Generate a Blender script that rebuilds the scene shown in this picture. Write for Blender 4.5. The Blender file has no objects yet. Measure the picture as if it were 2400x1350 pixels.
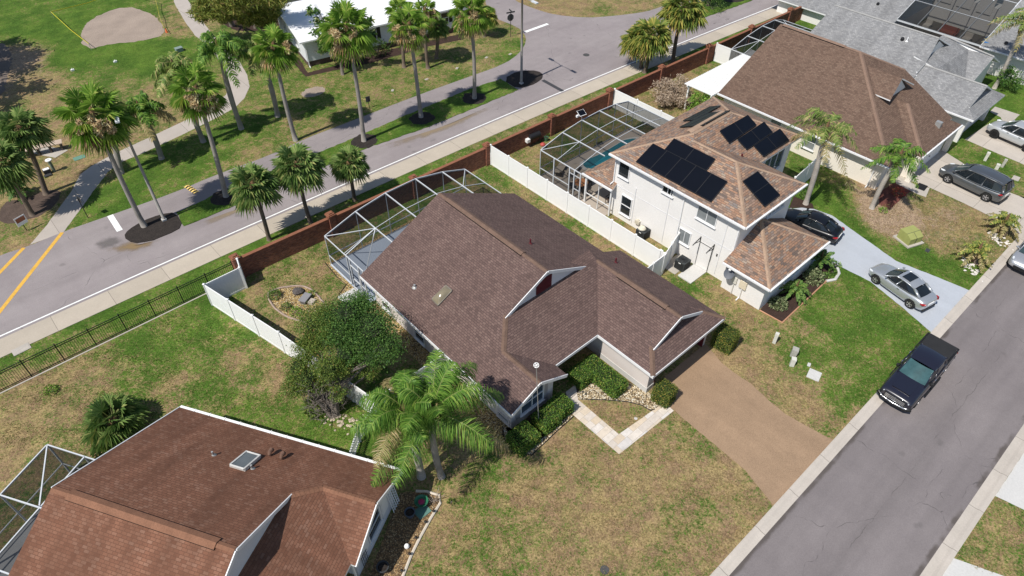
import bpy, bmesh, math, random
import numpy as np
from mathutils import Vector, Matrix

SC = bpy.context.scene
COL = SC.collection
R = math.radians
rnd = random.Random(7)

# ---------------------------------------------------------------- camera geometry
CAM_H, CAM_F, PITCH, HEAD = 32.0, 1600.0, R(43.8), R(48.1)

def at(px, py, z=0.0):
    """Point of the horizontal plane at height z that is seen at pixel (px, py) of the 2400x1350 photograph."""
    x = (px - 1200) / CAM_F; y = (675 - py) / CAM_F
    fh = math.cos(PITCH) + y * math.sin(PITCH); uz = -math.sin(PITCH) + y * math.cos(PITCH)
    d = (fh * math.cos(HEAD) + x * math.sin(HEAD), fh * math.sin(HEAD) - x * math.cos(HEAD), uz)
    t = (z - CAM_H) / d[2]
    return Vector((d[0] * t, d[1] * t, z))

def ray(px, py):
    return at(px, py, 0.0) - Vector((0, 0, CAM_H))

def on_plane(px, py, p0, n):
    """Where the sight line of a pixel meets the plane through p0 with normal n (used for things lying on a roof)."""
    o = Vector((0, 0, CAM_H)); d = ray(px, py)
    t = (Vector(p0) - o).dot(Vector(n)) / d.dot(Vector(n))
    return o + d * t

def height_over(base, px, py):
    """Point nearest the vertical line over base on the sight line of a pixel."""
    d = ray(px, py)
    t = (base.x * d.x + base.y * d.y) / (d.x ** 2 + d.y ** 2)
    return Vector((d.x * t, d.y * t, CAM_H + d.z * t))

# ---------------------------------------------------------------- objects
def tag(o, label=None, cat=None, group=None, kind=None):
    if label: o['label'] = label
    if cat: o['category'] = cat
    if group: o['group'] = group
    if kind: o['kind'] = kind
    return o

def thing(name, label, cat, loc=(0, 0, 0), rz=0.0, group=None):
    o = bpy.data.objects.new(name, None); COL.objects.link(o)
    o.empty_display_size = 0.3
    o.location = loc; o.rotation_euler = (0, 0, rz)
    return tag(o, label, cat, group)

def origin_of(o):
    v = Vector((0, 0, 0))
    while o is not None:
        v += o.location; o = o.parent
    return v

def copy_tree(o, parent=None):
    c = o.copy(); COL.objects.link(c)
    if parent is not None: c.parent = parent
    for ch in list(o.children): copy_tree(ch, c)
    return c

class MB:
    """collects faces, then links them as one mesh object"""
    def __init__(s):
        s.v = []; s.f = []; s.m = []; s.uv = {}
    def add(s, verts, faces, mi=0):
        b = len(s.v)
        s.v.extend(Vector(p) for p in verts)
        for f in faces:
            s.f.append([b + i for i in f]); s.m.append(mi)
        return b
    def face(s, pts, mi=0, slope_uv=False):
        pts = [Vector(p) for p in pts]
        s.add(pts, [list(range(len(pts)))], mi)
        if slope_uv:
            n = Vector((0, 0, 0))
            for i in range(len(pts)):
                n += pts[i].cross(pts[(i + 1) % len(pts)])
            if n.length < 1e-9: return
            n.normalize()
            u = Vector((-n.y, n.x, 0))
            u = u.normalized() if u.length > 1e-3 else Vector((1, 0, 0))
            w = n.cross(u)
            s.uv[len(s.f) - 1] = [(p.dot(u), p.dot(w)) for p in pts]
    def box(s, x0, y0, z0, x1, y1, z1, mi=0):
        if x0 > x1: x0, x1 = x1, x0
        if y0 > y1: y0, y1 = y1, y0
        p = [(x0, y0, z0), (x1, y0, z0), (x1, y1, z0), (x0, y1, z0), (x0, y0, z1), (x1, y0, z1), (x1, y1, z1), (x0, y1, z1)]
        s.add(p, [(0, 3, 2, 1), (4, 5, 6, 7), (0, 1, 5, 4), (1, 2, 6, 5), (2, 3, 7, 6), (3, 0, 4, 7)], mi)
    def beam(s, p, q, w, h, mi=0, up=(0, 0, 1)):
        p, q = Vector(p), Vector(q); d = (q - p)
        if d.length < 1e-6: return
        d.normalize(); up = Vector(up)
        if abs(d.dot(up)) > 0.98: up = Vector((1, 0, 0)) if abs(d.x) < .9 else Vector((0, 1, 0))
        a = d.cross(up).normalized() * (w / 2); b = a.cross(d).normalized() * (h / 2)
        v = [p - a - b, p + a - b, p + a + b, p - a + b, q - a - b, q + a - b, q + a + b, q - a + b]
        s.add(v, [(0, 1, 2, 3), (4, 7, 6, 5), (0, 4, 5, 1), (1, 5, 6, 2), (2, 6, 7, 3), (3, 7, 4, 0)], mi)
    def tube(s, pts, radii, n=8, mi=0, caps=True):
        pts = [Vector(p) for p in pts]
        if not hasattr(radii, '__len__'): radii = [radii] * len(pts)
        b = len(s.v); ref = Vector((0.31, 0.95, 0.02))
        for i, p in enumerate(pts):
            d = (pts[min(i + 1, len(pts) - 1)] - pts[max(i - 1, 0)])
            d = d.normalized() if d.length > 1e-9 else Vector((0, 0, 1))
            a = d.cross(ref)
            if a.length < .05: a = d.cross(Vector((1, 0, 0)))
            a.normalize(); c = d.cross(a)
            for k in range(n):
                t = 2 * math.pi * k / n
                s.v.append(p + (a * math.cos(t) + c * math.sin(t)) * radii[i])
        for i in range(len(pts) - 1):
            for k in range(n):
                k2 = (k + 1) % n
                s.f.append([b + i * n + k, b + i * n + k2, b + (i + 1) * n + k2, b + (i + 1) * n + k]); s.m.append(mi)
        if caps:
            s.f.append([b + k for k in range(n)]); s.m.append(mi)
            e = b + (len(pts) - 1) * n
            s.f.append([e + k for k in reversed(range(n))]); s.m.append(mi)
    def lathe(s, prof, c=(0, 0, 0), n=20, mi=0, axis='z'):
        b = len(s.v); c = Vector(c)
        for r, z in prof:
            for k in range(n):
                t = 2 * math.pi * k / n
                q = Vector((r * math.cos(t), r * math.sin(t), z))
                if axis == 'y': q = Vector((q.x, q.z, -q.y))
                if axis == 'x': q = Vector((q.z, q.x, q.y))
                s.v.append(c + q)
        for i in range(len(prof) - 1):
            for k in range(n):
                k2 = (k + 1) % n
                s.f.append([b + i * n + k, b + i * n + k2, b + (i + 1) * n + k2, b + (i + 1) * n + k]); s.m.append(mi)
    def roof(s, polys, th=0.12, edge=1, holes=()):
        """sloping polygons with thickness; boundary edges become fascia of material slot 'edge'"""
        seen = {}
        key = lambda p: (round(p[0], 2), round(p[1], 2), round(p[2], 2))
        polys = [[Vector(p) for p in poly] for poly in polys]
        for i, poly in enumerate(polys):
            n = Vector((0, 0, 0))
            for j in range(len(poly)): n += poly[j].cross(poly[(j + 1) % len(poly)])
            if n.z < 0: poly.reverse()
            for j in range(len(poly)):
                k = tuple(sorted((key(poly[j]), key(poly[(j + 1) % len(poly)]))))
                seen[k] = seen.get(k, 0) + 1
        dn = Vector((0, 0, -th))
        for poly in polys:
            s.face(poly, 0, True)
            s.face([p + dn for p in reversed(poly)], edge)
            for j in range(len(poly)):
                a, b = poly[j], poly[(j + 1) % len(poly)]
                if seen[tuple(sorted((key(a), key(b))))] == 1:
                    s.face([a + dn, b + dn, b, a], edge)
    def build(s, name, mats, parent=None, world=False, smooth=False):
        off = origin_of(parent) if (world and parent is not None) else Vector((0, 0, 0))
        me = bpy.data.meshes.new(name)
        me.from_pydata([tuple(p - off) for p in s.v], [], s.f)
        if not isinstance(mats, (list, tuple)): mats = [mats]
        for m in mats: me.materials.append(m)
        me.polygons.foreach_set('material_index', s.m)
        if s.uv:
            L = me.uv_layers.new(name='UVMap')
            for fi, uvs in s.uv.items():
                for li, uv in zip(me.polygons[fi].loop_indices, uvs): L.data[li].uv = uv
        if smooth: me.polygons.foreach_set('use_smooth', [True] * len(me.polygons))
        me.update()
        o = bpy.data.objects.new(name, me); COL.objects.link(o)
        if parent is not None: o.parent = parent
        return o

def struct(name, mb, mats, smooth=False):
    return tag(mb.build(name, mats, smooth=smooth), kind='structure')

# ---------------------------------------------------------------- materials
class NT:
    def __init__(s, m):
        m.use_nodes = True
        s.t = m.node_tree; s.t.nodes.clear()
        s.out = s.n('ShaderNodeOutputMaterial')
    def n(s, typ, **kw):
        x = s.t.nodes.new(typ)
        for k, v in kw.items():
            if k in ('op',): x.operation = v
            else: setattr(x, k, v)
        return x
    def l(s, a, b): s.t.links.new(a, b)
    def val(s, socket, v):
        if hasattr(v, 'is_linked') or isinstance(v, bpy.types.NodeSocket): s.l(v, socket)
        else: socket.default_value = v
    def math(s, op, a, b=0.0, clamp=False):
        x = s.n('ShaderNodeMath', op=op); x.use_clamp = clamp
        s.val(x.inputs[0], a); s.val(x.inputs[1], b); return x.outputs[0]
    def mix(s, f, a, b, blend='MIX'):
        x = s.n('ShaderNodeMix', data_type='RGBA', blend_type=blend)
        s.val(x.inputs[0], f)
        c4 = lambda c: (c[0], c[1], c[2], 1) if isinstance(c, (tuple, list)) else c
        s.val(x.inputs[6], c4(a)); s.val(x.inputs[7], c4(b)); return x.outputs[2]
    def noise(s, vec, scale, detail=3, rough=.55, dist=0):
        x = s.n('ShaderNodeTexNoise'); x.inputs['Scale'].default_value = scale
        x.inputs['Detail'].default_value = detail; x.inputs['Roughness'].default_value = rough
        x.inputs['Distortion'].default_value = dist
        if vec is not None: s.l(vec, x.inputs['Vector'])
        return x.outputs['Fac']
    def obj(s): return s.n('ShaderNodeTexCoord').outputs['Object']
    def ramp(s, fac, stops, interp='LINEAR'):
        x = s.n('ShaderNodeValToRGB'); cr = x.color_ramp; cr.interpolation = interp
        while len(cr.elements) < len(stops): cr.elements.new(1.0)
        for e, (p, c) in zip(cr.elements, stops):
            e.position = p; e.color = (c[0], c[1], c[2], 1)
        s.l(fac, x.inputs[0]); return x.outputs[0]
    def smooth(s, x, lo, hi):
        m = s.n('ShaderNodeMapRange', interpolation_type='SMOOTHSTEP')
        s.val(m.inputs[0], x); m.inputs[1].default_value = lo; m.inputs[2].default_value = hi
        return m.outputs[0]
    def bump(s, h, strength=.3, dist=.02):
        b = s.n('ShaderNodeBump'); b.inputs['Strength'].default_value = strength; b.inputs['Distance'].default_value = dist
        s.l(h, b.inputs['Height']); return b.outputs[0]
    def bsdf(s, color, rough=.8, metal=0, spec=.3, normal=None, coat=0, trans=0):
        p = s.n('ShaderNodeBsdfPrincipled')
        c4 = (color[0], color[1], color[2], 1) if isinstance(color, (tuple, list)) else color
        s.val(p.inputs['Base Color'], c4); s.val(p.inputs['Roughness'], rough)
        p.inputs['Metallic'].default_value = metal; p.inputs['Specular IOR Level'].default_value = spec
        p.inputs['Coat Weight'].default_value = coat
        if coat: p.inputs['Coat Roughness'].default_value = .04
        if normal is not None: s.l(normal, p.inputs['Normal'])
        s.l(p.outputs[0], s.out.inputs[0]); return p

MATS = {}
def mat(name, base, rough=.8, var=.12, scale=2.0, fine=.0, fscale=30.0, bump=0.0, metal=0, spec=.3, coat=0):
    """plain surface with broad and fine tonal variation"""
    m = bpy.data.materials.new(name); t = NT(m); v = t.obj()
    a = t.noise(v, scale, 4)
    k = t.math('ADD', t.math('MULTIPLY', t.math('SUBTRACT', a, .5), 2 * var * 1.6), 1.0)
    b = None
    if fine:
        b = t.noise(v, fscale, 2)
        k = t.math('MULTIPLY', k, t.math('ADD', t.math('MULTIPLY', t.math('SUBTRACT', b, .5), 2 * fine * 1.6), 1.0))
    c = t.mix(1.0, base, k, 'MULTIPLY')
    nrm = t.bump(b if b is not None else a, bump, .02) if bump else None
    t.bsdf(c, rough, metal, spec, nrm, coat)
    MATS[name] = m; return m

def shingle(name, stops, mortar, bw=.32, rh=.145, streak=.25, rough=.9):
    m = bpy.data.materials.new(name); t = NT(m)
    uv = t.n('ShaderNodeTexCoord').outputs['UV']
    br = t.n('ShaderNodeTexBrick'); t.l(uv, br.inputs['Vector'])
    br.offset = .37; br.squash = 1.0
    br.inputs['Color1'].default_value = (0, 0, 0, 1); br.inputs['Color2'].default_value = (1, 1, 1, 1)
    br.inputs['Mortar'].default_value = (.5, .5, .5, 1)
    br.inputs['Scale'].default_value = 1.0; br.inputs['Mortar Size'].default_value = .011
    br.inputs['Mortar Smooth'].default_value = .1; br.inputs['Brick Width'].default_value = bw; br.inputs['Row Height'].default_value = rh
    tone = t.n('ShaderNodeSeparateColor'); t.l(br.outputs['Color'], tone.inputs[0])
    patch = t.noise(uv, .55, 3)
    f = t.math('ADD', tone.outputs[0], t.math('MULTIPLY', t.math('SUBTRACT', patch, .5), .35), True)
    col = t.ramp(f, stops)
    mp = t.n('ShaderNodeMapping'); t.l(uv, mp.inputs[0]); mp.inputs['Scale'].default_value = (1.2, .22, 1)
    st = t.noise(mp.outputs[0], 1.0, 4)
    gr = t.noise(uv, 45, 2)
    k = t.math('ADD', t.math('MULTIPLY', t.math('SUBTRACT', st, .5), streak * 2), 1.0)
    k = t.math('MULTIPLY', k, t.math('ADD', t.math('MULTIPLY', t.math('SUBTRACT', gr, .5), .5), 1.0))
    col = t.mix(1.0, col, k, 'MULTIPLY')
    col = t.mix(br.outputs['Fac'], col, mortar)
    h = t.math('SUBTRACT', 1.0, br.outputs['Fac'])
    t.bsdf(col, rough, 0, .2, t.bump(t.math('ADD', h, t.math('MULTIPLY', tone.outputs[0], .5)), .5, .012))
    return m

def leafmat(name, stops, rough=.55, trans=.25):
    m = bpy.data.materials.new(name); t = NT(m)
    g = t.n('ShaderNodeNewGeometry')
    k = 1.7
    c = t.ramp(g.outputs['Random Per Island'], [(p_, tuple(min(.75, x * k) for x in q_)) for p_, q_ in stops])
    p = t.n('ShaderNodeBsdfPrincipled'); t.l(c, p.inputs['Base Color']); p.inputs['Roughness'].default_value = rough
    p.inputs['Specular IOR Level'].default_value = .25
    tr = t.n('ShaderNodeBsdfTranslucent'); t.l(c, tr.inputs[0])
    mx = t.n('ShaderNodeMixShader'); mx.inputs[0].default_value = trans
    t.l(p.outputs[0], mx.inputs[1]); t.l(tr.outputs[0], mx.inputs[2]); t.l(mx.outputs[0], t.out.inputs[0])
    return m

def screenmat(name, col, alpha):
    m = bpy.data.materials.new(name); t = NT(m)
    d = t.n('ShaderNodeBsdfDiffuse'); d.inputs[0].default_value = (*col, 1)
    tr = t.n('ShaderNodeBsdfTransparent')
    mx = t.n('ShaderNodeMixShader'); mx.inputs[0].default_value = alpha
    t.l(tr.outputs[0], mx.inputs[1]); t.l(d.outputs[0], mx.inputs[2]); t.l(mx.outputs[0], t.out.inputs[0])
    return m

def glass(name, col, rough=.05, var=.3, scale=1.5):
    m = bpy.data.materials.new(name); t = NT(m); v = t.obj()
    a = t.noise(v, scale, 2)
    c = t.mix(a, (col[0] * (1 - var), col[1] * (1 - var), col[2] * (1 - var)), (col[0] * (1 + var), col[1] * (1 + var), col[2] * (1 + var)))
    t.bsdf(c, rough, 0, .6)
    return m

white = mat('white_vinyl', (.80, .80, .79), .5, .03, 1.0)
white_metal = mat('white_aluminium', (.55, .57, .59), .4, .04, 2)
trim = mat('white_trim', (.72, .72, .72), .55, .05, 1.5)
stucco_main = mat('beige_stucco', (.60, .545, .51), .9, .05, .8, .10, 18, .25)
stucco_white = mat('white_stucco', (.745, .725, .70), .9, .06, .6, .08, 16, .25)
stucco_cream = mat('cream_stucco', (.76, .70, .61), .9, .06, .7, .08, 16, .25)
stucco_taupe = mat('taupe_stucco', (.33, .30, .285), .9, .05, .8, .08, 18, .2)
stucco_grey = mat('pale_grey_stucco', (.62, .62, .64), .9, .05, .8, .08, 18, .2)
siding_m = None
black_metal = mat('black_metal', (.018, .018, .02), .5, .1, 3)
dark_grey = mat('dark_grey_plastic', (.05, .052, .055), .5, .15, 4)
grey_metal = mat('grey_metal', (.38, .38, .37), .45, .12, 3, metal=.4)
maroon = mat('maroon_paint', (.10, .012, .018), .6, .1, 3)
pane_dark = glass('window_glass_dark', (.018, .022, .026))
pane_blue = glass('window_glass_blue', (.05, .075, .10), .1)
pane_grey = glass('window_glass_blinds', (.20, .215, .22), .3)
concrete = mat('pale_concrete', (.41, .375, .33), .9, .12, .7, .10, 9, .15)
concrete_white = mat('white_concrete', (.52, .51, .49), .9, .06, .8, .08, 10, .1)
black_mulch = mat('black_mulch', (.030, .024, .021), 1, .35, 3, .9, 16, 1.0)
brown_mulch = mat('brown_mulch', (.045, .026, .02), 1, .25, 3, .6, 20, .9)
red_mulch = mat('red_mulch', (.13, .045, .035), 1, .25, 3, .6, 20, .9)
screen_dark = screenmat('dark_insect_screen', (.012, .014, .016), .38)
screen_dense = screenmat('dense_insect_screen', (.012, .014, .016), .58)
screen_soft = screenmat('pale_insect_screen', (.013, .015, .017), .46)
SKY_STRENGTH, SUN_STRENGTH, EXPOSURE = 0.10, 4.5, 0.16
# ================================================================ ground materials
def grass_material():
    m = bpy.data.materials.new('lawn_grass'); t = NT(m); v = t.obj()
    ga = t.n('ShaderNodeAttribute', attribute_name='green').outputs['Fac']
    ba = t.n('ShaderNodeAttribute', attribute_name='bare').outputs['Fac']
    big = t.noise(v, .38, 4, .6); mid = t.noise(v, 1.6, 4, .65, .5); fin = t.noise(v, 6.5, 3, .7); tiny = t.noise(v, 19, 2, .75); other = t.noise(v, .9, 4, .6)
    c_ = lambda n, k: t.math('MULTIPLY', t.math('SUBTRACT', n, .5), k)
    g = t.math('ADD', ga, c_(big, 1.5))
    for n, k in ((mid, 1.1), (fin, 1.1), (tiny, .8)): g = t.math('ADD', g, c_(n, k))
    def cells(scale, warp):
        vo = t.n('ShaderNodeTexVoronoi'); vo.inputs['Scale'].default_value = scale
        wv = t.n('ShaderNodeVectorMath', operation='ADD'); wn = t.n('ShaderNodeTexNoise'); wn.inputs['Scale'].default_value = scale * .6
        ws = t.n('ShaderNodeVectorMath', operation='SCALE'); ws.inputs['Scale'].default_value = warp / scale
        t.l(v, wn.inputs['Vector']); t.l(wn.outputs['Color'], ws.inputs[0]); t.l(v, wv.inputs[0]); t.l(ws.outputs[0], wv.inputs[1]); t.l(wv.outputs[0], vo.inputs['Vector'])
        sp = t.n('ShaderNodeSeparateColor'); t.l(vo.outputs['Color'], sp.inputs[0]); return sp.outputs[0], sp.outputs[1]
    tuft, tuft2 = cells(3.6, 2.5); blade, blade2 = cells(15, 2.0)
    g = t.math('ADD', g, c_(tuft, .28)); g = t.math('ADD', g, c_(blade, .45))
    f = t.smooth(g, .18, .84)
    straw = t.mix(t.smooth(t.math('ADD', other, c_(tiny, .5)), .38, .62), (.318, .238, .112), (.240, .160, .092))
    green = t.mix(t.smooth(t.math('ADD', big, c_(fin, .6)), .35, .65), (.098, .166, .024), (.056, .112, .016))
    c = t.mix(f, straw, green)
    soil = t.mix(t.smooth(fin, .35, .65), (.40, .30, .20), (.25, .17, .115))
    b = t.math('ADD', ba, c_(mid, 1.2)); b = t.math('ADD', b, c_(fin, .8))
    c = t.mix(t.smooth(b, .38, .75), c, soil)
    k = t.math('ADD', c_(fin, .9), 1.0)
    k = t.math('MULTIPLY', k, t.math('ADD', c_(tiny, 1.7), 1.0))
    k = t.math('MULTIPLY', k, t.math('ADD', c_(other, .5), 1.0))
    k = t.math('MULTIPLY', k, t.math('ADD', c_(blade2, .62), .93)); k = t.math('MULTIPLY', k, t.math('ADD', c_(tuft2, .22), 1.0))
    c = t.mix(1.0, c, k, 'MULTIPLY')
    t.bsdf(c, .95, 0, .1, t.bump(t.math('ADD', fin, tiny), .5, .05))
    return m
lawn_m = grass_material()

def asphalt_material(name, c1, c2, crack=.6, lanes=.5, gutters=(), seams=()):
    m = bpy.data.materials.new(name); t = NT(m); v = t.obj()
    a = t.noise(v, .16, 4, .6); b = t.noise(v, 1.3, 4); f = t.noise(v, 22, 2, .8); f2 = t.noise(v, 60, 1, .8)
    c = t.mix(t.smooth(t.math('ADD', t.math('MULTIPLY', a, .7), t.math('MULTIPLY', b, .3)), .35, .65), c1, c2)
    mp = t.n('ShaderNodeMapping'); t.l(v, mp.inputs[0]); mp.inputs['Scale'].default_value = (.02, .55, 1)
    lane = t.noise(mp.outputs[0], 1.0, 3)
    k = t.math('ADD', t.math('MULTIPLY', t.math('SUBTRACT', lane, .5), lanes), 1.0)
    k = t.math('MULTIPLY', k, t.math('ADD', t.math('MULTIPLY', t.math('SUBTRACT', f, .5), .55), 1.0))
    k = t.math('MULTIPLY', k, t.math('ADD', t.math('MULTIPLY', t.math('SUBTRACT', f2, .5), .5), 1.0))
    # thin cracks: edges of large, warped cells, only where a broad noise allows them
    wv = t.n('ShaderNodeVectorMath', operation='ADD'); t.l(v, wv.inputs[0])
    wn = t.n('ShaderNodeTexNoise'); wn.inputs['Scale'].default_value = .8; t.l(v, wn.inputs['Vector'])
    t.l(wn.outputs['Color'], wv.inputs[1])
    vo = t.n('ShaderNodeTexVoronoi', feature='DISTANCE_TO_EDGE'); vo.inputs['Scale'].default_value = .11
    t.l(wv.outputs[0], vo.inputs['Vector'])
    cr = t.math('MULTIPLY', t.math('LESS_THAN', vo.outputs['Distance'], .0016), t.smooth(b, .42, .6))
    c = t.mix(1.0, c, k, 'MULTIPLY')
    c = t.mix(t.math('MULTIPLY', cr, crack), c, (.06, .055, .055))
    sy = t.n('ShaderNodeSeparateXYZ'); t.l(v, sy.inputs[0]); yy = t.math('ADD', sy.outputs[1], t.math('MULTIPLY', t.math('SUBTRACT', b, .5), .35))
    for y0, wd, amt, col in [(g_, .22, .75, (.07, .058, .05)) for g_ in gutters] + [(g_, .028, .55, (.075, .068, .066)) for g_ in seams]:
        dd = t.math('ABSOLUTE', t.math('SUBTRACT', yy, y0))
        k2 = t.math('MULTIPLY', t.math('SUBTRACT', 1.0, t.smooth(dd, wd * .2, wd)), t.math('MULTIPLY', t.smooth(t.noise(v, .5, 3), .40, .60), amt))
        c = t.mix(k2, c, col)
    # oil drips and small patches
    vo2 = t.n('ShaderNodeTexVoronoi'); vo2.inputs['Scale'].default_value = .45; t.l(wv.outputs[0], vo2.inputs['Vector'])
    c = t.mix(t.math('MULTIPLY', t.math('SUBTRACT', 1.0, t.smooth(vo2.outputs['Distance'], .03, .13)), .35), c, (.07, .066, .064))
    t.bsdf(c, .9, 0, .2, t.bump(f, .35, .01)); return m
street_m = asphalt_material('street_asphalt', (.172, .152, .152), (.205, .182, .180), .6, .75, (3.40, -2.45), (.35,))
road_m = asphalt_material('back_road_asphalt', (.238, .208, .208), (.280, .248, .245), .6, .45, (), (46.2,))

def gravel_material(name, stops, scale=16):
    m = bpy.data.materials.new(name); t = NT(m); v = t.obj()
    vo = t.n('ShaderNodeTexVoronoi'); vo.inputs['Scale'].default_value = scale; t.l(v, vo.inputs['Vector'])
    sp = t.n('ShaderNodeSeparateColor'); t.l(vo.outputs['Color'], sp.inputs[0])
    c = t.ramp(sp.outputs[0], stops)
    k = t.smooth(vo.outputs['Distance'], .75, .25)
    c = t.mix(k, (.10, .07, .04), c)
    b = t.noise(v, 1.4, 3)
    c = t.mix(1.0, c, t.math('ADD', t.math('MULTIPLY', b, .6), .7), 'MULTIPLY')
    t.bsdf(c, .9, 0, .2, t.bump(vo.outputs['Distance'], .8, -.03)); return m
gravel_gold = gravel_material('golden_gravel', [(0, (.36, .22, .07)), (.4, (.50, .34, .12)), (.75, (.62, .48, .24)), (1, (.70, .60, .42))])
gravel_pale = gravel_material('pale_river_rock', [(0, (.42, .30, .16)), (.4, (.62, .50, .32)), (.75, (.72, .64, .48)), (1, (.80, .76, .66))], 13)
gravel_dark = gravel_material('dark_pebbles', [(0, (.012, .012, .013)), (.6, (.03, .03, .032)), (1, (.075, .07, .07))], 16)
gravel_brown = gravel_material('brown_gravel', [(0, (.14, .075, .04)), (.4, (.26, .16, .08)), (.75, (.40, .26, .12)), (1, (.52, .40, .24))])
def worn_drive(name, base, along_y=True, fine=.34, fs=26, amt=.28, dark=(.12, .085, .06)):
    m = bpy.data.materials.new(name); t = NT(m); v = t.obj()
    mp = t.n('ShaderNodeMapping'); t.l(v, mp.inputs[0]); mp.inputs['Scale'].default_value = (.75, .10, 1)
    tr = t.noise(mp.outputs[0], 1.0, 3); a = t.noise(v, .5, 4, .6); b = t.noise(v, 2.2, 4, .65); f = t.noise(v, fs, 2, .7)
    k = t.math('ADD', t.math('MULTIPLY', t.math('SUBTRACT', tr, .5), amt * 1.6), 1.0)
    for n_, q in ((a, amt * 1.3), (b, amt * .7), (f, fine * 3)): k = t.math('MULTIPLY', k, t.math('ADD', t.math('MULTIPLY', t.math('SUBTRACT', n_, .5), q), 1.0))
    c = t.mix(1.0, base, k, 'MULTIPLY')
    vo = t.n('ShaderNodeTexVoronoi'); vo.inputs['Scale'].default_value = .33; t.l(v, vo.inputs['Vector'])
    st = t.math('MULTIPLY', t.math('SUBTRACT', 1.0, t.smooth(t.math('ADD', vo.outputs['Distance'], t.math('MULTIPLY', b, .15)), .12, .34)), .30)
    c = t.mix(st, c, dark)
    t.bsdf(c, .88, 0, .2, t.bump(f, .4, .02)); return m
drive_brown = worn_drive('exposed_aggregate_tan', (.300, .204, .130))
drive_blue = worn_drive('painted_blue_grey_concrete', (.40, .425, .465), True, .06, 14, .14, (.25, .26, .28))
deck_blue = mat('painted_blue_deck', (.40, .455, .54), .6, .05, .6, .04, 10)
paint_white = mat('road_paint_white', (.78, .78, .76), .7, .12, 3, .15, 18)
paint_yellow = mat('road_paint_yellow', (.62, .36, .06), .75, .15, 2.5, .2, 16)
sand_m = mat('pinkish_sand', (.30, .240, .195), 1, .18, .5, .3, 10, .6)

def paver_material():
    m = bpy.data.materials.new('travertine_pavers'); t = NT(m); v = t.obj()
    br = t.n('ShaderNodeTexBrick'); t.l(v, br.inputs['Vector']); br.offset = .4; br.squash = 1.4; br.squash_frequency = 3
    br.inputs['Color1'].default_value = (0, 0, 0, 1); br.inputs['Color2'].default_value = (1, 1, 1, 1)
    br.inputs['Scale'].default_value = 1; br.inputs['Brick Width'].default_value = .62; br.inputs['Row Height'].default_value = .42
    br.inputs['Mortar Size'].default_value = .008
    sp = t.n('ShaderNodeSeparateColor'); t.l(br.outputs['Color'], sp.inputs[0])
    c = t.ramp(sp.outputs[0], [(0, (.52, .46, .40)), (.3, (.62, .56, .49)), (.6, (.55, .45, .33)), (.8, (.50, .475, .455)), (1, (.68, .62, .55))])
    n = t.noise(v, 4, 4, .6, .6)
    c = t.mix(1.0, c, t.math('ADD', t.math('MULTIPLY', t.math('SUBTRACT', n, .5), .55), 1.0), 'MULTIPLY')
    c = t.mix(br.outputs['Fac'], c, (.33, .29, .25))
    t.bsdf(c, .8, 0, .3); return m
paver_m = paver_material()

def jointed(name, base, px, py, var=.1, jw=.012, dark=(.16, .14, .12)):
    """concrete slabs with saw-cut joints every px (and py) metres"""
    m = bpy.data.materials.new(name); t = NT(m); v = t.obj()
    sx = t.n('ShaderNodeSeparateXYZ'); t.l(v, sx.inputs[0])
    j = None
    for ax, p in ((0, px), (1, py)):
        if not p: continue
        f = t.math('ABSOLUTE', t.math('SUBTRACT', t.math('FRACT', t.math('DIVIDE', sx.outputs[ax], p)), .5))
        k = t.math('LESS_THAN', f, jw / p)
        j = k if j is None else t.math('MAXIMUM', j, k)
    cell = t.n('ShaderNodeTexWhiteNoise', noise_dimensions='1D')
    t.l(t.math('FLOOR', t.math('ADD', t.math('DIVIDE', sx.outputs[0], px), .5)), cell.inputs['W'])
    a = t.noise(v, .9, 4); f = t.noise(v, 14, 2)
    k = t.math('ADD', t.math('MULTIPLY', t.math('SUBTRACT', a, .5), 2.6 * var), 1.0)
    k = t.math('MULTIPLY', k, t.math('ADD', t.math('MULTIPLY', t.math('SUBTRACT', f, .5), .25), 1.0))
    k = t.math('MULTIPLY', k, t.math('ADD', t.math('MULTIPLY', cell.outputs['Value'], .12), .94))
    c = t.mix(1.0, base, k, 'MULTIPLY')
    c = t.mix(j, c, dark) if j is not None else c
    t.bsdf(c, .9, 0, .2); return m
kerb_m = jointed('kerb_concrete', (.45, .405, .355), 3.05, 0, .12)
walk_m = jointed('sidewalk_concrete', (.43, .375, .305), 3.6, 0, .10)
path_m = jointed('park_path_concrete', (.40, .355, .315), 2.6, 0, .10)
drive_m = jointed('driveway_concrete', (.44, .395, .345), 3.4, 3.1, .10)

def brick_material():
    m = bpy.data.materials.new('red_brick'); t = NT(m)
    uv = t.n('ShaderNodeTexCoord').outputs['UV']
    br = t.n('ShaderNodeTexBrick'); t.l(uv, br.inputs['Vector'])
    br.inputs['Color1'].default_value = (0, 0, 0, 1); br.inputs['Color2'].default_value = (1, 1, 1, 1)
    br.inputs['Scale'].default_value = 1; br.inputs['Brick Width'].default_value = .215; br.inputs['Row Height'].default_value = .075
    br.inputs['Mortar Size'].default_value = .007
    sp = t.n('ShaderNodeSeparateColor'); t.l(br.outputs['Color'], sp.inputs[0])
    c = t.ramp(sp.outputs[0], [(0, (.135, .045, .03)), (.5, (.21, .07, .042)), (1, (.30, .115, .066))])
    n = t.noise(uv, .8, 4)
    c = t.mix(1.0, c, t.math('ADD', t.math('MULTIPLY', t.math('SUBTRACT', n, .5), .8), 1.0), 'MULTIPLY')
    c = t.mix(br.outputs['Fac'], c, (.20, .15, .125))
    t.bsdf(c, .9, 0, .2, t.bump(t.math('SUBTRACT', 1.0, br.outputs['Fac']), .4, .01)); return m
brick_m = brick_material()
brick_cap = mat('terracotta_cap', (.23, .095, .055), .9, .2, 3, .25, 14)

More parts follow.
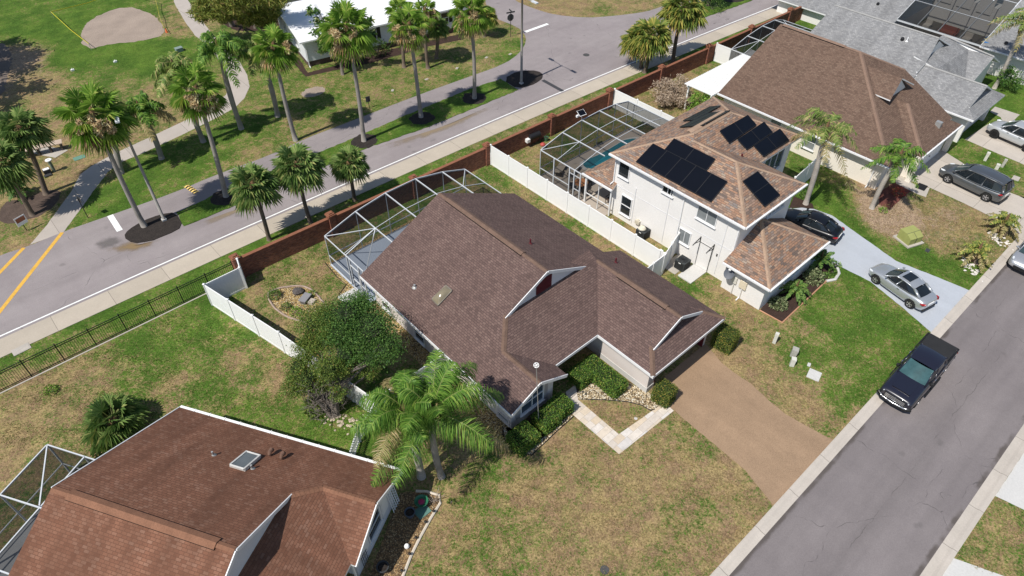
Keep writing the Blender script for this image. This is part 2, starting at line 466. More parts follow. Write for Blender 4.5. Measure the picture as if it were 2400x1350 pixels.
# ================================================================ helpers for sheets
def pts_of(lst, z=0):
    out = []
    for p in lst:
        if isinstance(p, Vector): out.append(Vector((p.x, p.y, z)))
        elif len(p) == 3: out.append(Vector((p[1], p[2], z)))      # ('w', x, y): world metres
        else: q = at(p[0], p[1]); out.append(Vector((q.x, q.y, z)))
    return out

def ragged(pts, step=.35, amp=.04, rounds=0, seed=1):
    rr = random.Random(seed)
    for _ in range(rounds):
        q = []
        for i, p in enumerate(pts):
            n = pts[(i + 1) % len(pts)]
            q += [p.lerp(n, .25), p.lerp(n, .75)]
        pts = q
    out = []
    for i, p in enumerate(pts):
        n = pts[(i + 1) % len(pts)]
        k = max(1, int((n - p).length / step))
        for j in range(k):
            q = p.lerp(n, j / k)
            out.append(q + Vector((rr.uniform(-amp, amp), rr.uniform(-amp, amp), 0)))
    return out

def open_smooth(pts, rounds=1):
    for _ in range(rounds):
        q = [pts[0]]
        for a, b in zip(pts[:-1], pts[1:]): q += [a.lerp(b, .25), a.lerp(b, .75)]
        pts = q + [pts[-1]]
    return pts

def sheet(name, lst, z, m, rag=0, rounds=0, seed=1, th=0):
    pts = pts_of(lst, z)
    if rag or rounds: pts = ragged(pts, .35, rag, rounds, seed)
    mb = MB()
    area = sum(pts[i].x * pts[(i + 1) % len(pts)].y - pts[(i + 1) % len(pts)].x * pts[i].y for i in range(len(pts)))
    if area < 0: pts.reverse()
    mb.face(pts)
    if th:
        for i in range(len(pts)):
            a, b = pts[i], pts[(i + 1) % len(pts)]
            mb.face([a - Vector((0, 0, th)), b - Vector((0, 0, th)), b, a])
    return struct(name, mb, m)

W = lambda x, y: ('w', x, y)

# ================================================================ the lawn: one ground sheet
SAMPLES = [  # photo pixel, greenness, bareness
 (1400,1200,.24,0),(1250,1150,.22,0),(1180,1230,.52,0),(1130,1300,.3,0),(1600,1150,.27,.0),(1500,1300,.3,0),(1700,1250,.26,.15),(1010,1200,.35,0),(1430,985,.36,.1),
 (1090,1090,.5,0),(1130,1060,.55,0),(1600,1010,.33,0),(1330,1060,.2,.2),(1280,1130,.2,.15),(1720,1100,.2,.2),(1640,1250,.35,0),(1420,1120,.3,0),(1480,1230,.18,.2),
 (1850,930,.2,.15),(1900,1000,.3,.2),(1750,830,.16,.1),(1770,870,.2,.2),(1690,720,.38,0),(1640,660,.55,0),(1740,790,.25,.1),(1950,750,.85,0),(1900,850,.85,0),(2000,850,.8,0),(2080,800,.85,0),(1860,770,.55,0),(1970,940,.8,0),(2060,850,.7,0),(1960,990,.35,.2),(1995,980,.3,.1),
 (1950,540,.95,0),(1930,470,1,0),(2010,580,.95,0),(2100,520,.1,1),(2090,480,.15,.9),(2200,560,.35,.45),(2150,600,.95,0),(2250,640,.85,0),(2300,520,.35,.3),(2220,500,.3,.55),(2170,470,.4,.3),(2300,430,.8,0),(2300,360,.8,0),(2350,250,1,0),(2350,460,.4,.3),(2380,410,.7,0),
 (2330,1250,.45,.25),(2380,1220,.5,.1),(2300,1290,.4,.3),
 (300,800,.75,0),(500,760,.85,0),(450,850,.75,.05),(100,900,.25,.15),(60,1000,.3,.2),(200,880,.25,.3),(330,890,.6,.1),(600,870,.5,.15),(650,900,.25,.3),(700,1000,.85,0),(800,1050,.9,0),(600,950,.8,0),(150,1010,.35,.2),(520,800,.75,0),(560,830,.3,.3),(100,960,.2,.3),(250,830,.6,0),(420,800,.85,0),(380,840,.75,0),(560,780,.85,0),(500,900,.7,.1),(420,900,.45,.2),
 (640,680,.42,.1),(700,640,.5,0),(620,740,.3,.15),(740,600,.42,.1),(760,680,.4,.15),(780,730,.2,.3),(1200,430,.6,0),(1160,405,.6,0),(1350,550,.5,0),(1300,500,.3,.1),(1450,620,.45,0),(1400,580,.3,.1),(1600,690,.5,0),(1250,465,.5,0),
 (1240,370,.5,.1),(1200,390,.4,.1),(1600,190,.35,.2),(1640,165,.5,0),(1580,230,.2,.2),(1250,400,.5,0),
 (300,730,.9,0),(100,810,.8,0),(600,560,.95,0),(500,640,.95,0),(900,430,.9,0),(1050,370,.7,0),(1200,290,.55,.1),(1300,250,.5,.15),(1450,190,.75,0),(1650,110,1,0),(1850,30,1,0),(1000,385,.8,0),
 (70,200,.25,.4),(150,60,1.15,0),(80,30,.95,0),(250,180,.72,0),(350,140,1.2,0),(200,130,1.15,0),(300,105,1.2,0),(300,230,.5,.05),(120,260,.3,.1),(150,330,.25,.15),(60,300,.32,.1),(200,400,.22,.15),(130,440,.3,.1),(40,540,.45,.1),(420,130,1.0,0),(420,250,.35,.1),(430,60,.35,.2),(560,320,.85,0),(450,380,.85,0),(330,400,.95,0),(240,470,.95,0),(700,250,.7,0),(640,230,.6,.05),(800,200,.6,0),(900,230,.55,0),(1000,170,.55,0),(1130,130,.5,0),(1200,130,.8,0),(700,300,.5,.1),(600,350,.55,.1),(1080,90,.35,.1),(880,130,.5,0),(980,130,.55,0),(1350,20,.15,.35),(1500,15,.3,.2),(1420,28,.5,.1),(620,190,.7,0),(20,150,.2,.8),(0,200,.3,.6),(1250,10,.2,.3),(60,490,.2,.2),(300,300,.35,.1),(500,200,.6,0),
]
def build_lawn():
    xs = np.concatenate([[-400, -200, -90, -45], np.arange(-22, 112, .65), [140, 220, 400]])
    ys = np.concatenate([[-400, -200, -90, -35], np.arange(-12, 116, .65), [140, 220, 400]])
    X, Y = np.meshgrid(xs, ys)
    P = np.stack([X.ravel(), Y.ravel()], 1)
    S = np.array([(at(a, b).x, at(a, b).y) for a, b, _, _ in SAMPLES])
    V = np.array([(g, b) for _, _, g, b in SAMPLES])
    d2 = ((P[:, None, :] - S[None]) ** 2).sum(2) + .3
    w = d2 ** -1.8
    val = (w @ V) / w.sum(1, keepdims=True)
    nx, ny = len(xs), len(ys)
    i = np.arange(nx * ny).reshape(ny, nx)
    f = np.stack([i[:-1, :-1], i[:-1, 1:], i[1:, 1:], i[1:, :-1]], 2).reshape(-1, 4)
    me = bpy.data.meshes.new('ground')
    me.from_pydata([(float(a), float(b), 0.0) for a, b in P], [], f.tolist())
    for n, k in (('green', 0), ('bare', 1)):
        at_ = me.attributes.new(n, 'FLOAT', 'POINT'); at_.data.foreach_set('value', val[:, k].astype(np.float32))
    me.materials.append(lawn_m)
    o = bpy.data.objects.new('ground', me); COL.objects.link(o); tag(o, kind='structure')
build_lawn()

# ================================================================ street in front, with its kerbs
def strip(name, prof, x0, x1, m, dx=6.0):
    """cross-section [(y, z)] drawn along x"""
    mb = MB(); x = x0
    while x < x1 - 1e-6:
        x2 = min(x + dx, x1)
        for (ya, za), (yb, zb) in zip(prof[:-1], prof[1:]):
            mb.face([(x, ya, za), (x2, ya, za), (x2, yb, zb), (x, yb, zb)])
        x = x2
    return struct(name, mb, m)
strip('street', [(-2.60, .008), (0, .03), (3.52, .008)], -60, 140, street_m, 20)
strip('kerb', [(3.46, .014), (3.72, .03), (3.86, .085), (4.00, .095), (4.06, .08), (4.07, -.02)], -60, 140, kerb_m, 200)
strip('kerb', [(-3.24, -.02), (-3.23, .08), (-3.17, .095), (-3.03, .085), (-2.89, .03), (-2.53, .014)], -60, 140, kerb_m, 200)

# ================================================================ back road, sidewalk, park path
yl = lambda x: 43.12 - .00045 * max(0, x + 5) ** 2      # the white edge line
def along(name, d0, d1, z, m, x0=-40, x1=150, th=0):
    mb = MB(); x = x0
    while x < x1:
        x2 = x + 4
        mb.face([(x, yl(x) + d0, z), (x2, yl(x2) + d0, z), (x2, yl(x2) + d1, z), (x, yl(x) + d1, z)])
        if th: mb.face([(x, yl(x) + d0, 0), (x2, yl(x2) + d0, 0), (x2, yl(x2) + d0, z), (x, yl(x) + d0, z)])
        x = x2
    return struct(name, mb, m)
far_edge = [(-220,690),(0,598),(60,580),(148,543),(263,503),(413,450),(500,412),(643,360),(710,327),(800,293),(987,220),(1100,180),(1183,150),(1220,123),(1234,97),(1230,80),(1213,63),(1153,40),(1135,0),(1120,-90),
            (1150,-90),(1190,-20),(1203,0),(1250,20),(1300,35),(1373,42),(1433,38),(1500,30),(1531,23),(1590,0),(1720,-60),(1900,-140),(2300,-300)]
fe = pts_of(far_edge)
near = [Vector((x, yl(x) - .3, 0)) for x in range(144, -42, -6)]
sheet('back_road', open_smooth(fe, 1) + near, .008, road_m)
along('edge_line', -.06, .06, .013, paint_white)
along('sidewalk', -2.0, -.30, .03, walk_m, th=1)
path_l = [(70,574),(110,527),(167,449),(187,410),(213,390),(267,360),(333,330),(433,283),(500,247),(530,222),(537,195),(520,150),(490,110),(457,83),(433,50),(410,10),(395,-40)]
path_r = [(430,-40),(440,0),(467,40),(500,83),(533,117),(563,147),(580,177),(585,203),(573,230),(550,253),(500,280),(433,313),(333,360),(283,380),(253,403),(233,430),(217,450),(187,493),(148,545)]
sheet('park_path', path_l + path_r, .006, path_m, .02)
# painted markings
def stripe(name, a, b, w, m, z=.013):
    a, b = pts_of([a, b], z); d = (b - a).normalized(); n = Vector((-d.y, d.x, 0)) * w / 2
    mb = MB(); mb.face([a - n, b - n, b + n, a + n]); return struct(name, mb, m)
stripe('stop_line', (258,505), (281,541), .42, paint_white)
stripe('stop_line', (1231,75), (1284,56), .42, paint_white)
stripe('yellow_line', (-260,905), (56,581), .28, paint_yellow)
stripe('yellow_line', (-260,1060), (146,545), .28, paint_yellow)
stripe('dark_road_bar', (1272,188), (1319,214), .42, mat('dark_bar_surface', (.05, .05, .055), .9, .1, 3))  # near-black bar across the lane
# rust stain and fresh mulch dust beside the island
def stain(pts, col, seed):
    m = bpy.data.materials.new('road_stain'); t = NT(m); v = t.obj()
    n = t.noise(v, 1.2, 4)
    ge = t.n('ShaderNodeAttribute', attribute_name='edge').outputs['Fac']
    a = t.math('MULTIPLY', t.smooth(t.math('ADD', ge, t.math('MULTIPLY', t.math('SUBTRACT', n, .5), .9)), .15, .85), .75)
    d = t.n('ShaderNodeBsdfDiffuse'); d.inputs[0].default_value = (*col, 1)
    tr = t.n('ShaderNodeBsdfTransparent'); mx = t.n('ShaderNodeMixShader')
    t.l(a, mx.inputs[0]); t.l(tr.outputs[0], mx.inputs[1]); t.l(d.outputs[0], mx.inputs[2]); t.l(mx.outputs[0], t.out.inputs[0])
    p = pts_of(pts, .011); c = sum(p, Vector((0, 0, 0))) / len(p)
    me = bpy.data.meshes.new('road_stain')
    me.from_pydata([tuple(c)] + [tuple(q) for q in p], [], [(0, i + 1, (i + 1) % len(p) + 1) for i in range(len(p))])
    a_ = me.attributes.new('edge', 'FLOAT', 'POINT'); a_.data.foreach_set('value', [1.0] + [0.0] * len(p))
    me.materials.append(m)
    o = bpy.data.objects.new('road_stain', me); COL.objects.link(o); tag(o, kind='structure')
stain([(235,585),(265,575),(300,560),(345,572),(400,555),(380,575),(320,592),(260,600)], (.27, .19, .10), 1)
stain([(205,575),(240,555),(290,545),(300,565),(270,585),(230,592)], (.17, .155, .15), 2)
stain([(430,535),(570,483),(700,425),(690,440),(570,497),(440,550)], (.29, .225, .15), 3)
stain([(860,352),(990,312),(1110,268),(1200,225),(1190,240),(1080,295),(960,340),(870,365)], (.29, .225, .15), 4)

# ================================================================ islands
isl_up = [(415,499),(500,459),(640,400),(800,337),(960,267),(1100,210),(1173,186)]
isl_dn = [(1215,211),(1100,259),(987,304),(867,345),(720,408),(567,476),(430,531)]
def green_sheet(name, lst, z, g=.95, b=0, rag=.06, rounds=0, seed=1):
    o = sheet(name, lst, z, lawn_m, rag, rounds, seed, th=z)
    for n, v in (('green', g), ('bare', b)):
        a = o.data.attributes.new(n, 'FLOAT', 'POINT'); a.data.foreach_set('value', [v] * len(o.data.vertices))
    return o
green_sheet('island_grass', isl_up + isl_dn, .05, .95)
green_sheet('island_grass', [(1560,42),(1640,8),(1740,-35),(1830,-30),(1760,3),(1690,28),(1619,52),(1580,58)], .05, 1.0, seed=4)
sheet('mulch_bed', [(290,556),(300,541),(333,520),(375,503),(414,498),(429,531),(390,552),(350,567),(313,572)], .055, black_mulch, .04, 1, 5, th=.05)
sheet('mulch_bed', [(1178,186),(1215,167),(1262,166),(1274,178),(1262,194),(1213,210)], .055, black_mulch, .05, 1, 6, th=.05)
sheet('mulch_bed', [(1552,47),(1564,41),(1582,38),(1611,45),(1619,51),(1595,60),(1570,57)], .055, black_mulch, .04, 1, 7, th=.05)
sheet('mulch_bed', [(1690,-10),(1750,-12),(1748,4),(1700,8)], .06, black_mulch, .04, 1, 8, th=.05)
def disc(px, py, r, m, seed, z=.056, e=1.0):
    c = at(px, py); rr = random.Random(seed)
    pts = [Vector((c.x + math.cos(a) * r * e * rr.uniform(.9, 1.1), c.y + math.sin(a) * r * rr.uniform(.9, 1.1), 0)) for a in [i * math.pi / 12 for i in range(24)]]
    return sheet('mulch_bed', pts, z, m, .03, 0, seed, th=z)
for i, (x, y) in enumerate(((854,332),(989,278),(1112,231),(530,462))): disc(x, y, 1.15, black_mulch, 20 + i)
# beds in the park and by the mobile home
sheet('mulch_bed', [(0,475),(60,465),(120,440),(150,455),(110,500),(75,512),(0,530)], .008, mat('grey_brown_mulch', (.085, .06, .048), 1, .25, 2, .6, 18, .8), .08, 1, 9)
sheet('sand_patch', [(190,62),(240,30),(300,14),(345,28),(372,45),(392,80),(330,97),(270,101),(193,119)], .008, sand_m, .10, 1, 10)
sheet('bare_soil', [(-120,90),(5,95),(30,130),(20,180),(5,230),(-80,260)], .006, mat('dark_brown_soil', (.15, .12, .10), 1, .25, .6, .3, 8, .5), .15, 1, 11)  # bare ground in a darker brown than the lawn soil
sheet('mulch_bed', [(700,135),(722,170),(800,150),(870,125),(990,100),(1085,78),(1090,92),(1010,108),(860,150),(760,170),(715,180),(690,150)], .008, brown_mulch, .06, 0, 12)
sheet('mulch_bed', [(500,30),(560,20),(660,10),(700,60),(690,75),(600,72),(540,72)], .008, brown_mulch, .10, 1, 13)
disc(735, 215, .9, sand_m, 31, .006, 1.4)

# ================================================================ driveways, walks, beds around the houses
sheet('brown_driveway', [W(22.7,13.05),W(27.95,13.05),(1691,851),(1731,881),(1760,900),(1800,937),(1840,970),(1887,997),W(27.35,4.06),W(21.5,4.06),(1787,1153),(1747,1103),(1700,1063),(1600,980),(1580,960),W(22.3,11.6)], .012, drive_brown, .015)
sheet('paver_walk', [(1340,970),(1451,1065),(1579,963),(1557,943),(1536,958),(1450,1018),(1355,937),W(19.55,16.2),W(18.75,16.2)], .016, paver_m)
sheet('pebble_bed', [W(18.0,16.1),W(22.1,16.1),(1400,888),(1347,930),(1330,940),W(18.3,15.2)], .008, gravel_dark, .03, 0, 14)
sheet('river_rock_bed', [(1346,926),(1398,880),(1470,895),(1530,925),(1562,941),(1536,958),(1522,962),(1505,951),(1470,942),(1420,938),(1358,937)], .012, gravel_pale, .03, 0, 15)
sheet('pebble_bed', [W(13.9,16.4),W(18.0,16.4),W(18.5,15.0),(1343,975),(1300,1012),(1245,1062),(1215,1058),(1188,1030),(1182,1000)], .008, gravel_dark, .03, 0, 16)
sheet('gravel_edging', [(1343,975),(1300,1014),(1246,1066),(1214,1062),(1184,1032),(1178,1002),(1186,1000),(1192,1026),(1218,1052),(1243,1054),(1296,1005),(1336,968)], .014, gravel_pale, .02, 0, 17)
sheet('gravel_strip', [W(13.55,30.2),W(13.7,24),W(13.85,16.6),W(14.7,16.4),W(14.7,30.2)], .008, gravel_gold, .05, 0, 18)
sheet('gravel_strip', [(762,617),(772,612),W(14.35,35.4),W(26.6,35.5),W(26.6,35.0),W(14.4,35.0),W(14.4,30.2),W(13.5,30.2),(820,700),(793,690),(812,668),(790,650)], .006, gravel_gold, .04, 0, 19)
sheet('step_pad', [W(13.0,30.75),W(14.3,30.75),W(14.3,31.95),W(13.0,31.95)], .06, concrete_white, th=.06)
sheet('lanai_deck', [W(14.35,30.0),W(26.7,30.0),W(26.7,35.05),W(14.35,35.05)], .07, deck_blue, th=.07)
sheet('gravel_bed', [(625,690),(640,680),(668,673),(712,670),(735,683),(750,700),(768,722),(745,760),(715,757),(675,745),(640,722)], .008, gravel_gold, .05, 1, 21)
# neighbours to the right
sheet('blue_driveway', [(1845,490),(1880,487),(1907,490),(1950,505),(2020,555),(2100,612),(2185,645),W(45.1,4.06),W(39.35,4.06),(2120,725),(2040,660),(1970,625),(1945,610),W(39.4,12.5),W(39.4,15.6),W(44.0,18.2)], .012, drive_blue, .02)
sheet('mulch_bed', [(1780,727),(1833,756),(1935,660),(1950,640),(1968,640),(1962,620),(1945,608),(1905,605)], .009, brown_mulch, .02, 0, 22)
sheet('van_driveway', [W(54.6,13.0),W(61.2,13.0),(2363,450),(2400,464),(2480,505),W(61.5,4.06),W(53.7,4.06),(2357,519),(2321,507),(2258,476),(2179,440)], .012, drive_m, .01)
sheet('entry_path', [(2095,395),(2130,425),(2160,440),(2179,440),(2170,462),(2150,455),(2100,430)], .009, concrete, .01)
sheet('mulch_bed', [(2060,450),(2100,425),(2150,440),(2125,455),(2085,490),(2060,480)], .007, red_mulch, .05, 0, 23)
sheet('suv_driveway', [(2262,327),(2303,345),(2400,386),W(72,4.06),W(78,4.06),(2500,370),(2370,286),(2314,292)], .012, drive_m, .01)
sheet('entry_path', [(2332,250),(2390,269),(2370,288),(2350,286),(2345,275),(2320,262)], .014, concrete, .01)
sheet('mulch_bed', [(1860,460),(1905,478),(1908,490),(1880,487),(1850,488)], .014, brown_mulch, .02, 0, 24)
# across the street
sheet('neighbour_driveway', [W(25.55,-3.24),W(29.5,-12),W(22,-12),W(22.4,-3.24)], .012, concrete_white, .01)
sheet('neighbour_driveway', [W(30.45,-3.24),W(37.5,-3.24),W(38,-12),W(31.0,-12),(2400,1195)], .012, concrete_white, .01)
# lot at bottom left
ARZ = R(30.67)
AO = Vector((7.83, 17.0, 0))
def A(u, v, z=0): return AO + Vector((u * math.cos(ARZ) - v * math.sin(ARZ), u * math.sin(ARZ) + v * math.cos(ARZ), z))
def AW(u, v): p = A(u, v); return ('w', p.x, p.y)
sheet('gravel_bed', [AW(-5.5,-.2),AW(.1,.3),(975,1150),(1000,1152),(1030,1160),(1032,1180),(1010,1215),(985,1260),(965,1300),(945,1350),(920,1420)], .008, gravel_brown, .03, 0, 25)

# ================================================================ real grass tufts standing in the nearer lawns
tuft_m = leafmat('green_grass_blade', [(0, (.035, .07, .010)), (.5, (.06, .11, .016)), (1, (.10, .15, .03))], trans=.2)
straw_m = leafmat('dry_grass_blade', [(0, (.10, .075, .035)), (.5, (.17, .125, .055)), (1, (.25, .19, .085))], trans=.2)
TUFT_AREAS = [
 [(1245,1085),(1345,995),(1452,1080),(1590,972),(1690,1075),(1798,1185),(1650,1350),(958,1350),(1040,1185),(1110,1120),(1190,1075)],
 [(1370,948),(1470,950),(1520,972),(1450,1010)],
 [(1735,860),(1690,840),(1725,745),(1790,735),(1840,762),(1945,665),(1990,650),(2055,690),(2165,785),(1955,1015),(1900,990),(1850,965),(1800,920)],
 [(1580,660),(1770,730),(1735,760),(1690,735),(1640,700)],
 [(0,925),(470,705),(500,740),(660,825),(690,940),(760,990),(830,1010),(800,1040),(560,980),(430,945),(330,1030),(230,1080),(100,1035),(0,1080)],
 [(590,660),(760,575),(770,610),(785,650),(800,690),(770,700),(720,665),(650,672),(620,695),(640,730),(700,765),(690,790)],
 [(1110,405),(1140,395),(1540,640),(1500,600),(1200,462)],
 [(1900,500),(2060,480),(2180,470),(2340,530),(2380,560),(2270,660),(2190,640),(2100,605),(2020,548),(1950,500)],
 [(2235,1290),(2330,1175),(2400,1205),(2400,1345),(2300,1345)],
]
def build_tufts():
    g = np.random.default_rng(5); S = np.array([(at(a, b).x, at(a, b).y) for a, b, _, _ in SAMPLES]); Gv = np.array([q[2] for q in SAMPLES])
    P = []
    for poly in TUFT_AREAS:
        w = np.array([(at(*p).x, at(*p).y) for p in poly]); lo, hi = w.min(0), w.max(0); n = int((hi - lo).prod() * 150)
        q = lo + g.random((n, 2)) * (hi - lo); ins = np.zeros(n, bool)
        for i in range(len(w)):
            a, b = w[i], w[(i + 1) % len(w)]
            with np.errstate(divide='ignore', invalid='ignore'):
                c = ((a[1] > q[:, 1]) != (b[1] > q[:, 1])) & (q[:, 0] < (b[0] - a[0]) * (q[:, 1] - a[1]) / (b[1] - a[1]) + a[0])
            ins ^= c
        P.append(q[ins])
    P = np.concatenate(P)
    # patchy: keep more where a slow wave field is high
    fld = np.sin(P[:, 0] * 1.7 + np.sin(P[:, 1] * .9) * 2) + np.sin(P[:, 1] * 2.1 + np.sin(P[:, 0] * 1.3) * 2) + .8 * np.sin(P[:, 0] * 5.1 + P[:, 1] * 4.3)
    P = P[g.random(len(P)) < .22 + .22 * (fld + 1.2)]
    gr = np.zeros(len(P))
    for k in range(0, len(P), 20000):
        d2 = ((P[k:k + 20000, None] - S[None]) ** 2).sum(2) + .3; w = d2 ** -1.8; gr[k:k + 20000] = (w @ Gv) / w.sum(1)
    N = len(P); ang = g.random((N, 2)) * 6.283; h = g.uniform(.03, .085, N); wd = g.uniform(.010, .024, N)
    V = np.zeros((N, 6, 3))
    for j in range(2):
        a = ang[:, j]; dx, dy = np.cos(a), np.sin(a); lean = g.uniform(.2, 1.1, N) * h
        V[:, j * 3, 0] = P[:, 0] - dy * wd; V[:, j * 3, 1] = P[:, 1] + dx * wd
        V[:, j * 3 + 1, 0] = P[:, 0] + dy * wd; V[:, j * 3 + 1, 1] = P[:, 1] - dx * wd
        V[:, j * 3 + 2, 0] = P[:, 0] + dx * lean; V[:, j * 3 + 2, 1] = P[:, 1] + dy * lean; V[:, j * 3 + 2, 2] = h
    V = V.reshape(-1, 3); me = bpy.data.meshes.new('grass_tufts'); nf = N * 2
    me.vertices.add(len(V)); me.vertices.foreach_set('co', V.ravel()); me.loops.add(nf * 3); me.loops.foreach_set('vertex_index', np.arange(nf * 3)); me.polygons.add(nf)
    me.polygons.foreach_set('loop_start', np.arange(0, nf * 3, 3)); me.polygons.foreach_set('loop_total', np.full(nf, 3))
    mi = (gr + g.normal(0, .22, N) < .5).astype(np.int32); me.materials.append(tuft_m); me.materials.append(straw_m); me.polygons.foreach_set('material_index', np.repeat(mi, 2)); me.update(); me.validate()
    o = bpy.data.objects.new('grass', me); COL.objects.link(o); tag(o, 'short green and straw grass tufts standing in the lawns', 'grass', kind='stuff')
build_tufts()
# ================================================================ roofs and wall finishes
roof_main = shingle('brown_shingles', [(0, (.100, .066, .058)), (.25, (.124, .081, .071)), (.55, (.137, .090, .078)), (.8, (.147, .097, .084)), (1, (.162, .110, .094))], (.066, .043, .040), bw=.24, rh=.135, streak=.28)
roof_red = shingle('weathered_red_brown_shingles', [(0, (.148, .068, .042)), (.3, (.166, .077, .048)), (.6, (.180, .086, .054)), (.85, (.192, .096, .062)), (1, (.208, .112, .076))], (.122, .059, .038), bw=.25, rh=.135, streak=.75)
roof_tan = shingle('multicolour_tan_shingles', [(0, (.13, .10, .085)), (.2, (.22, .15, .115)), (.4, (.29, .165, .105)), (.55, (.33, .20, .135)), (.7, (.19, .165, .15)), (.85, (.36, .22, .14)), (1, (.30, .24, .19))], (.105, .075, .06), bw=.34, rh=.15, streak=.12)
roof_brown = shingle('plain_brown_shingles', [(0, (.112, .071, .052)), (.3, (.138, .089, .066)), (.6, (.155, .100, .073)), (1, (.175, .118, .087))], (.088, .060, .046), bw=.26, rh=.135, streak=.25)
roof_grey = shingle('grey_shingles', [(0, (.185, .185, .187)), (.3, (.215, .215, .217)), (.6, (.24, .24, .241)), (1, (.28, .278, .274))], (.165, .165, .17), bw=.24, rh=.135, streak=.5)
vent_shadow_m = mat('vent_gap_shadow', (.012, .010, .009), .9)  # near-black side faces paint the shadow gap under the ridge vents
cap_main = mat('brown_ridge_caps', (.145, .092, .068), .9, .25, 2.2, .2, 14)
cap_red = mat('rust_ridge_caps', (.205, .100, .060), .9, .2, 1.6, .2, 14)
cap_tan = mat('tan_ridge_caps', (.34, .235, .165), .9, .2, 2, .2, 14)
cap_brown = mat('pale_brown_ridge_caps', (.205, .135, .10), .9, .15, 2, .2, 14)
cap_grey = mat('grey_ridge_caps', (.30, .295, .285), .9, .15, 2, .2, 14)
white_roof = mat('white_metal_roof', (.78, .78, .79), .6, .05, .6, .06, 8)
solar_m = mat('black_solar_panel', (.0035, .0045, .008), .3, .1, 1, spec=.25)
plywood = mat('bare_timber', (.36, .24, .14), .85, .15, 3)

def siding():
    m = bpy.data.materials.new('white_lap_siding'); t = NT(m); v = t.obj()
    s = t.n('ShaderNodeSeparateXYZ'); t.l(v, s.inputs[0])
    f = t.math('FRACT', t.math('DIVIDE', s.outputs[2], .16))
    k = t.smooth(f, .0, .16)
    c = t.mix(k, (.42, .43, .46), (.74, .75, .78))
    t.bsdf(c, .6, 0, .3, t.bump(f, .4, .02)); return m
siding_m = siding()

def window(root, c, w, h, n, frame=None, pane=None, mull=(1, 0), world=True, name='window', fw=.06, label=None):
    """sash window on a wall: c = centre on the wall, n = outward direction in the xy plane"""
    c = Vector(c); n = Vector((n[0], n[1], 0)).normalized(); r = Vector((-n.y, n.x, 0)); z = Vector((0, 0, 1))
    f = MB(); o = n * .035
    q = lambda a, b: c + o + r * a + z * b
    for s in (-1, 1):
        f.beam(q(s * (w / 2), -h / 2 - fw / 2), q(s * (w / 2), h / 2 + fw / 2), fw, .09, 0, up=n)
        f.beam(q(-w / 2 + fw / 2, s * h / 2), q(w / 2 - fw / 2, s * h / 2), .09, fw, 0)
    for i in range(mull[0]):
        x = -w / 2 + w * (i + 1) / (mull[0] + 1); f.beam(q(x, -h / 2), q(x, h / 2), .04, .06, 0, up=n)
    for i in range(mull[1]):
        y = -h / 2 + h * (i + 1) / (mull[1] + 1); f.beam(q(-w / 2, y), q(w / 2, y), .06, .04, 0)
    f.beam(q(-w / 2 - .08, -h / 2 - .06) + n * .03, q(w / 2 + .08, -h / 2 - .06) + n * .03, .16, .05, 0)
    fo = f.build(name, frame or trim, root, world)
    g = MB(); p = n * .012
    g.face([c + p - r * w / 2 - z * h / 2, c + p + r * w / 2 - z * h / 2, c + p + r * w / 2 + z * h / 2, c + p - r * w / 2 + z * h / 2])
    g.build('pane', pane or pane_dark, fo, world)
    if label: fo['label'] = label
    return fo

def strip_caps(mb, p, q, w=.3, lift=.025, n=None):
    """overlapping ridge-cap shingles along p-q, bent over the ridge"""
    p, q = Vector(p), Vector(q); d = q - p; L = d.length; d.normalize()
    s = d.cross(Vector((0, 0, 1))).normalized(); k = max(1, int(L / .2))
    for i in range(k):
        a, b = p + d * (L * i / k), p + d * (L * (i + 1.15) / k)
        u = Vector((0, 0, lift + .012)); v = Vector((0, 0, lift)); dz = Vector((0, 0, -.42 * w / 2))
        mb.face([a + s * w / 2 + dz + u, b + s * w / 2 + dz + v, b + v, a + u])
        mb.face([a + u, b + v, b - s * w / 2 + dz + v, a - s * w / 2 + dz + u])

def caps(root, m, segs, world=True, w=.3):
    for a, b in segs:
        k = MB(); strip_caps(k, a, b, w); k.build('ridge_cap', m, root, world)

def boards(root, segs, m=None, world=True, name='rake_board', w=.05, h=.2, drop=.08):
    for a, b in segs:
        k = MB(); d = Vector((0, 0, -drop)); k.beam(Vector(a) + d, Vector(b) + d, w, h); k.build(name, m or trim, root, world)

def ridge_vent(root, p, q, m, world=True, w=.42, slope=.49):
    p, q = Vector(p), Vector(q); d = (q - p).normalized(); s = d.cross(Vector((0, 0, 1))).normalized(); mb = MB()
    for sg in (-1, 1):
        o = s * sg * w / 2; dz = Vector((0, 0, -slope * w / 2)); t = Vector((0, 0, .09)); b = Vector((0, 0, .035))
        a1, a2, e1, e2 = p + t, q + t, p + o + dz + t, q + o + dz + t
        mb.face([a1, a2, e2, e1] if sg < 0 else [a1, e1, e2, a2])
        mb.face([e1, e2, e2 - t + b * .2, e1 - t + b * .2], 1)
        mb.face([a1, e1, e1 - t + b, a1 - t + b]); mb.face([a2, e2, e2 - t + b, a2 - t + b])
    o = mb.build('ridge_vent', [m, vent_shadow_m], root, world)
    return o

def pipe_vent(root, c, m, h=.35, r=.05, world=True, name='vent_pipe'):
    mb = MB(); c = Vector(c)
    mb.tube([c - Vector((0, 0, .1)), c + Vector((0, 0, h))], [r, r], 10)
    mb.lathe([(r * 2.6, -.02), (r * 1.6, .05), (r * 1.02, .08)], c, 12)
    return mb.build(name, m, root, world)

def gutter(root, p, q, m=None, world=True, name='gutter', hangers=True):
    p, q = Vector(p), Vector(q); mb = MB()
    mb.beam(p, q, .13, .12)
    if hangers:
        d = q - p; L = d.length; k = int(L / .9); s = d.cross(Vector((0, 0, 1))).normalized()
        for i in range(1, k):
            c = p + d * (i / k); mb.beam(c - s * .09 + Vector((0, 0, .075)), c + s * .09 + Vector((0, 0, .075)), .03, .02)
    return mb.build(name, m or trim, root, world)

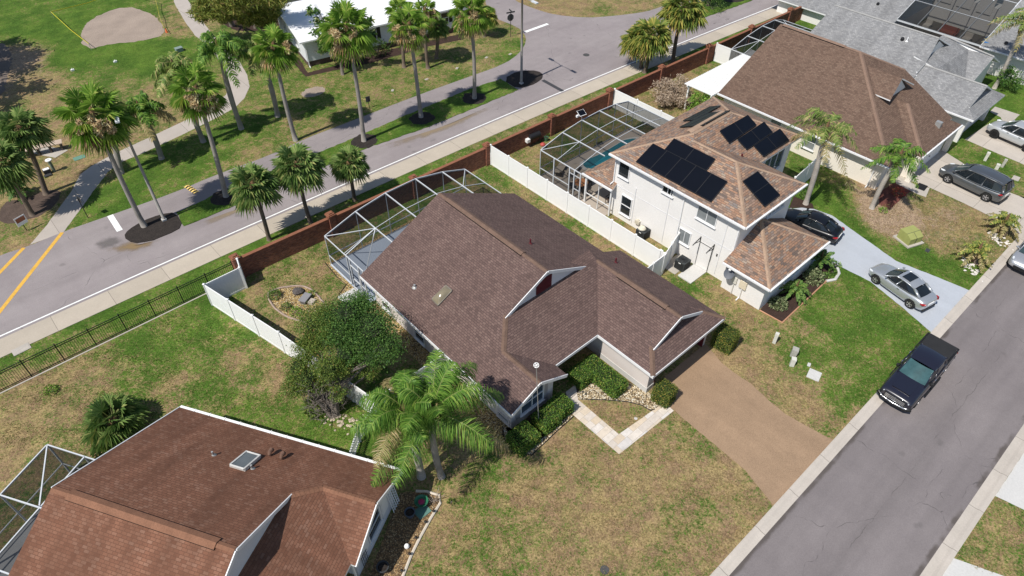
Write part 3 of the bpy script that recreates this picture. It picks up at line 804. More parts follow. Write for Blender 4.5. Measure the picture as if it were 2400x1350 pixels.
def downspout(root, c, z0, z1, n, world=True, m=None):
    mb = MB(); c = Vector((c[0], c[1], 0)); n = Vector((n[0], n[1], 0))
    mb.beam(c + n * .06 + Vector((0, 0, z0 + .12)), c + n * .06 + Vector((0, 0, z1)), .07, .09, 0, up=n)
    mb.beam(c + n * .06 + Vector((0, 0, z0 + .12)), c + n * .40 + Vector((0, 0, z0 + .05)), .07, .09)
    return mb.build('downspout', m or trim, root, world)

# ================================================================ the house in the middle
Hm = thing('house', 'single-storey beige house under a large dark brown shingle roof with a dome skylight', 'house', (20.7, 22, 0))
S = .49
zL = lambda x: 2.5 + S * (x - 14.1)
zF = lambda y: 2.5 + S * (y - 16.64)
mb = MB()
hy = 20.14; hx = 14.1 + (hy - 16.64)
lp = [(14.1, 15.75), (16.15, 15.75), (16.15, 18.69), (hx, hy), (hx, 20.05), (20.72, 20.05), (20.72, 30.2), (14.1, 30.2)]
polys = [[(x, y, zL(x)) for x, y in lp]]
polys.append([(20.72, 20.05, zL(20.72)), (24.12, 20.05, 2.5 + S * (27.34 - 24.12)), (24.12, 20.3, 2.5 + S * (27.34 - 24.12)), (27.34, 20.3, 2.5), (27.34, 30.2, 2.5), (20.72, 30.2, zL(20.72))])
polys.append([(16.15, 15.75, 3.5), (18.2, 15.75, 2.5), (18.2, 16.64, 2.5), (16.15, 18.69, 3.5)])
vx = 24.97; vy = 16.64 + (vx - 21.65)
polys.append([(18.2, 16.64, 2.5), (21.65, 16.64, 2.5), (vx, vy, zF(vy)), (vx, 20.7, zF(20.7)), (18.16, 20.7, zF(20.7)), (hx, hy, zF(hy)), (16.15, 18.69, 3.5)])
zW = 2.5 + S * (vx - 21.65)
gx0, gx1, gy = 22.8, 27.15, 13.65
polys.append([(21.65, 12.5, 2.5), (gx0, gy, 2.5 + S * (gx0 - 21.65)), (gx0, 13.48, 2.5 + S * (gx0 - 21.65)), (vx, 13.48, zW), (vx, vy, zW), (21.65, 16.64, 2.5)])
polys.append([(vx, 13.48, zW), (gx1, 13.48, 2.5 + S * (28.3 - gx1)), (gx1, gy, 2.5 + S * (28.3 - gx1)), (28.3, 12.5, 2.5), (28.3, 20.8, 2.5), (vx, 20.8, zW)])
zg = lambda y: 2.5 + S * (y - 12.5)
polys.append([(21.65, 12.5, 2.5), (28.3, 12.5, 2.5), (gx1, gy, zg(gy)), (26.8, 14.1, zg(14.1)), (23.2, 14.1, zg(14.1)), (gx0, gy, zg(gy))])
mb.roof(polys, .13)
mb.build('roof', [roof_main, trim], Hm, True)
wl = MB()
wl.box(14.68, 18.6, 0, 26.75, 29.75, 2.42); wl.box(14.68, 16.42, 0, 17.85, 18.6, 2.42); wl.box(22.2, 13.05, 0, 22.8, 18.6, 2.42)
wl.box(27.55, 13.05, 0, 27.8, 20.6, 2.42); wl.box(22.8, 13.25, 2.18, 27.55, 13.5, 2.42); wl.box(22.8, 13.6, 0, 27.55, 13.7, 2.2)
wl.box(22.8, 18.3, 0, 27.55, 18.6, 2.42)
wl.face([(14.68, 16.42, 2.42), (17.85, 16.42, 2.42), (16.15, 16.42, 3.28)])       # little front gable
wl.face([(14.68, 29.75, 2.42), (26.75, 29.75, 2.42), (20.72, 29.75, 5.4)])
wl.box(27.3, 20.55, 2.42, 28.0, 20.7, 2.48)
wl.build('wall', stucco_main, Hm, True)
b = MB(); b.box(22.17, 13.02, 0, 22.83, 17, .42); b.build('wall_base', concrete_white, Hm, True)
gw = MB(); gw.face([(17.6, 20.16, 4.15), (24.0, 20.16, 4.05), (20.72, 20.16, 5.66)]); gw.build('gable_wall', stucco_grey, Hm, True)
gw = MB(); gw.face([(23.0, 13.95, 2.95), (26.95, 13.95, 2.95), (vx, 13.95, 4.0)]); gw.build('gable_wall', stucco_grey, Hm, True)
lv = MB(); lv.box(19.95, 20.10, 4.3, 21.15, 20.165, 5.25)
for i in range(8): lv.box(20.0, 20.085, 4.36 + i * .11, 21.1, 20.10, 4.41 + i * .11)
lv.build('gable_louvre', maroon, Hm, True)
boards(Hm, (((hx - .1, 20.03, zL(hx - .1)), (20.72, 20.03, zL(20.72))), ((20.72, 20.03, zL(20.72)), (24.2, 20.03, 4.04)), ((14.1, 15.73, 2.5), (16.15, 15.73, 3.5)), ((16.15, 15.73, 3.5), (18.2, 15.73, 2.5)), ((22.75, 13.46, 3.04), (vx, 13.46, zW)), ((vx, 13.46, zW), (27.2, 13.46, 3.04))))
boards(Hm, (((14.08, 15.75, 2.40), (14.08, 30.2, 2.40)), ((18.2, 16.62, 2.40), (21.66, 16.62, 2.40)), ((21.63, 12.5, 2.40), (21.63, 16.62, 2.40)), ((21.6, 12.48, 2.40), (28.3, 12.48, 2.40))), None, True, 'fascia', .04, .2, 0)
ridge_vent(Hm, (20.72, 29.3, 5.76), (20.72, 22.1, 5.76), cap_main)
ridge_vent(Hm, (vx, 18.2, zW + .01), (vx, 14.5, zW + .01), cap_main)
caps(Hm, cap_main, (((20.72, 30.15, 5.75), (20.72, 29.3, 5.75)), ((20.72, 22.1, 5.75), (20.72, 20.1, 5.75)), ((16.15, 18.69, 3.5), (hx, hy, 4.21)), ((16.15, 15.78, 3.5), (16.15, 18.69, 3.5)), ((21.65, 12.5, 2.5), (gx0, gy, 3.06)), ((28.3, 12.5, 2.5), (gx1, gy, 3.06)), ((vx, 20.0, zW), (vx, 18.2, zW)), ((vx, 14.5, zW), (vx, 13.5, zW))))
nL = Vector((-S, 0, 1)).normalized(); P0 = Vector((14.1, 20, 2.5))
# dome skylight on the left slope
cn = [on_plane(x, y, P0, nL) for x, y in ((1014, 702), (1028, 717), (1060, 683), (1046, 671))]
sk = MB(); up = nL * .10
for i in range(4):
    a, c_ = cn[i], cn[(i + 1) % 4]; sk.beam(a + up * .5, c_ + up * .5, .07, .12)
sko = sk.build('skylight', mat('skylight_frame', (.20, .18, .15), .6, .1, 3), Hm, True)
dm = MB(); N = 8
cen = sum(cn, Vector((0, 0, 0))) / 4
gp = lambda i, j: cn[0].lerp(cn[1], i / N).lerp(cn[3].lerp(cn[2], i / N), j / N) + nL * (.10 + .24 * (math.sin(math.pi * i / N) * math.sin(math.pi * j / N)) ** .6)
dm.add([gp(i, j) for i in range(N + 1) for j in range(N + 1)], [(i * (N + 1) + j, (i + 1) * (N + 1) + j, (i + 1) * (N + 1) + j + 1, i * (N + 1) + j + 1) for i in range(N) for j in range(N)])
dm.build('dome', mat('smoky_acrylic', (.21, .18, .12), .15, .15, 2, spec=.6), sko, True, smooth=True)
pipe_vent(Hm, on_plane(972, 673, P0, nL), grey_metal, .2, .07)
nR = Vector((S, 0, 1)).normalized()
pipe_vent(Hm, on_plane(1243, 571, (27.34, 20, 2.5), nR), maroon, .35, .05); pipe_vent(Hm, on_plane(1443, 615, (28.3, 18, 2.5), nR), maroon, .35, .05)
# left wall windows, bump window, garage door, front door
for px, py in ((889, 705), (972, 775), (1021, 825)):
    q = at(px, py, 1.5); window(Hm, (14.68, q.y if px != 889 else 28.4, .95), .95, 1.2, (-1, 0), trim, pane_dark, (0, 1))
window(Hm, (14.68, 17.0, .5), .9, .35, (-1, 0), stucco_main, pane_grey, (0, 0), name='wall_vent', fw=.04)
window(Hm, (16.2, 16.42, 1.45), 1.7, 1.5, (0, -1), trim, pane_blue, (1, 1))
sr = MB()
for x0, x1, z0, z1 in ((15.0, 15.28, .55, 2.4), (17.12, 17.40, .55, 2.4), (15.28, 17.12, 2.25, 2.4)): sr.box(x0, 16.38, z0, x1, 16.43, z1)
sr.build('window_surround', stucco_taupe, Hm, True)
gd = MB(); gd.box(22.82, 13.5, 0.02, 27.53, 13.56, 2.18)
for i in range(1, 4): gd.box(22.82, 13.494, .54 * i - .012, 27.53, 13.5, .54 * i + .012)
for i in range(4):
    for j in range(8): gd.box(22.95 + j * .58, 13.488, .1 + i * .54, 23.41 + j * .58, 13.499, .44 + i * .54)
gdo = gd.build('garage_door', mat('pale_grey_door', (.55, .55, .57), .6, .04, 1), Hm, True)
h = MB(); h.box(25.1, 13.45, .75, 25.25, 13.49, .79); h.build('handle', black_metal, gdo, True)
gt = MB()
for x in (22.8, 27.5): gt.box(x, 13.03, 0, x + .06, 13.5, 2.2)
gt.build('door_trim', maroon, Hm, True)
d = MB(); d.box(19.4, 18.55, .05, 20.35, 18.6, 2.15); dd = d.build('front_door', maroon, Hm, True)
h = MB(); h.tube([(20.25, 18.5, 1.0), (20.25, 18.5, 1.12)], .02, 6); h.build('handle', grey_metal, dd, True)
l = MB(); l.box(22.0, 12.98, 1.75, 22.18, 13.1, 2.0); l.tube([(22.09, 13.04, 2.0), (22.09, 13.04, 2.1)], [.07, .02], 8); l.build('porch_lamp', black_metal, Hm, True)

# ================================================================ screened cages
def cage(root, prof, y0, ys, panel_m, w=.048, walls=True, z_rail=.9, ymid=None, xend=None):
    """end wall of posts at y0, roof beams along y to ys[i], polygonal roof profile [(x, z)]"""
    fr = []
    n = len(prof)
    for i, (x, z) in enumerate(prof):
        b = MB(); b.beam((x, y0, .03), (x, y0, z), w, w); b.build('post', white_metal, root, True)
    b = MB()
    for (xa, za), (xb, zb) in zip(prof[:-1], prof[1:]):
        b.beam((xa, y0, za), (xb, y0, zb), w, .1)
    for z in (z_rail, .12): b.beam((prof[0][0], y0, z), (prof[-1][0], y0, z), .05, .06)
    b.build('end_frame', white_metal, root, True)
    for i, (x, z) in enumerate(prof):
        b = MB(); b.beam((x, y0, z), (x, ys[i], z), .058 if 0 < i < n - 1 else w, .095 if 0 < i < n - 1 else .07); b.build('roof_beam', white_metal, root, True)
    for ym in (ymid or []):
        b = MB()
        for i in range(n - 1):
            if ym > max(ys[i], ys[i + 1]) + .1: b.beam((prof[i][0], ym, prof[i][1]), (prof[i + 1][0], ym, prof[i + 1][1]), .036, .045)
        b.build('purlin', white_metal, root, True)
    if ymid:
        for k, l in ((0, 1), (-1, -2)):
            b = MB(); b.beam((prof[k][0], y0, prof[k][1]), (prof[l][0], ymid[0], prof[l][1]), .045, .05); b.build('brace', white_metal, root, True)
    s = MB()
    for i in range(n - 1):
        (xa, za), (xb, zb) = prof[i], prof[i + 1]
        s.face([(xa, y0 + .005, 0.05), (xb, y0 + .005, 0.05), (xb, y0 + .005, zb), (xa, y0 + .005, za)])
        s.face([(xa, y0, za + .01), (xb, y0, zb + .01), (xb, ys[i + 1], zb + .01), (xa, ys[i], za + .01)])
    for k in (0, -1):
        x, z = prof[k]; s.face([(x, y0, .05), (x, ys[k], .05), (x, ys[k], z), (x, y0, z)])
    s.build('screen', panel_m, root, True)

Cg = thing('screen_cage', 'white framed screened lanai cage at the rear of the brown roofed house in the middle', 'pool cage', (20.6, 33, 0))
cage(Cg, [(14.42, 2.6), (17.0, 3.36), (19.5, 3.7), (22.1, 3.7), (24.5, 3.2), (26.6, 2.5)], 35.02, [30.3] * 6, screen_dark, ymid=[32.6])
b = MB(); b.beam((14.42, 32.4, 2.6), (17.0, 32.6, 3.36), .06, .06); b.beam((17.0, 32.6, 3.36), (14.7, 30.35, 2.6), .05, .05)
b.build('brace', white_metal, Cg, True)
for y in (32.3, 31.95, 30.9, 30.35):
    b = MB(); b.beam((14.42, y, .03), (14.42, y, 2.6), .07, .07); b.build('post', white_metal, Cg, True)
b = MB(); b.beam((14.42, 35, .9), (14.42, 32.3, .9), .05, .06); b.beam((14.42, 35, .1), (14.42, 32.3, .1), .05, .08); b.beam((14.42, 30.9, .9), (14.42, 30.35, .9), .05, .06); b.build('side_rail', white_metal, Cg, True)
dr = MB()
for y in (31.9, 30.98): dr.beam((14.38, y, .08), (14.38, y, 2.1), .06, .05)
for z in (.1, .95, 2.1): dr.beam((14.38, 31.9, z), (14.38, 30.98, z), .05, .07)
dro = dr.build('screen_door', white_metal, Cg, True)
h = MB(); h.box(14.30, 31.75, 1.0, 14.36, 31.79, 1.12); h.build('handle', black_metal, dro, True)

# ================================================================ white two-storey house
Hb = thing('house', 'white stucco two-storey house with multicoloured tan shingles and black solar panels', 'house', (38, 20, 0))
T = .45; e = 5.3
q = lambda x, y, z: (x, y, z)
rz = e + T * 3.95; fz = e + T * 3.5
mb = MB()
mb.roof([[(33.05, 15.05, e), (36.55, 18.55, fz), (36.55, 22.0, fz), (37.0, 22.45, rz), (33.05, 26.4, e)],
         [(33.05, 15.05, e), (40.05, 15.05, e), (36.55, 18.55, fz)],
         [(40.05, 15.05, e), (40.05, 18.5, e), (36.55, 22.0, fz), (36.55, 18.55, fz)],
         [(40.05, 18.5, e), (45.3, 18.5, e), (41.35, 22.45, rz), (37.0, 22.45, rz), (36.55, 22.0, fz)],
         [(45.3, 18.5, e), (45.3, 26.4, e), (41.35, 22.45, rz)],
         [(45.3, 26.4, e), (33.05, 26.4, e), (37.0, 22.45, rz), (41.35, 22.45, rz)]], .14)
mb.build('roof', [roof_tan, trim], Hb, True)
mb = MB()
a0 = (35.9, 15.5, 2.5 + .5 * 3.5)
mb.roof([[(32.4, 12.05, 2.5), a0, (32.4, 15.55, 2.5)], [(32.4, 12.05, 2.5), (39.4, 12.05, 2.5), a0], [(39.4, 12.05, 2.5), (39.4, 15.55, 2.5), a0]], .13)
mb.build('garage_roof', [roof_tan, trim], Hb, True)
mb = MB()
l0 = (34.9, 26.4, 3.6)
mb.roof([[(32.85, 28.56, 2.6), (32.85, 25.6, 2.6), (34.9, 26.0, 3.6), (34.9, 26.3, 3.6)], [(32.85, 28.56, 2.6), (34.9, 26.3, 3.6), (38.5, 26.3, 3.6), (38.5, 28.56, 2.6)]], .12)
mb.build('lanai_roof', [roof_tan, trim], Hb, True)
wl = MB()
wl.box(33.42, 15.5, 0, 39.65, 18.9, 5.2); wl.box(33.42, 18.9, 0, 44.9, 26.0, 5.2)
wl.box(32.92, 12.5, 0, 39.0, 15.5, 2.42)
wl.build('wall', stucco_white, Hb, True)
for y0, y1, z in ((15.5, 26.0, 2.72),):
    b = MB(); b.box(33.405, y0, z, 33.42, y1, z + .03); b.build('band_joint', stucco_grey, Hb, True)
for c, w_, h_, pm, mu in (((33.42, 25.2, 4.35), .95, 1.35, pane_dark, (0, 0)), ((33.42, 21.3, 4.7), .9, .75, pane_dark, (1, 0)), ((33.42, 18.0, 4.45), 1.5, 1.25, pane_grey, (1, 0)),
                          ((33.42, 24.6, 1.45), .95, 1.6, pane_dark, (0, 1)), ((33.42, 19.3, 1.75), .95, 1.1, pane_grey, (1, 0))):
    window(Hb, c, w_, h_, (-1, 0), trim, pm, mu)
window(Hb, (37.6, 15.5, 4.5), 2.0, 1.0, (0, -1), trim, pane_grey, (3, 0))
window(Hb, (36.3, 12.5, 1.5), 1.8, 1.1, (0, -1), trim, pane_blue, (2, 1))
window(Hb, (42.6, 18.9, 3.95), 2.6, 1.7, (0, -1), trim, pane_blue, (2, 0))
window(Hb, (41.0, 18.9, 1.5), 1.0, 2.0, (0, -1), trim, pane_blue, (0, 1))
for y in (23.9, 21.0, 16.4): 
    b = MB(); b.box(33.36, y, .3, 33.42, y + .05, 5.2 if y < 23 else 3.4); b.build('conduit', trim, Hb, True)
gutter(Hb, (32.97, 15.0, 5.26), (32.97, 26.4, 5.26)); gutter(Hb, (33.0, 14.98, 5.26), (40.1, 14.98, 5.26)); gutter(Hb, (32.33, 12.0, 2.46), (32.33, 15.5, 2.46)); gutter(Hb, (32.35, 11.98, 2.46), (39.45, 11.98, 2.46)); gutter(Hb, (32.78, 25.6, 2.56), (32.78, 28.6, 2.56))
downspout(Hb, (33.42, 26.0, 0), 2.8, 5.2, (-1, 0)); downspout(Hb, (33.42, 15.55, 0), 2.7, 5.2, (-1, 0)); downspout(Hb, (32.92, 14.0, 0), 0, 2.4, (-1, 0)); downspout(Hb, (33.42, 19.9, 0), 0, 5.2, (-1, 0))
ridge_vent(Hb, (37.1, 22.9, 6.95), (41.2, 22.9, 6.95), cap_tan, slope=.3)
caps(Hb, cap_tan, (((33.05, 15.05, e), (36.55, 18.55, fz)), ((40.05, 15.05, e), (36.55, 18.55, fz)), ((36.55, 18.55, fz), (36.55, 22, fz)), ((37, 22.45, rz), (41.35, 22.45, rz)), ((45.3, 18.5, e), (41.35, 22.45, rz)), ((33.05, 26.4, e), (37, 22.45, rz)), ((45.3, 26.4, e), (41.35, 22.45, rz)), ((32.4, 12.05, 2.5), a0), ((39.4, 12.05, 2.5), a0)), True, .26)
for px, py in ((1661, 358), (1738, 368)):
    pipe_vent(Hb, on_plane(px, py, (40, 18.5, e), Vector((0, -T, 1)).normalized()), grey_metal if px < 1700 else maroon, .25, .06)
col = MB(); col.beam((33.0, 28.3, .05), (33.0, 28.3, 2.5), .14, .14); col.beam((33.0, 25.8, .05), (33.0, 25.8, 2.5), .1, .1); col.beam((33.0, 28.3, .9), (33.0, 25.8, .9), .05, .06); col.beam((33.0, 27.0, .05), (33.0, 27.0, 2.5), .06, .06)
col.build('lanai_post', trim, Hb, True)
# door with bracketed awning frame on the side wall
d = MB(); d.box(33.38, 17.0, .1, 33.41, 18.0, 2.15)
dd = d.build('side_door', stucco_white, Hb, True)
d = MB()
for a, bb in (((33.36, 17.0, .1), (33.36, 17.0, 2.15)), ((33.36, 18.0, .1), (33.36, 18.0, 2.15)), ((33.36, 17.0, 2.15), (33.36, 18.0, 2.15))): d.beam(a, bb, .03, .03)
d.build('door_seal', dark_grey, dd, True)
d = MB()
for y in (16.95, 18.05):
    d.beam((33.38, y, 2.5), (32.55, y, 2.25), .04, .07); d.beam((33.38, y, 2.15), (32.75, y, 2.3), .03, .04); d.beam((33.38, y, 2.55), (33.38, y, 2.1), .05, .05)
d.build('awning_bracket', black_metal, Hb, True)
sheet('step_pad', [W(31.6, 17.0), W(33.4, 17.0), W(33.4, 18.1), W(31.6, 18.1)], .08, concrete_white, th=.08)
sheet('step_pad', [W(31.55, 18.3), W(33.4, 18.3), W(33.4, 19.5), W(31.55, 19.5)], .05, concrete, th=.05)

def panel_array(corners, plane_pt, n, rows, cols, label=None):
    """framed black solar panels on the roof; corners are photo pixels in order; each panel is a part of the house"""
    c = [on_plane(x, y, plane_pt, n) + n * .10 for x, y in corners]
    qq = lambda a, b: c[0].lerp(c[1], a).lerp(c[3].lerp(c[2], a), b)
    for i in range(rows):
        for j in range(cols):
            k = [qq(j / cols, i / rows), qq((j + 1) / cols, i / rows), qq((j + 1) / cols, (i + 1) / rows), qq(j / cols, (i + 1) / rows)]
            m_ = sum(k, Vector((0, 0, 0))) / 4; g = MB()
            for s in range(4): g.beam(k[s].lerp(m_, .007), k[(s + 1) % 4].lerp(m_, .007), .03, .05, 1)
            top = [p.lerp(m_, .007) + n * .012 for p in k]
            g.face(top if (k[1] - k[0]).cross(k[2] - k[0]).dot(n) > 0 else list(reversed(top)), 0)
            g.build('solar_panel', [solar_m, black_metal], Hb, True)
    for i in range(rows + 1):
        t = min(.9, max(.1, i / rows)); r_ = MB()
        r_.beam(qq(0, t) - n * .06, qq(1, t) - n * .06, .04, .05); r_.build('mounting_rail', grey_metal, Hb, True)
nBl = Vector((-T, 0, 1)).normalized(); pBl = (33.05, 20, e)
nBf = Vector((0, -T, 1)).normalized()
panel_array([(1491, 381), (1667, 475), (1705, 428), (1531, 339)], pBl, nBl, 1, 5, 'long solar array of five panels near the left eave of the white house roof')
panel_array([(1558, 353), (1656, 402), (1677, 375), (1580, 327)], pBl, nBl, 1, 2, 'short solar array of two panels above the long five-panel array')
pf = (40, 18.5, e)
panel_array([(1708, 338), (1771, 295), (1751, 272), (1685, 309)], pf, nBf, 1, 2, 'uppermost of the three stepped solar arrays beside the roof valley')
panel_array([(1749, 353), (1809, 312), (1789, 288), (1727, 329)], pf, nBf, 1, 2, 'middle one of the three stepped solar arrays beside the roof valley')
panel_array([(1788, 369), (1848, 331), (1826, 304), (1765, 344)], pf, nBf, 1, 2, 'lowest of the three stepped solar arrays, closest to the front eave')
panel_array([(1790, 486), (1826, 459), (1774, 404), (1739, 427)], (36, 15.05, e), nBf, 2, 1, 'solar array of two panels alone on the front hip of the white house roof')
nBb = Vector((0, T, 1)).normalized(); pb = (40, 26.4, e)
panel_array([(1593, 301), (1648, 297), (1712, 262), (1660, 268)], pb, nBb, 1, 3, 'solar array on the rear slope seen edge on, nearer the ridge')
panel_array([(1601, 286), (1628, 284), (1690, 251), (1664, 253)], pb, nBb, 1, 2, 'solar array on the rear slope seen edge on, nearer the rear eave')

Cb = thing('screen_cage', 'white framed screened cage over the blue swimming pool beside the two-storey house', 'pool cage', (38, 31, 0))
cage(Cb, [(32.7, 2.55), (35.1, 3.15), (37.3, 3.42), (39.4, 3.47), (41.4, 3.35), (43.1, 3.0), (44.0, 2.35)], 33.05, [28.6, 28.5, 26.7, 26.5, 26.5, 26.5, 26.5], screen_soft, ymid=[31.2, 29.3])
for y in (31.5, 29.8, 29.3, 28.65):
    b = MB(); b.beam((32.7, y, .03), (32.7, y, 2.55), .09, .09); b.build('post', white_metal, Cb, True)
b = MB(); b.beam((32.7, 33, .9), (32.7, 29.8, .9), .05, .06); b.beam((32.7, 29.8, 2.1), (32.7, 28.65, 2.1), .05, .06); b.beam((32.7, 29.3, .9), (32.7, 28.65, .9), .05, .06); b.build('side_rail', white_metal, Cb, True)
# pool and deck
pool = [(1364,383),(1372,395),(1390,397),(1412,385),W(41,29.6),W(43.0,30.2),W(43.2,31.6),W(42.0,32.2),(1455,334),(1425,352),(1395,368),(1373,375)]
beige_deck = mat('beige_pool_deck', (.40, .345, .29), .85, .08, .7, .08, 12)
sheet('pool_deck', [W(32.7,26.0),W(44.1,26.0),W(44.1,33.1),W(32.7,33.1)], .03, beige_deck, th=.03)
pp = pts_of(pool, 0); cc = sum(pp, Vector((0, 0, 0))) / len(pp)
cop = [cc + (p - cc) * 1.12 for p in pp]
sheet('pool_coping', [('w', p.x, p.y) for p in cop], .045, mat('pool_coping', (.52, .50, .47), .8, .06, 2), 0, 2)
m = bpy.data.materials.new('pool_water'); t_ = NT(m); v_ = t_.obj()
cw = t_.mix(t_.noise(v_, 1.5, 3), (.012, .12, .16), (.03, .22, .26)); t_.bsdf(cw, .05, 0, .5, t_.bump(t_.noise(v_, 5, 3, .6, .5), .35, .05))
sheet('pool_water', pool, .055, m, 0, 2)

# ================================================================ brown roofed house behind
Hc = thing('house', 'single-storey cream house under a plain mid-brown shingle roof, between the white and the grey houses', 'house', (57, 20, 0))
mb = MB(); rx, rzc = 59.0, 2.5 + S * 8.1
gp_ = [(50.9, 13.5, 2.5), (59.0, 21.6, rzc), (59.0, 29.3, rzc), (50.9, 29.3, 2.5)]
mb.roof([gp_, [(50.9, 13.5, 2.5), (62, 13.5, 2.5), (62, 18.6, 5.0), (59, 21.6, rzc)], [(59, 21.6, rzc), (62, 18.6, 5.0), (62, 29.3, 5.0), (59, 29.3, rzc)],
         ], .13)
mb.roof([[(54.3, 12.5, 2.52), (57.9, 16.1, 4.28), (57.9, 17.1, 4.28), (54.3, 13.5, 2.52)], [(54.3, 12.5, 2.52), (61.5, 12.5, 2.52), (57.9, 16.1, 4.28)], [(61.5, 12.5, 2.52), (61.5, 13.5, 2.52), (57.9, 17.1, 4.28), (57.9, 16.1, 4.28)]], .13, 0)
mb.roof([[(58.3, 20.5, 5.87), (58.3, 17.4, 5.87), (56.25, 17.0, 4.82), (56.25, 18.4, 4.86)], [(58.3, 17.4, 5.87), (58.3, 20.5, 5.87), (60.5, 19.4, 4.75), (60.5, 17.0, 4.75)]], .1)
mb.build('roof', [roof_brown, trim], Hc, True)
wl = MB(); wl.box(51.4, 14.0, 0, 61.6, 28.9, 2.42); wl.box(54.8, 13.0, 0, 61.0, 14.0, 2.42); wl.face([(61.6, 14, 2.4), (61.6, 28.9, 2.4), (61.6, 28.9, 5), (61.6, 18.6, 5.0)])
wl.face([(51.4, 28.9, 2.4), (61.6, 28.9, 2.4), (61.6, 28.9, 5), (59, 28.9, 6.3)]); wl.build('wall', stucco_cream, Hc, True)
gw = MB(); gw.face([(56.5, 17.45, 4.3), (60.3, 17.45, 4.3), (58.3, 17.45, 5.75)]); gw.build('gable_wall', trim, Hc, True)
gutter(Hc, (50.83, 13.5, 2.46), (50.83, 29.3, 2.46)); gutter(Hc, (54.25, 12.45, 2.46), (61.5, 12.45, 2.46))
downspout(Hc, (51.4, 14.6, 0), 0, 2.4, (-1, 0))
window(Hc, (51.4, 20.2, 1.5), 1.0, 1.25, (-1, 0), trim, pane_grey, (0, 1)); window(Hc, (51.4, 23.5, 1.5), 1.0, 1.25, (-1, 0), trim, pane_grey, (0, 1)); window(Hc, (53.0, 14.0, 1.4), 1.4, 1.3, (0, -1), trim, pane_blue, (1, 1))
gd = MB(); gd.box(55.6, 12.93, .02, 60.4, 12.99, 2.15)
for i in range(1, 4): gd.box(55.6, 12.92, .54 * i - .01, 60.4, 12.93, .54 * i + .01)
gdo = gd.build('garage_door', white, Hc, True); h = MB(); h.box(57.9, 12.88, .75, 58.1, 12.92, .79); h.build('handle', black_metal, gdo, True)
ridge_vent(Hc, (59, 29.0, 6.47), (59, 23.0, 6.47), cap_brown)
caps(Hc, cap_brown, ((gp_[0], gp_[1]), ((59, 23, rzc), (59, 21.6, rzc)), ((54.3, 12.5, 2.52), (57.9, 16.1, 4.28)), ((62, 18.6, 5.0), (59, 21.6, rzc))), True, .34)
b = MB(); b.box(58.6, 13.3, 2.9, 58.95, 13.75, 3.4); b.build('roof_vent', grey_metal, Hc, True)
for x in (54.3, 61.05):
    pl_ = MB(); pl_.box(x, 12.55, 0, x + .38, 12.95, 2.4); pl_.build('pillar', stucco_cream, Hc, True)
# white slatted pergola at its rear
Pg = thing('pergola', 'white slatted pergola roof at the back corner of the brown roofed house', 'pergola', (53, 31, 0))
b = MB()
for x in (50.3, 55.5, 60.0): b.beam((x, 32.0, 0), (x, 32.0, 2.4), .12, .12)
b.build('post', white, Pg, True)
b = MB(); b.beam((50.0, 32.0, 2.42), (60.5, 32.0, 2.42), .08, .16); b.beam((50.0, 29.4, 2.42), (60.5, 29.4, 2.42), .08, .16); b.build('beam', white, Pg, True)
b = MB()
for i in range(44):
    x = 50.05 + i * .24; b.box(x, 29.32, 2.5, x + .12, 32.35, 2.58)
b.build('slat_roof', white, Pg, True)
Cc = thing('screen_cage', 'screened cage behind the brown roofed house, partly hidden by its ridge', 'pool cage', (63, 31.5, 0))
cage(Cc, [(59.0, 2.6), (61.5, 3.2), (64.0, 3.5), (66.2, 3.5), (68.0, 3.0)], 33.6, [29.4] * 5, screen_dense, ymid=[32.2, 30.8])
# white fence sections of its yard and the white one at the far right
# ================================================================ grey roofed house
Hd = thing('house', 'single-storey house with pale grey shingle roof behind the silver sport utility vehicle', 'house', (67, 20, 0))
mb = MB()
pr = lambda x: 2.5 + S * (x - 62.4)
mb.roof([[(62.4, 29.2, 2.5), (62.4, 18.4, 2.5), (66.1, 18.4, pr(66.1)), (68.85, 18.95, pr(68.85)), (68.85, 28.5, pr(68.85)), (68.85, 29.2, pr(68.85))], [(68.85, 29.2, pr(68.85)), (68.85, 18.95, pr(68.85)), (71.6, 18.5, 4.3), (75.3, 22, 2.5), (75.3, 29.2, 2.5)]], .13)
mb.roof([[(62.9, 12.1, 2.5), (63.9, 13.2, 2.99), (63.9, 13.05, 2.99), (66.25, 13.05, 4.14), (66.25, 18.8, 4.14), (62.9, 18.6, 2.5)], [(66.25, 18.8, 4.14), (66.25, 13.05, 4.14), (68.6, 13.05, 2.99), (68.6, 13.2, 2.99), (69.55, 12.1, 2.5), (69.55, 16.8, 2.5)],
         [(62.9, 12.1, 2.5), (69.55, 12.1, 2.5), (68.6, 13.2, 2.99), (68.2, 13.6, 3.2), (64.3, 13.6, 3.2), (63.9, 13.2, 2.99)]], .13)
mb.roof([[(66.2, 19.6, 4.55), (66.25, 17.4, 4.1), (69.6, 15.6, 2.5), (72.6, 17.2, 4.0), (72.6, 19.8, 4.6)], [(69.6, 15.6, 2.5), (69.7, 15.0, 2.5), (72.9, 15.0, 4.0), (72.6, 17.2, 4.0)], [(72.9, 15.0, 4.0), (76, 15.0, 2.5), (76, 21, 2.5), (72.6, 19.8, 4.6), (72.6, 17.2, 4.0)]], .12)
mb.build('roof', [roof_grey, trim], Hd, True)
wl = MB(); wl.box(63.3, 13.9, 0, 69.1, 18.6, 2.42); wl.box(63.0, 18.6, 0, 75, 28.8, 2.42); wl.box(63.3, 12.6, 0, 63.6, 13.9, 2.42); wl.box(68.8, 12.6, 0, 69.1, 13.9, 2.42); wl.box(70.3, 15.5, 0, 75.5, 18.6, 2.42)
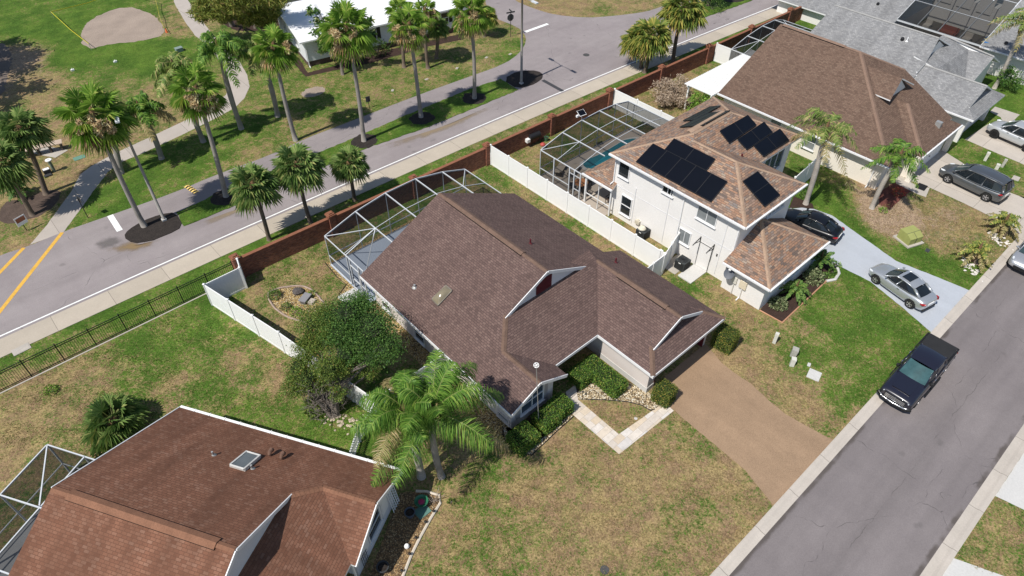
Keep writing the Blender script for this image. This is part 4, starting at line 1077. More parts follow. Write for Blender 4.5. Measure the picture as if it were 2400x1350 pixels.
wl.face([(66.4, 18.85, 4.0), (71.5, 18.85, 4.0), (68.85, 18.85, 5.4)]); wl.face([(64.2, 13.5, 3.0), (68.3, 13.5, 3.0), (66.25, 13.5, 4.0)]); wl.face([(70.3, 15.4, 2.42), (75.5, 15.4, 2.42), (72.9, 15.4, 3.8)])
wl.face([(63.0, 28.8, 2.4), (75, 28.8, 2.4), (68.85, 28.8, 5.4)])
wl.build('wall', stucco_white, Hd, True)
gutter(Hd, (62.83, 12.1, 2.46), (62.83, 18.5, 2.46)); gutter(Hd, (62.33, 18.5, 2.46), (62.33, 29.2, 2.46))
gd = MB(); gd.box(63.9, 12.95, .02, 68.6, 13.0, 2.15)
for i in range(1, 4): gd.box(63.9, 12.94, .54 * i - .01, 68.6, 12.95, .54 * i + .01)
gdo = gd.build('garage_door', stucco_grey, Hd, True); h = MB(); h.box(66.1, 12.9, .75, 66.3, 12.94, .79); h.build('handle', black_metal, gdo, True)
caps(Hd, cap_grey, (((68.85, 29.1, pr(68.85)), (68.85, 19.0, pr(68.85))), ((66.25, 18.7, 4.14), (66.25, 13.1, 4.14)), ((72.6, 19.7, 4.6), (72.9, 15.05, 4.02))))
nD = Vector((-S, 0, 1)).normalized()
b = MB(); c_ = on_plane(2114, 94, (62.4, 20, 2.5), nD); b.lathe([(.16, 0), (.16, .2), (.05, .28)], c_, 12); b.build('roof_vent', black_metal, Hd, True)
pipe_vent(Hd, on_plane(2125, 97, (62.4, 20, 2.5), nD), white, .4, .05)
pipe_vent(Hd, on_plane(2146, 176, (62.9, 16, 2.5), nD), white, .3, .05)
window(Hd, (71.6, 15.5, 1.3), 1.2, 1.2, (0, -1), trim, pane_dark, (1, 0))

He = thing('house', 'grey roofed house at the top right with a screened courtyard cut into its roof', 'house', (85, 22, 0))
mb = MB(); pe = lambda x: 2.5 + S * .8 * (x - 78.2)
mb.roof([[(76.0, 40, pe(76.0)), (76.0, 26.2, pe(76.0)), (92, 26.2, pe(92)), (92, 40, pe(92))], [(78.2, 17.7, 2.5), (78.2, 4, 2.5), (92, 4, pe(92)), (92, 17.7, pe(92))], [(87.4, 26.2, pe(87.4)), (87.4, 17.7, pe(87.4)), (92, 17.7, pe(92)), (92, 26.2, pe(92))]], .13)
mb.build('roof', [roof_grey, trim], He, True)
wl = MB(); wl.box(78.8, 4.5, 0, 91, 17.4, 2.4); wl.box(76.6, 26.4, 0, 91, 39, 1.7); wl.box(87.7, 17.4, 0, 91, 26.4, 3.0)
for i in range(4): wl.box(87.6, 18.2 + i * 2.1, 2.2, 87.7, 19.7 + i * 2.1, 5.2)
wl.build('wall', stucco_white, He, True)
gutter(He, (78.12, 4, 2.46), (78.12, 17.7, 2.46)); b = MB()
for y in (26.2, 24.1, 22.0, 19.8, 17.7): b.beam((78.3, y, 2.55), (87.4, y, 6.1), .09, .12)
b.build('courtyard_beam', white_metal, He, True)
b = MB()
for x in (81.3, 84.5): b.beam((x, 26.2, pe(x) + .05), (x, 17.7, pe(x) + .05), .06, .07)
b.beam((78.25, 26.2, 2.5), (78.25, 17.7, 2.5), .15, .15); b.beam((87.4, 26.2, 6.1), (87.4, 17.7, 6.1), .2, .2); b.build('courtyard_purlin', white_metal, He, True)
s = MB(); s.face([(78.2, 26.2, 2.6), (78.2, 17.7, 2.6), (87.4, 17.7, 6.15), (87.4, 26.2, 6.15)]); s.face([(78.2, 26.2, .1), (78.2, 17.7, .1), (78.2, 17.7, 2.6), (78.2, 26.2, 2.6)]); s.build('courtyard_screen', screen_dense, He, True)
for px, py in ((2057, 11), (2357, 103)):
    b = MB(); c_ = on_plane(px, py, (78.2, 20, 2.5), Vector((-S * .8, 0, 1)).normalized()); b.lathe([(.15, 0), (.15, .2), (.05, .26)], c_, 12); b.build('roof_vent', black_metal, He, True)
sheet('courtyard_floor', [W(78.3,17.8),W(87.6,17.8),W(87.6,26.2),W(78.3,26.2)], .03, mat('shade_darkened_courtyard_paving', (.13, .115, .10), .9, .15, 1))  # paving colour darkened to carry the shade under the screen roof

# ================================================================ rust-brown roofed house at the bottom left (its own rotated frame)
Ha = thing('house', 'house at the bottom left under a weathered rust-brown shingle roof with a flat glass skylight', 'house', tuple(AO), ARZ)
s2 = .47; zr = 2.5 + s2 * 6.9
zA = lambda u: 2.5 - s2 * u
mb = MB()
bx = -2.45; bz = zA(bx); hyA = 3.55
mb.roof([[(0, -.15, 2.5), (0, 12.6, 2.5), (-6.9, 12.6, zr), (-6.9, 3.55, zr), (-3.45, 3.55, zA(-3.45)), (bx, 2.55, bz), (bx, -.15, bz)],
         [(-6.9, 3.55, zr), (-6.9, 12.6, zr), (-13.8, 12.6, 2.5), (-13.8, 3.0, 2.5), (-10.3, 3.55, zA(-3.5))],
         [(bx, -.15, bz), (bx, 2.55, bz), (-4.9, .1, 2.5), (-4.9, -.15, 2.5)],
         [(bx, 2.55, bz), (-3.45, 3.55, zA(-3.45)), (-4.0, 4.1, 4.38), (-10, 4.1, 4.38), (-12.5, .1, 2.5), (-4.9, .1, 2.5)]], .13)
mb.build('roof', [roof_red, trim], Ha)
wl = MB(); wl.box(-13.2, 3.0, 0, -.5, 12.2, 2.42); wl.box(-4.4, .35, 0, -.5, 3.0, 2.42); wl.face([(-4.4, .35, 2.42), (-.5, .35, 2.42), (bx, .35, 3.45)]); wl.face([(-13.2, 12.2, 2.42), (-.5, 12.2, 2.42), (-6.9, 12.2, zr - .3)])
wl.build('wall', stucco_grey, Ha)
gw = MB(); gw.face([(-10.2, 3.66, 4.08), (-3.55, 3.66, 4.08), (-6.9, 3.66, zr - .06)]); gw.build('gable_wall', stucco_grey, Ha)
boards(Ha, (((-6.9, 3.52, zr), (-3.4, 3.52, zA(-3.4))), ((-6.9, 3.52, zr), (-10.3, 3.52, 4.12)), ((0, -.17, 2.5), (bx, -.17, bz)), ((bx, -.17, bz), (-4.9, -.17, 2.5)), ((0, 12.62, 2.5), (-6.9, 12.62, zr))), None, False)
gutter(Ha, (.07, -.1, 2.46), (.07, 12.6, 2.46), white, False)
downspout(Ha, (-4.8, .2, 0), 0, 2.4, (0, -1), False, white)
ridge_vent(Ha, (-6.9, 11.7, zr), (-6.9, 4.4, zr), cap_red, False, .5, .47)
caps(Ha, cap_red, (((-6.9, 12.55, zr), (-6.9, 11.7, zr)), ((-6.9, 4.4, zr), (-6.9, 3.6, zr)), ((bx, 2.55, bz), (-3.45, 3.55, zA(-3.45))), ((bx, -.1, bz), (bx, 2.55, bz))), False)
nA = Vector((s2, 0, 1)).normalized(); up = nA * .12
k = [Vector((u, v, zA(u))) for u, v in ((-2.75, 7.15), (-2.75, 6.45), (-1.85, 6.1), (-1.85, 6.85))]
k = [Vector((u, v, zA(u))) for u, v in ((-2.9, 7.1), (-2.9, 6.35), (-1.8, 6.35), (-1.8, 7.1))]
sk = MB()
for i in range(4): sk.beam(k[i] + up * .7, k[(i + 1) % 4] + up * .7, .08, .2)
sko = sk.build('skylight', mat('weathered_white_frame', (.55, .54, .51), .7, .15, 4), Ha)
g = MB(); g.face([p + up * 1.3 for p in k]); g.build('pane', glass('skylight_glass', (.12, .13, .13), .15), sko)
for u, v, hgt in ((-2.5, 8.35, .3), (-2.6, 6.15, .3)): pipe_vent(Ha, (u, v, zA(u)), grey_metal, hgt, .05, False)
for u, v in ((-1.45, 6.05), (-1.45, 5.4)):
    b = MB(); c_ = Vector((u, v, zA(u)))
    b.tube([c_ + Vector((-.02, 0, -.05)), c_ + Vector((-.02, 0, .17)), c_ + Vector((.05, 0, .25)), c_ + Vector((.16, 0, .25)), c_ + Vector((.22, 0, .14))], [.09, .09, .1, .1, .1], 10); b.build('roof_vent', mat('brown_vent', (.15, .085, .06), .7), Ha)
window(Ha, (-2.45, .35, 1.45), 1.25, 1.35, (0, -1), trim, pane_dark, (0, 1), False)
for u in (-3.45, -1.35):
    b = MB(); b.box(u - .3, .30, .75, u + .3, .35, 2.15); b.box(u - .22, .28, .85, u + .22, .30, 2.05); b.build('shutter', stucco_taupe if False else trim, Ha)
tr = MB()
for i in range(5): tr.beam((-1.0 + i * .16, .15 - .05, .1), (-1.0 + i * .16, .28, 1.75), .03, .03)
for i in range(7): tr.beam((-1.02, .12 + .02 * i, .25 + i * .22), (-.34, .12 + .02 * i, .25 + i * .22), .03, .03)
tro = tr.build('trellis', white, None); tro.location = AO; tro.rotation_euler = (0, 0, ARZ); tag(tro, 'white lattice trellis leaning on the front wall of the rust-roofed house', 'trellis')
tr = MB()
for i in range(4): tr.tube([(-4.0 + i * .14, .25, .05), (-4.0 + i * .14, .28, 1.1)], .012, 5)
for z in (.4, .8, 1.05): tr.tube([(-4.05, .26, z), (-3.5, .26, z)], .012, 5)
tro = tr.build('trellis', black_metal, None); tro.location = AO; tro.rotation_euler = (0, 0, ARZ); tag(tro, 'small black wire trellis against the pale front wall', 'trellis')
Cga = thing('screen_cage', 'white framed screened cage at the left edge behind the rust-roofed house', 'pool cage', tuple(AO), ARZ)
fr = MB()
cp_ = [(-4.0, 17.4), (-4.0, 12.7), (-13, 17.4)]
for u in (-4.0, -6.9, -9.8, -12.7): fr.beam((u, 12.7, 2.6 if u == -4 else 2.9), (u, 17.4, 2.6), .06, .09)
for v in (12.9, 15.1, 17.4): fr.beam((-4, v, 2.6), (-13, v, 2.6), .06, .09)
for v in (13.0, 15.1, 17.4): fr.beam((-4, v, .03), (-4, v, 2.6), .08, .08)
for u in (-6.9, -9.8, -12.7): fr.beam((u, 17.4, .03), (u, 17.4, 2.6), .08, .08)
fr.beam((-4, 17.4, 2.6), (-6.9, 15.1, 2.62), .06, .06); fr.beam((-4, 13, 2.6), (-6.9, 15.1, 2.62), .06, .06); fr.beam((-4, 17.4, .9), (-13, 17.4, .9), .05, .05); fr.beam((-4, 12.7, .9), (-4, 17.4, .9), .05, .05)
fr.build('frame', white_metal, Cga)
sc = MB(); sc.face([(-4, 12.7, 2.63), (-4, 17.4, 2.63), (-13, 17.4, 2.63), (-13, 12.7, 2.63)]); sc.face([(-4, 12.7, .05), (-4, 17.4, .05), (-4, 17.4, 2.6), (-4, 12.7, 2.6)]); sc.face([(-4, 17.4, .05), (-13, 17.4, .05), (-13, 17.4, 2.6), (-4, 17.4, 2.6)])
sc.build('screen', screen_soft, Cga)
sheet('pool_deck', [AW(-4,12.7),AW(-4,17.4),AW(-13,17.4),AW(-13,12.7)], .05, mat('grey_deck', (.30, .30, .30), .8, .15, .8), th=.05)

# ================================================================ white mobile homes beyond the back road
MRZ = R(-11.5)
Hmh = thing('mobile_home', 'white sided mobile home with a bright white metal roof beyond the back road palms', 'mobile home', (28.6, 63.0, 0), MRZ)
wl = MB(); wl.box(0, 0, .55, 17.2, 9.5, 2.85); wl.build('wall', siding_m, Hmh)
wl = MB(); wl.box(.05, .05, 0, 17.15, 9.45, .55); wl.build('skirting', mat('brick_skirting', (.10, .065, .055), .9, .3, 3, .3, 14), Hmh)
mb = MB(); mb.roof([[(-.5, -.5, 2.85), (17.6, -.5, 2.85), (17.6, 4.7, 3.6), (-.5, 4.7, 3.6)], [(-.5, 4.7, 3.6), (17.6, 4.7, 3.6), (17.6, 10.0, 2.85), (-.5, 10.0, 2.85)]], .15)
mb.build('roof', [white_roof, white], Hmh)
for u, shut in ((7.2, True), (10.6, True), (15.6, True)):
    window(Hmh, (u, 0, 1.85), .9, 1.15, (0, -1), trim, pane_dark, (0, 1), False)
    b = MB()
    for s in (-1, 1): b.box(u + s * .72 - .2, -.05, 1.25, u + s * .72 + .2, -.005, 2.45)
    b.build('shutter', black_metal, Hmh)
window(Hmh, (0, 3.0, 1.8), 1.4, 1.1, (-1, 0), trim, pane_blue, (2, 0), False); window(Hmh, (0, 6.5, 1.8), 1.4, 1.1, (-1, 0), trim, pane_blue, (2, 0), False)
downspout(Hmh, (17.1, 0, 0), 0, 2.8, (0, -1), False); downspout(Hmh, (5.2, 0, 0), 0, 2.8, (0, -1), False); downspout(Hmh, (0.1, 0, 0), 0, 2.8, (0, -1), False)
st = MB(); st.box(17.2, 2.0, 0, 19.5, 5, 2.4); st.build('shed_wing', siding_m, Hmh)
H2 = thing('mobile_home', 'second mobile home at the top edge with a grey-blue roof edge and dark window slots', 'mobile home', (30.2, 77.5, 0), MRZ)
wl = MB(); wl.box(0, 0, .4, 20, 8, 2.8); wl.build('wall', mat('cream_siding', (.55, .53, .48), .7, .06, 1), H2)
wl = MB(); wl.box(.05, .05, 0, 19.9, 7.9, .4); wl.build('skirting', mat('grey_skirting', (.2, .2, .2), .9), H2)
mb = MB(); mb.roof([[(-.5, -.5, 2.8), (20.5, -.5, 2.8), (20.5, 4, 3.5), (-.5, 4, 3.5)], [(-.5, 4, 3.5), (20.5, 4, 3.5), (20.5, 8.5, 2.8), (-.5, 8.5, 2.8)]], .2); mb.build('roof', [mat('blue_grey_roof', (.30, .36, .42), .6), mat('blue_trim', (.25, .36, .46), .6)], H2)
for u in (1.6, 3.0, 5.5): window(H2, (u, 0, 1.7), .55, 1.2, (0, -1), trim, pane_dark, (0, 0), False)
# ================================================================ foliage materials
fan_green = leafmat('fan_palm_leaf', [(0, (.055, .115, .012)), (.5, (.105, .185, .024)), (.85, (.165, .245, .04)), (1, (.28, .29, .08))], trans=.35)
sabal_green = leafmat('sabal_leaf', [(0, (.05, .095, .022)), (.5, (.10, .155, .042)), (.85, (.155, .205, .065)), (1, (.22, .22, .08))])
sabal_yellow = leafmat('sabal_leaf_yellowing', [(0, (.055, .09, .02)), (.4, (.11, .15, .03)), (.75, (.20, .20, .045)), (1, (.34, .27, .08))])
feather_green = leafmat('feather_palm_leaf', [(0, (.028, .070, .010)), (.5, (.060, .128, .016)), (.85, (.105, .182, .028)), (1, (.19, .25, .05))], trans=.28)
feather_olive = leafmat('feather_palm_leaf_dry', [(0, (.05, .092, .018)), (.5, (.10, .150, .030)), (.8, (.165, .195, .055)), (1, (.32, .26, .12))], trans=.3)
feather_gold = leafmat('feather_palm_leaf_golden', [(0, (.10, .095, .03)), (.4, (.18, .15, .06)), (.8, (.25, .195, .095)), (1, (.31, .25, .15))], trans=.3)
dead_leaf = leafmat('dead_palm_leaf', [(0, (.19, .125, .07)), (.5, (.36, .26, .14)), (1, (.52, .41, .25))], trans=.15)
stalk_m = mat('palm_stalk', (.17, .19, .06), .6, .2, 2)
boot_m = mat('palm_crown_fibre', (.16, .095, .05), .95, .3, 5, .3, 20)
juniper_m = leafmat('juniper_leaf', [(0, (.038, .072, .014)), (.5, (.078, .122, .022)), (.85, (.130, .165, .034)), (.97, (.18, .185, .046)), (1, (.24, .11, .04))], trans=.3)
juniper_dark = leafmat('juniper_leaf_deep', [(0, (.026, .066, .016)), (.5, (.050, .108, .022)), (.9, (.085, .150, .032)), (1, (.11, .16, .04))], trans=.3)
hedge_m = leafmat('hedge_leaf', [(0, (.025, .065, .010)), (.5, (.055, .115, .016)), (.85, (.105, .165, .025)), (1, (.24, .23, .055))], trans=.2)
hedge_olive = leafmat('clipped_olive_leaf', [(0, (.030, .058, .010)), (.5, (.060, .092, .016)), (.85, (.125, .125, .024)), (1, (.27, .20, .05))], trans=.2)
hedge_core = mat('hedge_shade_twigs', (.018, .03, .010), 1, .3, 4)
shrub_m = leafmat('shrub_leaf', [(0, (.025, .060, .012)), (.5, (.055, .11, .02)), (1, (.12, .18, .04))], trans=.2)
shrub_bright = leafmat('bright_shrub_leaf', [(0, (.05, .11, .012)), (.5, (.10, .19, .02)), (1, (.18, .26, .05))], trans=.25)
shrub_grey = leafmat('grey_green_shrub_leaf', [(0, (.05, .075, .03)), (.5, (.10, .125, .055)), (1, (.22, .23, .13))], trans=.2)
dry_twig = leafmat('dry_twigs', [(0, (.13, .095, .065)), (.5, (.24, .18, .13)), (1, (.34, .28, .21))], trans=.1)
magnolia_m = leafmat('magnolia_leaf', [(0, (.022, .055, .014)), (.5, (.045, .10, .02)), (.85, (.10, .17, .035)), (1, (.24, .24, .11))], trans=.2)
pine_m = leafmat('pine_needles', [(0, (.06, .085, .016)), (.5, (.125, .150, .028)), (.85, (.185, .185, .042)), (1, (.22, .15, .06))], trans=.25)
oak_m = leafmat('oak_leaf', [(0, (.02, .05, .012)), (.5, (.045, .085, .018)), (1, (.09, .13, .03))], trans=.2)
flower_m = leafmat('red_green_leaf', [(0, (.16, .02, .02)), (.6, (.30, .05, .03)), (1, (.10, .14, .03))], trans=.2)

def barkmat(name, base, ring=.11, amt=.35):
    m = bpy.data.materials.new(name); t = NT(m); v = t.obj()
    s = t.n('ShaderNodeSeparateXYZ'); t.l(v, s.inputs[0]); n = t.noise(v, 3, 3)
    f = t.math('FRACT', t.math('ADD', t.math('DIVIDE', s.outputs[2], ring), t.math('MULTIPLY', n, .5)))
    k = t.math('ADD', t.math('MULTIPLY', t.smooth(f, 0, .35), amt), 1 - amt)
    k = t.math('MULTIPLY', k, t.math('ADD', t.math('MULTIPLY', t.math('SUBTRACT', t.noise(v, 1.3, 4), .5), .9), 1.0))
    t.bsdf(t.mix(1.0, base, k, 'MULTIPLY'), .95, 0, .15, t.bump(f, .5, .02)); return m
bark_grey = barkmat('grey_palm_bark', (.29, .265, .24))
bark_brown = barkmat('brown_palm_bark', (.175, .135, .105), .09)
bark_pale = barkmat('pale_palm_bark', (.40, .36, .32), .16, .22)
bark_tree = mat('grey_tree_bark', (.17, .145, .125), .95, .3, 3, .25, 12, .5)

def rdir(rr):
    z = rr.uniform(-1, 1); a = rr.uniform(0, 2 * math.pi); s = math.sqrt(1 - z * z)
    return Vector((s * math.cos(a), s * math.sin(a), z))

def fan_leaf(mb, st, base, d, pet, R_, n, spread, droop, mi, rr, fold=.25, wide=.085):
    up = Vector((0, 0, 1)); right = d.cross(up)
    right = right.normalized() if right.length > .05 else Vector((1, 0, 0))
    nrm = right.cross(d).normalized()
    c = base + d * pet - Vector((0, 0, .10 * pet * pet))
    if st is not None: st.beam(base, c, .035, .02)
    for k in range(n):
        a = -spread + 2 * spread * k / (n - 1) + rr.uniform(-.05, .05)
        e = (d * math.cos(a) + right * math.sin(a)).normalized()
        L = R_ * (.72 + .28 * math.cos(a * .6)) * rr.uniform(.88, 1.08)
        wd = e.cross(nrm) * (R_ * wide)
        f = nrm * (.06 * R_ * (1 if k % 2 else -1) * fold)
        mid = c + e * L * .55 + f - Vector((0, 0, droop * L * .12)); tip = c + e * L - Vector((0, 0, droop * L * .62))
        mb.add([c, mid - wd, tip, mid + wd], [(0, 1, 2), (0, 2, 3)], mi)

def feather_leaf(mb, st, base, d, L, droop, rr, npair=34, llen=.55, hang=.55, mi=0, lw=.023):
    """arching pinnate frond"""
    side = d.cross(Vector((0, 0, 1)))
    side = side.normalized() if side.length > .05 else Vector((1, 0, 0))
    sway = rr.uniform(-.25, .25)
    def pt(t):
        return base + d * (L * t) + side * (sway * L * t * t * .5) - Vector((0, 0, droop * L * t * t * (1 + .35 * t)))
    P = [pt(i / 10) for i in range(11)]
    if st is not None: st.tube(P, [.035 * (1 - .085 * i) for i in range(11)], 4, 0, False)
    for i in range(npair):
        t = .14 + .86 * (i + rr.random() * .6) / npair; p = pt(t); tn = (pt(min(1, t + .03)) - pt(t - .03)).normalized()
        s = tn.cross(Vector((0, 0, 1)))
        s = s.normalized() if s.length > .05 else side
        prof = llen * (math.sin(math.pi * min(1, .12 + t * .86)) ** .55) * rr.uniform(.8, 1.1)
        for sg in (-1, 1):
            e = (s * sg + tn * rr.uniform(.35, .75) + Vector((0, 0, rr.uniform(-.75, .6)))).normalized()
            hg = hang * rr.uniform(.55, 1.2)
            m_ = p + e * prof * .42 - Vector((0, 0, prof * hg * .10)); m2 = p + e * prof * .72 - Vector((0, 0, prof * hg * .42)); q = p + e * prof * .90 - Vector((0, 0, prof * hg))
            w = tn * lw
            mb.add([p - w, p + w, m_ + w * 1.15, m_ - w * 1.15, m2 + w * .8, m2 - w * .8, q], [(0, 1, 2, 3), (3, 2, 4, 5), (5, 4, 6)], mi)

def trunk(mb, base, top, r0, r1, bulge=0, curve=0, seed=0, n=10):
    rr = random.Random(seed); pts, rad = [], []
    side = Vector((rr.uniform(-1, 1), rr.uniform(-1, 1), 0)).normalized()
    K = 9
    for i in range(K + 1):
        t = i / K
        pts.append(base.lerp(top, t) + side * curve * math.sin(math.pi * t))
        r = r0 + (r1 - r0) * t
        if i == 0: r *= 1.3
        if bulge: r *= 1 + bulge * math.exp(-((t - .5) / .3) ** 2)
        rad.append(r)
    mb.tube(pts, rad, n)

def fan_palm(label, base_px, crown_px, Rc=2.4, n=34, seed=0, leaf=None, bark=None, r0=.19, r1=.14, dead=8, low=-.75, group='tall fan palms along the back road', name='fan_palm', seg=17, wilt=0, z0=0, spread=2.0, wide=.085, tan=0):
    rr = random.Random(seed); b = at(*base_px, z0); c = height_over(b, *crown_px)
    root = thing(name, label, 'palm tree', tuple(b), group=group)
    c = c - b; o = Vector((0, 0, -.1))
    tb = MB(); trunk(tb, o, c + Vector((0, 0, -.15)), r0, r1, 0, .12, seed); tb.build('trunk', bark or bark_grey, root, smooth=True)
    bt = MB(); bt.lathe([(r1 * .9, -.9), (r1 * 1.5, -.5), (r1 * 1.7, -.1), (r1 * 1.1, .25), (.02, .4)], c, 10); bt.build('crown_base', boot_m, root, smooth=True)
    cr = MB(); st = MB(); dd = MB()
    for i in range(n):
        f = (i + .5) / n; el = math.asin(max(-1, min(1, 1 - f * (1 - low)))) + rr.uniform(-.12, .12); az = i * 2.39996 + rr.uniform(-.25, .25)
        d = Vector((math.cos(az) * math.cos(el), math.sin(az) * math.cos(el), math.sin(el)))
        fan_leaf(cr, st, c, d, Rc * rr.uniform(.42, .56), Rc * rr.uniform(.46, .56), seg, spread, .25 + .85 * f + wilt, 0, rr, .25, wide)
    for i in range(dead):
        az = i * 2.39996 + 1.1; el = rr.uniform(-1.15, -.25)
        d = Vector((math.cos(az) * math.cos(el), math.sin(az) * math.cos(el), math.sin(el)))
        fan_leaf(dd, None, c - Vector((0, 0, .1)), d, Rc * .46, Rc * .44, 12, 1.2, .9, 0, rr, .6)
    if tan:
        ca = math.atan2(-b.y, -b.x)
        for k in range(tan):
            a = ca + rr.uniform(-1.0, 1.0); p = c + Vector((math.cos(a), math.sin(a), 0)) * Rc * rr.uniform(.48, .72) + Vector((0, 0, rr.uniform(-.45, .25)))
            for _ in range(3): leaf_clump(dd, p - Vector((0, 0, .22 * _)), .24, 120, .14, rr, 1.2, 3.2)
    cr.build('crown', leaf or fan_green, root); st.build('leaf_stalks', stalk_m, root)
    if dead: dd.build('dead_leaves', dead_leaf, root)
    return root

def feather_palm(label, base_px, crown_px, L=3.0, n=17, seed=0, leaf=None, bark=None, r0=.17, r1=.13, golden=0, group='feather palms', droop=.34, npair=34, llen=.6, bulge=.25, z0=0, emin=-.25, emax=1.25, name='feather_palm', hang=.55, lw=.03, gap=None):
    rr = random.Random(seed); b = at(*base_px, z0); c = height_over(b, *crown_px)
    root = thing(name, label, 'palm tree', tuple(b), group=group)
    c = c - b
    tb = MB(); trunk(tb, Vector((0, 0, -.1)), c + Vector((0, 0, -.2)), r0, r1, bulge, .15, seed); tb.build('trunk', bark or bark_grey, root, smooth=True)
    bt = MB(); bt.lathe([(r1 * .95, -.9), (r1 * 1.35, -.55), (r1 * 1.25, -.1), (r1 * .6, .5), (.02, .8)], c, 10); bt.build('crown_base', boot_m, root, smooth=True)
    cr = MB(); st = MB(); gd = MB()
    for i in range(n):
        f = (i + .5) / n; el = emax + (emin - emax) * f + rr.uniform(-.1, .1); az = i * 2.39996 + rr.uniform(-.3, .3)
        if gap and el < gap[2] and abs((az - gap[0] + math.pi) % (2 * math.pi) - math.pi) < gap[1]: continue
        d = Vector((math.cos(az) * math.cos(el), math.sin(az) * math.cos(el), math.sin(el)))
        feather_leaf(gd if i >= n - golden else cr, st, c + Vector((0, 0, .1)), d, L * rr.uniform(.88, 1.08), droop * rr.uniform(.8, 1.25), rr, npair, llen, hang, 0, lw)
    cr.build('crown', leaf or feather_green, root); st.build('leaf_stalks', stalk_m, root)
    if golden: gd.build('yellow_fronds', feather_gold, root)
    return root

def core_blob(mb, c, r, rr, flat=.8):
    rings = []
    for i in range(7):
        ph = -math.pi / 2 + math.pi * i / 6
        for k in range(10):
            a = 2 * math.pi * k / 10; q = r * rr.uniform(.8, 1.1)
            rings.append(c + Vector((math.cos(a) * math.cos(ph) * q, math.sin(a) * math.cos(ph) * q, math.sin(ph) * q * flat)))
    mb.add(rings, [(i * 10 + k, i * 10 + (k + 1) % 10, (i + 1) * 10 + (k + 1) % 10, (i + 1) * 10 + k) for i in range(6) for k in range(10)])

def leaf_clump(mb, c, r, n, size, rr, flat=1.0, elong=1.7):
    subs = []
    for _ in range(max(3, int(n / 55))):
        d = rdir(rr); subs.append(c + Vector((d.x * r, d.y * r, d.z * r * flat)) * rr.uniform(.55, 1.0))
    for i in range(n):
        p = rr.choice(subs) + Vector((rr.gauss(0, 1), rr.gauss(0, 1), rr.gauss(0, 1) * flat)) * r * .20
        a = rdir(rr); b = a.cross(rdir(rr)).normalized(); s = size * rr.uniform(.6, 1.3)
        mb.add([p - a * s * elong * .5, p + b * s * .32, p + a * s * elong * .5, p - b * s * .32], [(0, 1, 2, 3)])

def hedge_box(label, cen, size, rz=0, seed=0, leaf=None, dens=620, group='clipped box hedges', ls=.055, name='hedge', root=None):
    rr = random.Random(seed)
    off = Vector((0, 0, 0))
    if root is None: root = thing(name, label, 'hedge', (cen[0], cen[1], 0), rz, group)
    else: off = Vector((cen[0], cen[1], 0)) - root.location
    sx, sy, sz = size; core = MB(); r = .07
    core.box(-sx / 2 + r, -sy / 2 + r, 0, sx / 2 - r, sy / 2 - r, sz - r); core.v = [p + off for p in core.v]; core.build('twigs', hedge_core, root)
    mb = MB(); faces = [(sx * sy, 'z')] + [(sx * sz, 'y-'), (sx * sz, 'y+'), (sy * sz, 'x-'), (sy * sz, 'x+')]
    for area, k in faces:
        for _ in range(int(area * dens)):
            a, b = rr.uniform(-.5, .5), rr.uniform(0, 1); j = rr.gauss(0, .022)
            if k == 'z': p = Vector((a * sx, (b - .5) * sy, sz + j)); nn = Vector((0, 0, 1))
            elif k[0] == 'y': s = 1 if k[1] == '+' else -1; p = Vector((a * sx, s * (sy / 2 + j), b * sz)); nn = Vector((0, s, 0))
            else: s = 1 if k[1] == '+' else -1; p = Vector((s * (sx / 2 + j), a * sy, b * sz)); nn = Vector((s, 0, 0))
            p += Vector((rr.gauss(0, .02), rr.gauss(0, .02), rr.gauss(0, .02)))
            # rounded edges
            for ax, h in ((0, sx / 2), (1, sy / 2)):
                if p.z > sz - .14 and abs(p[ax]) > h - .14: p[ax] *= 1 - .05; p.z -= .02
            a_ = (nn * rr.uniform(-.2, .8) + rdir(rr)).normalized(); b_ = a_.cross(rdir(rr)).normalized(); s = ls * rr.uniform(.6, 1.3)
            mb.add([p - a_ * s * .75, p + b_ * s * .4, p + a_ * s * .75, p - b_ * s * .4], [(0, 1, 2, 3)])
    mb.v = [p + off for p in mb.v]; mb.build('leaves', leaf or hedge_m, root); return root

def shrub(label, px, py, r, n=350, size=.09, leaf=None, flat=.8, seed=0, z=0, group=None, name='shrub', cat='shrub', core=True):
    rr = random.Random(seed); b = at(px, py, z); root = thing(name, label, cat, tuple(b), group=group); mb = MB()
    for _ in range(n):
        d = rdir(rr); d.z = abs(d.z) * 1.2 - .15
        p = Vector((d.x * r, d.y * r, (d.z * flat + .15) * r)) * rr.uniform(.62, 1.05) + Vector((0, 0, .05))
        a = (d + rdir(rr) * .9).normalized(); bb = a.cross(rdir(rr)).normalized(); s = size * rr.uniform(.6, 1.3)
        mb.add([p - a * s * .8, p + bb * s * .42, p + a * s * .8, p - bb * s * .42], [(0, 1, 2, 3)])
    mb.build('leaves', leaf or shrub_m, root)
    st = MB()
    for i in range(6):
        d = rdir(rr); st.tube([Vector((0, 0, 0)), Vector((d.x * r * .5, d.y * r * .5, r * .5 * flat))], [.02, .008], 5)
    st.build('stems', bark_tree, root); return root

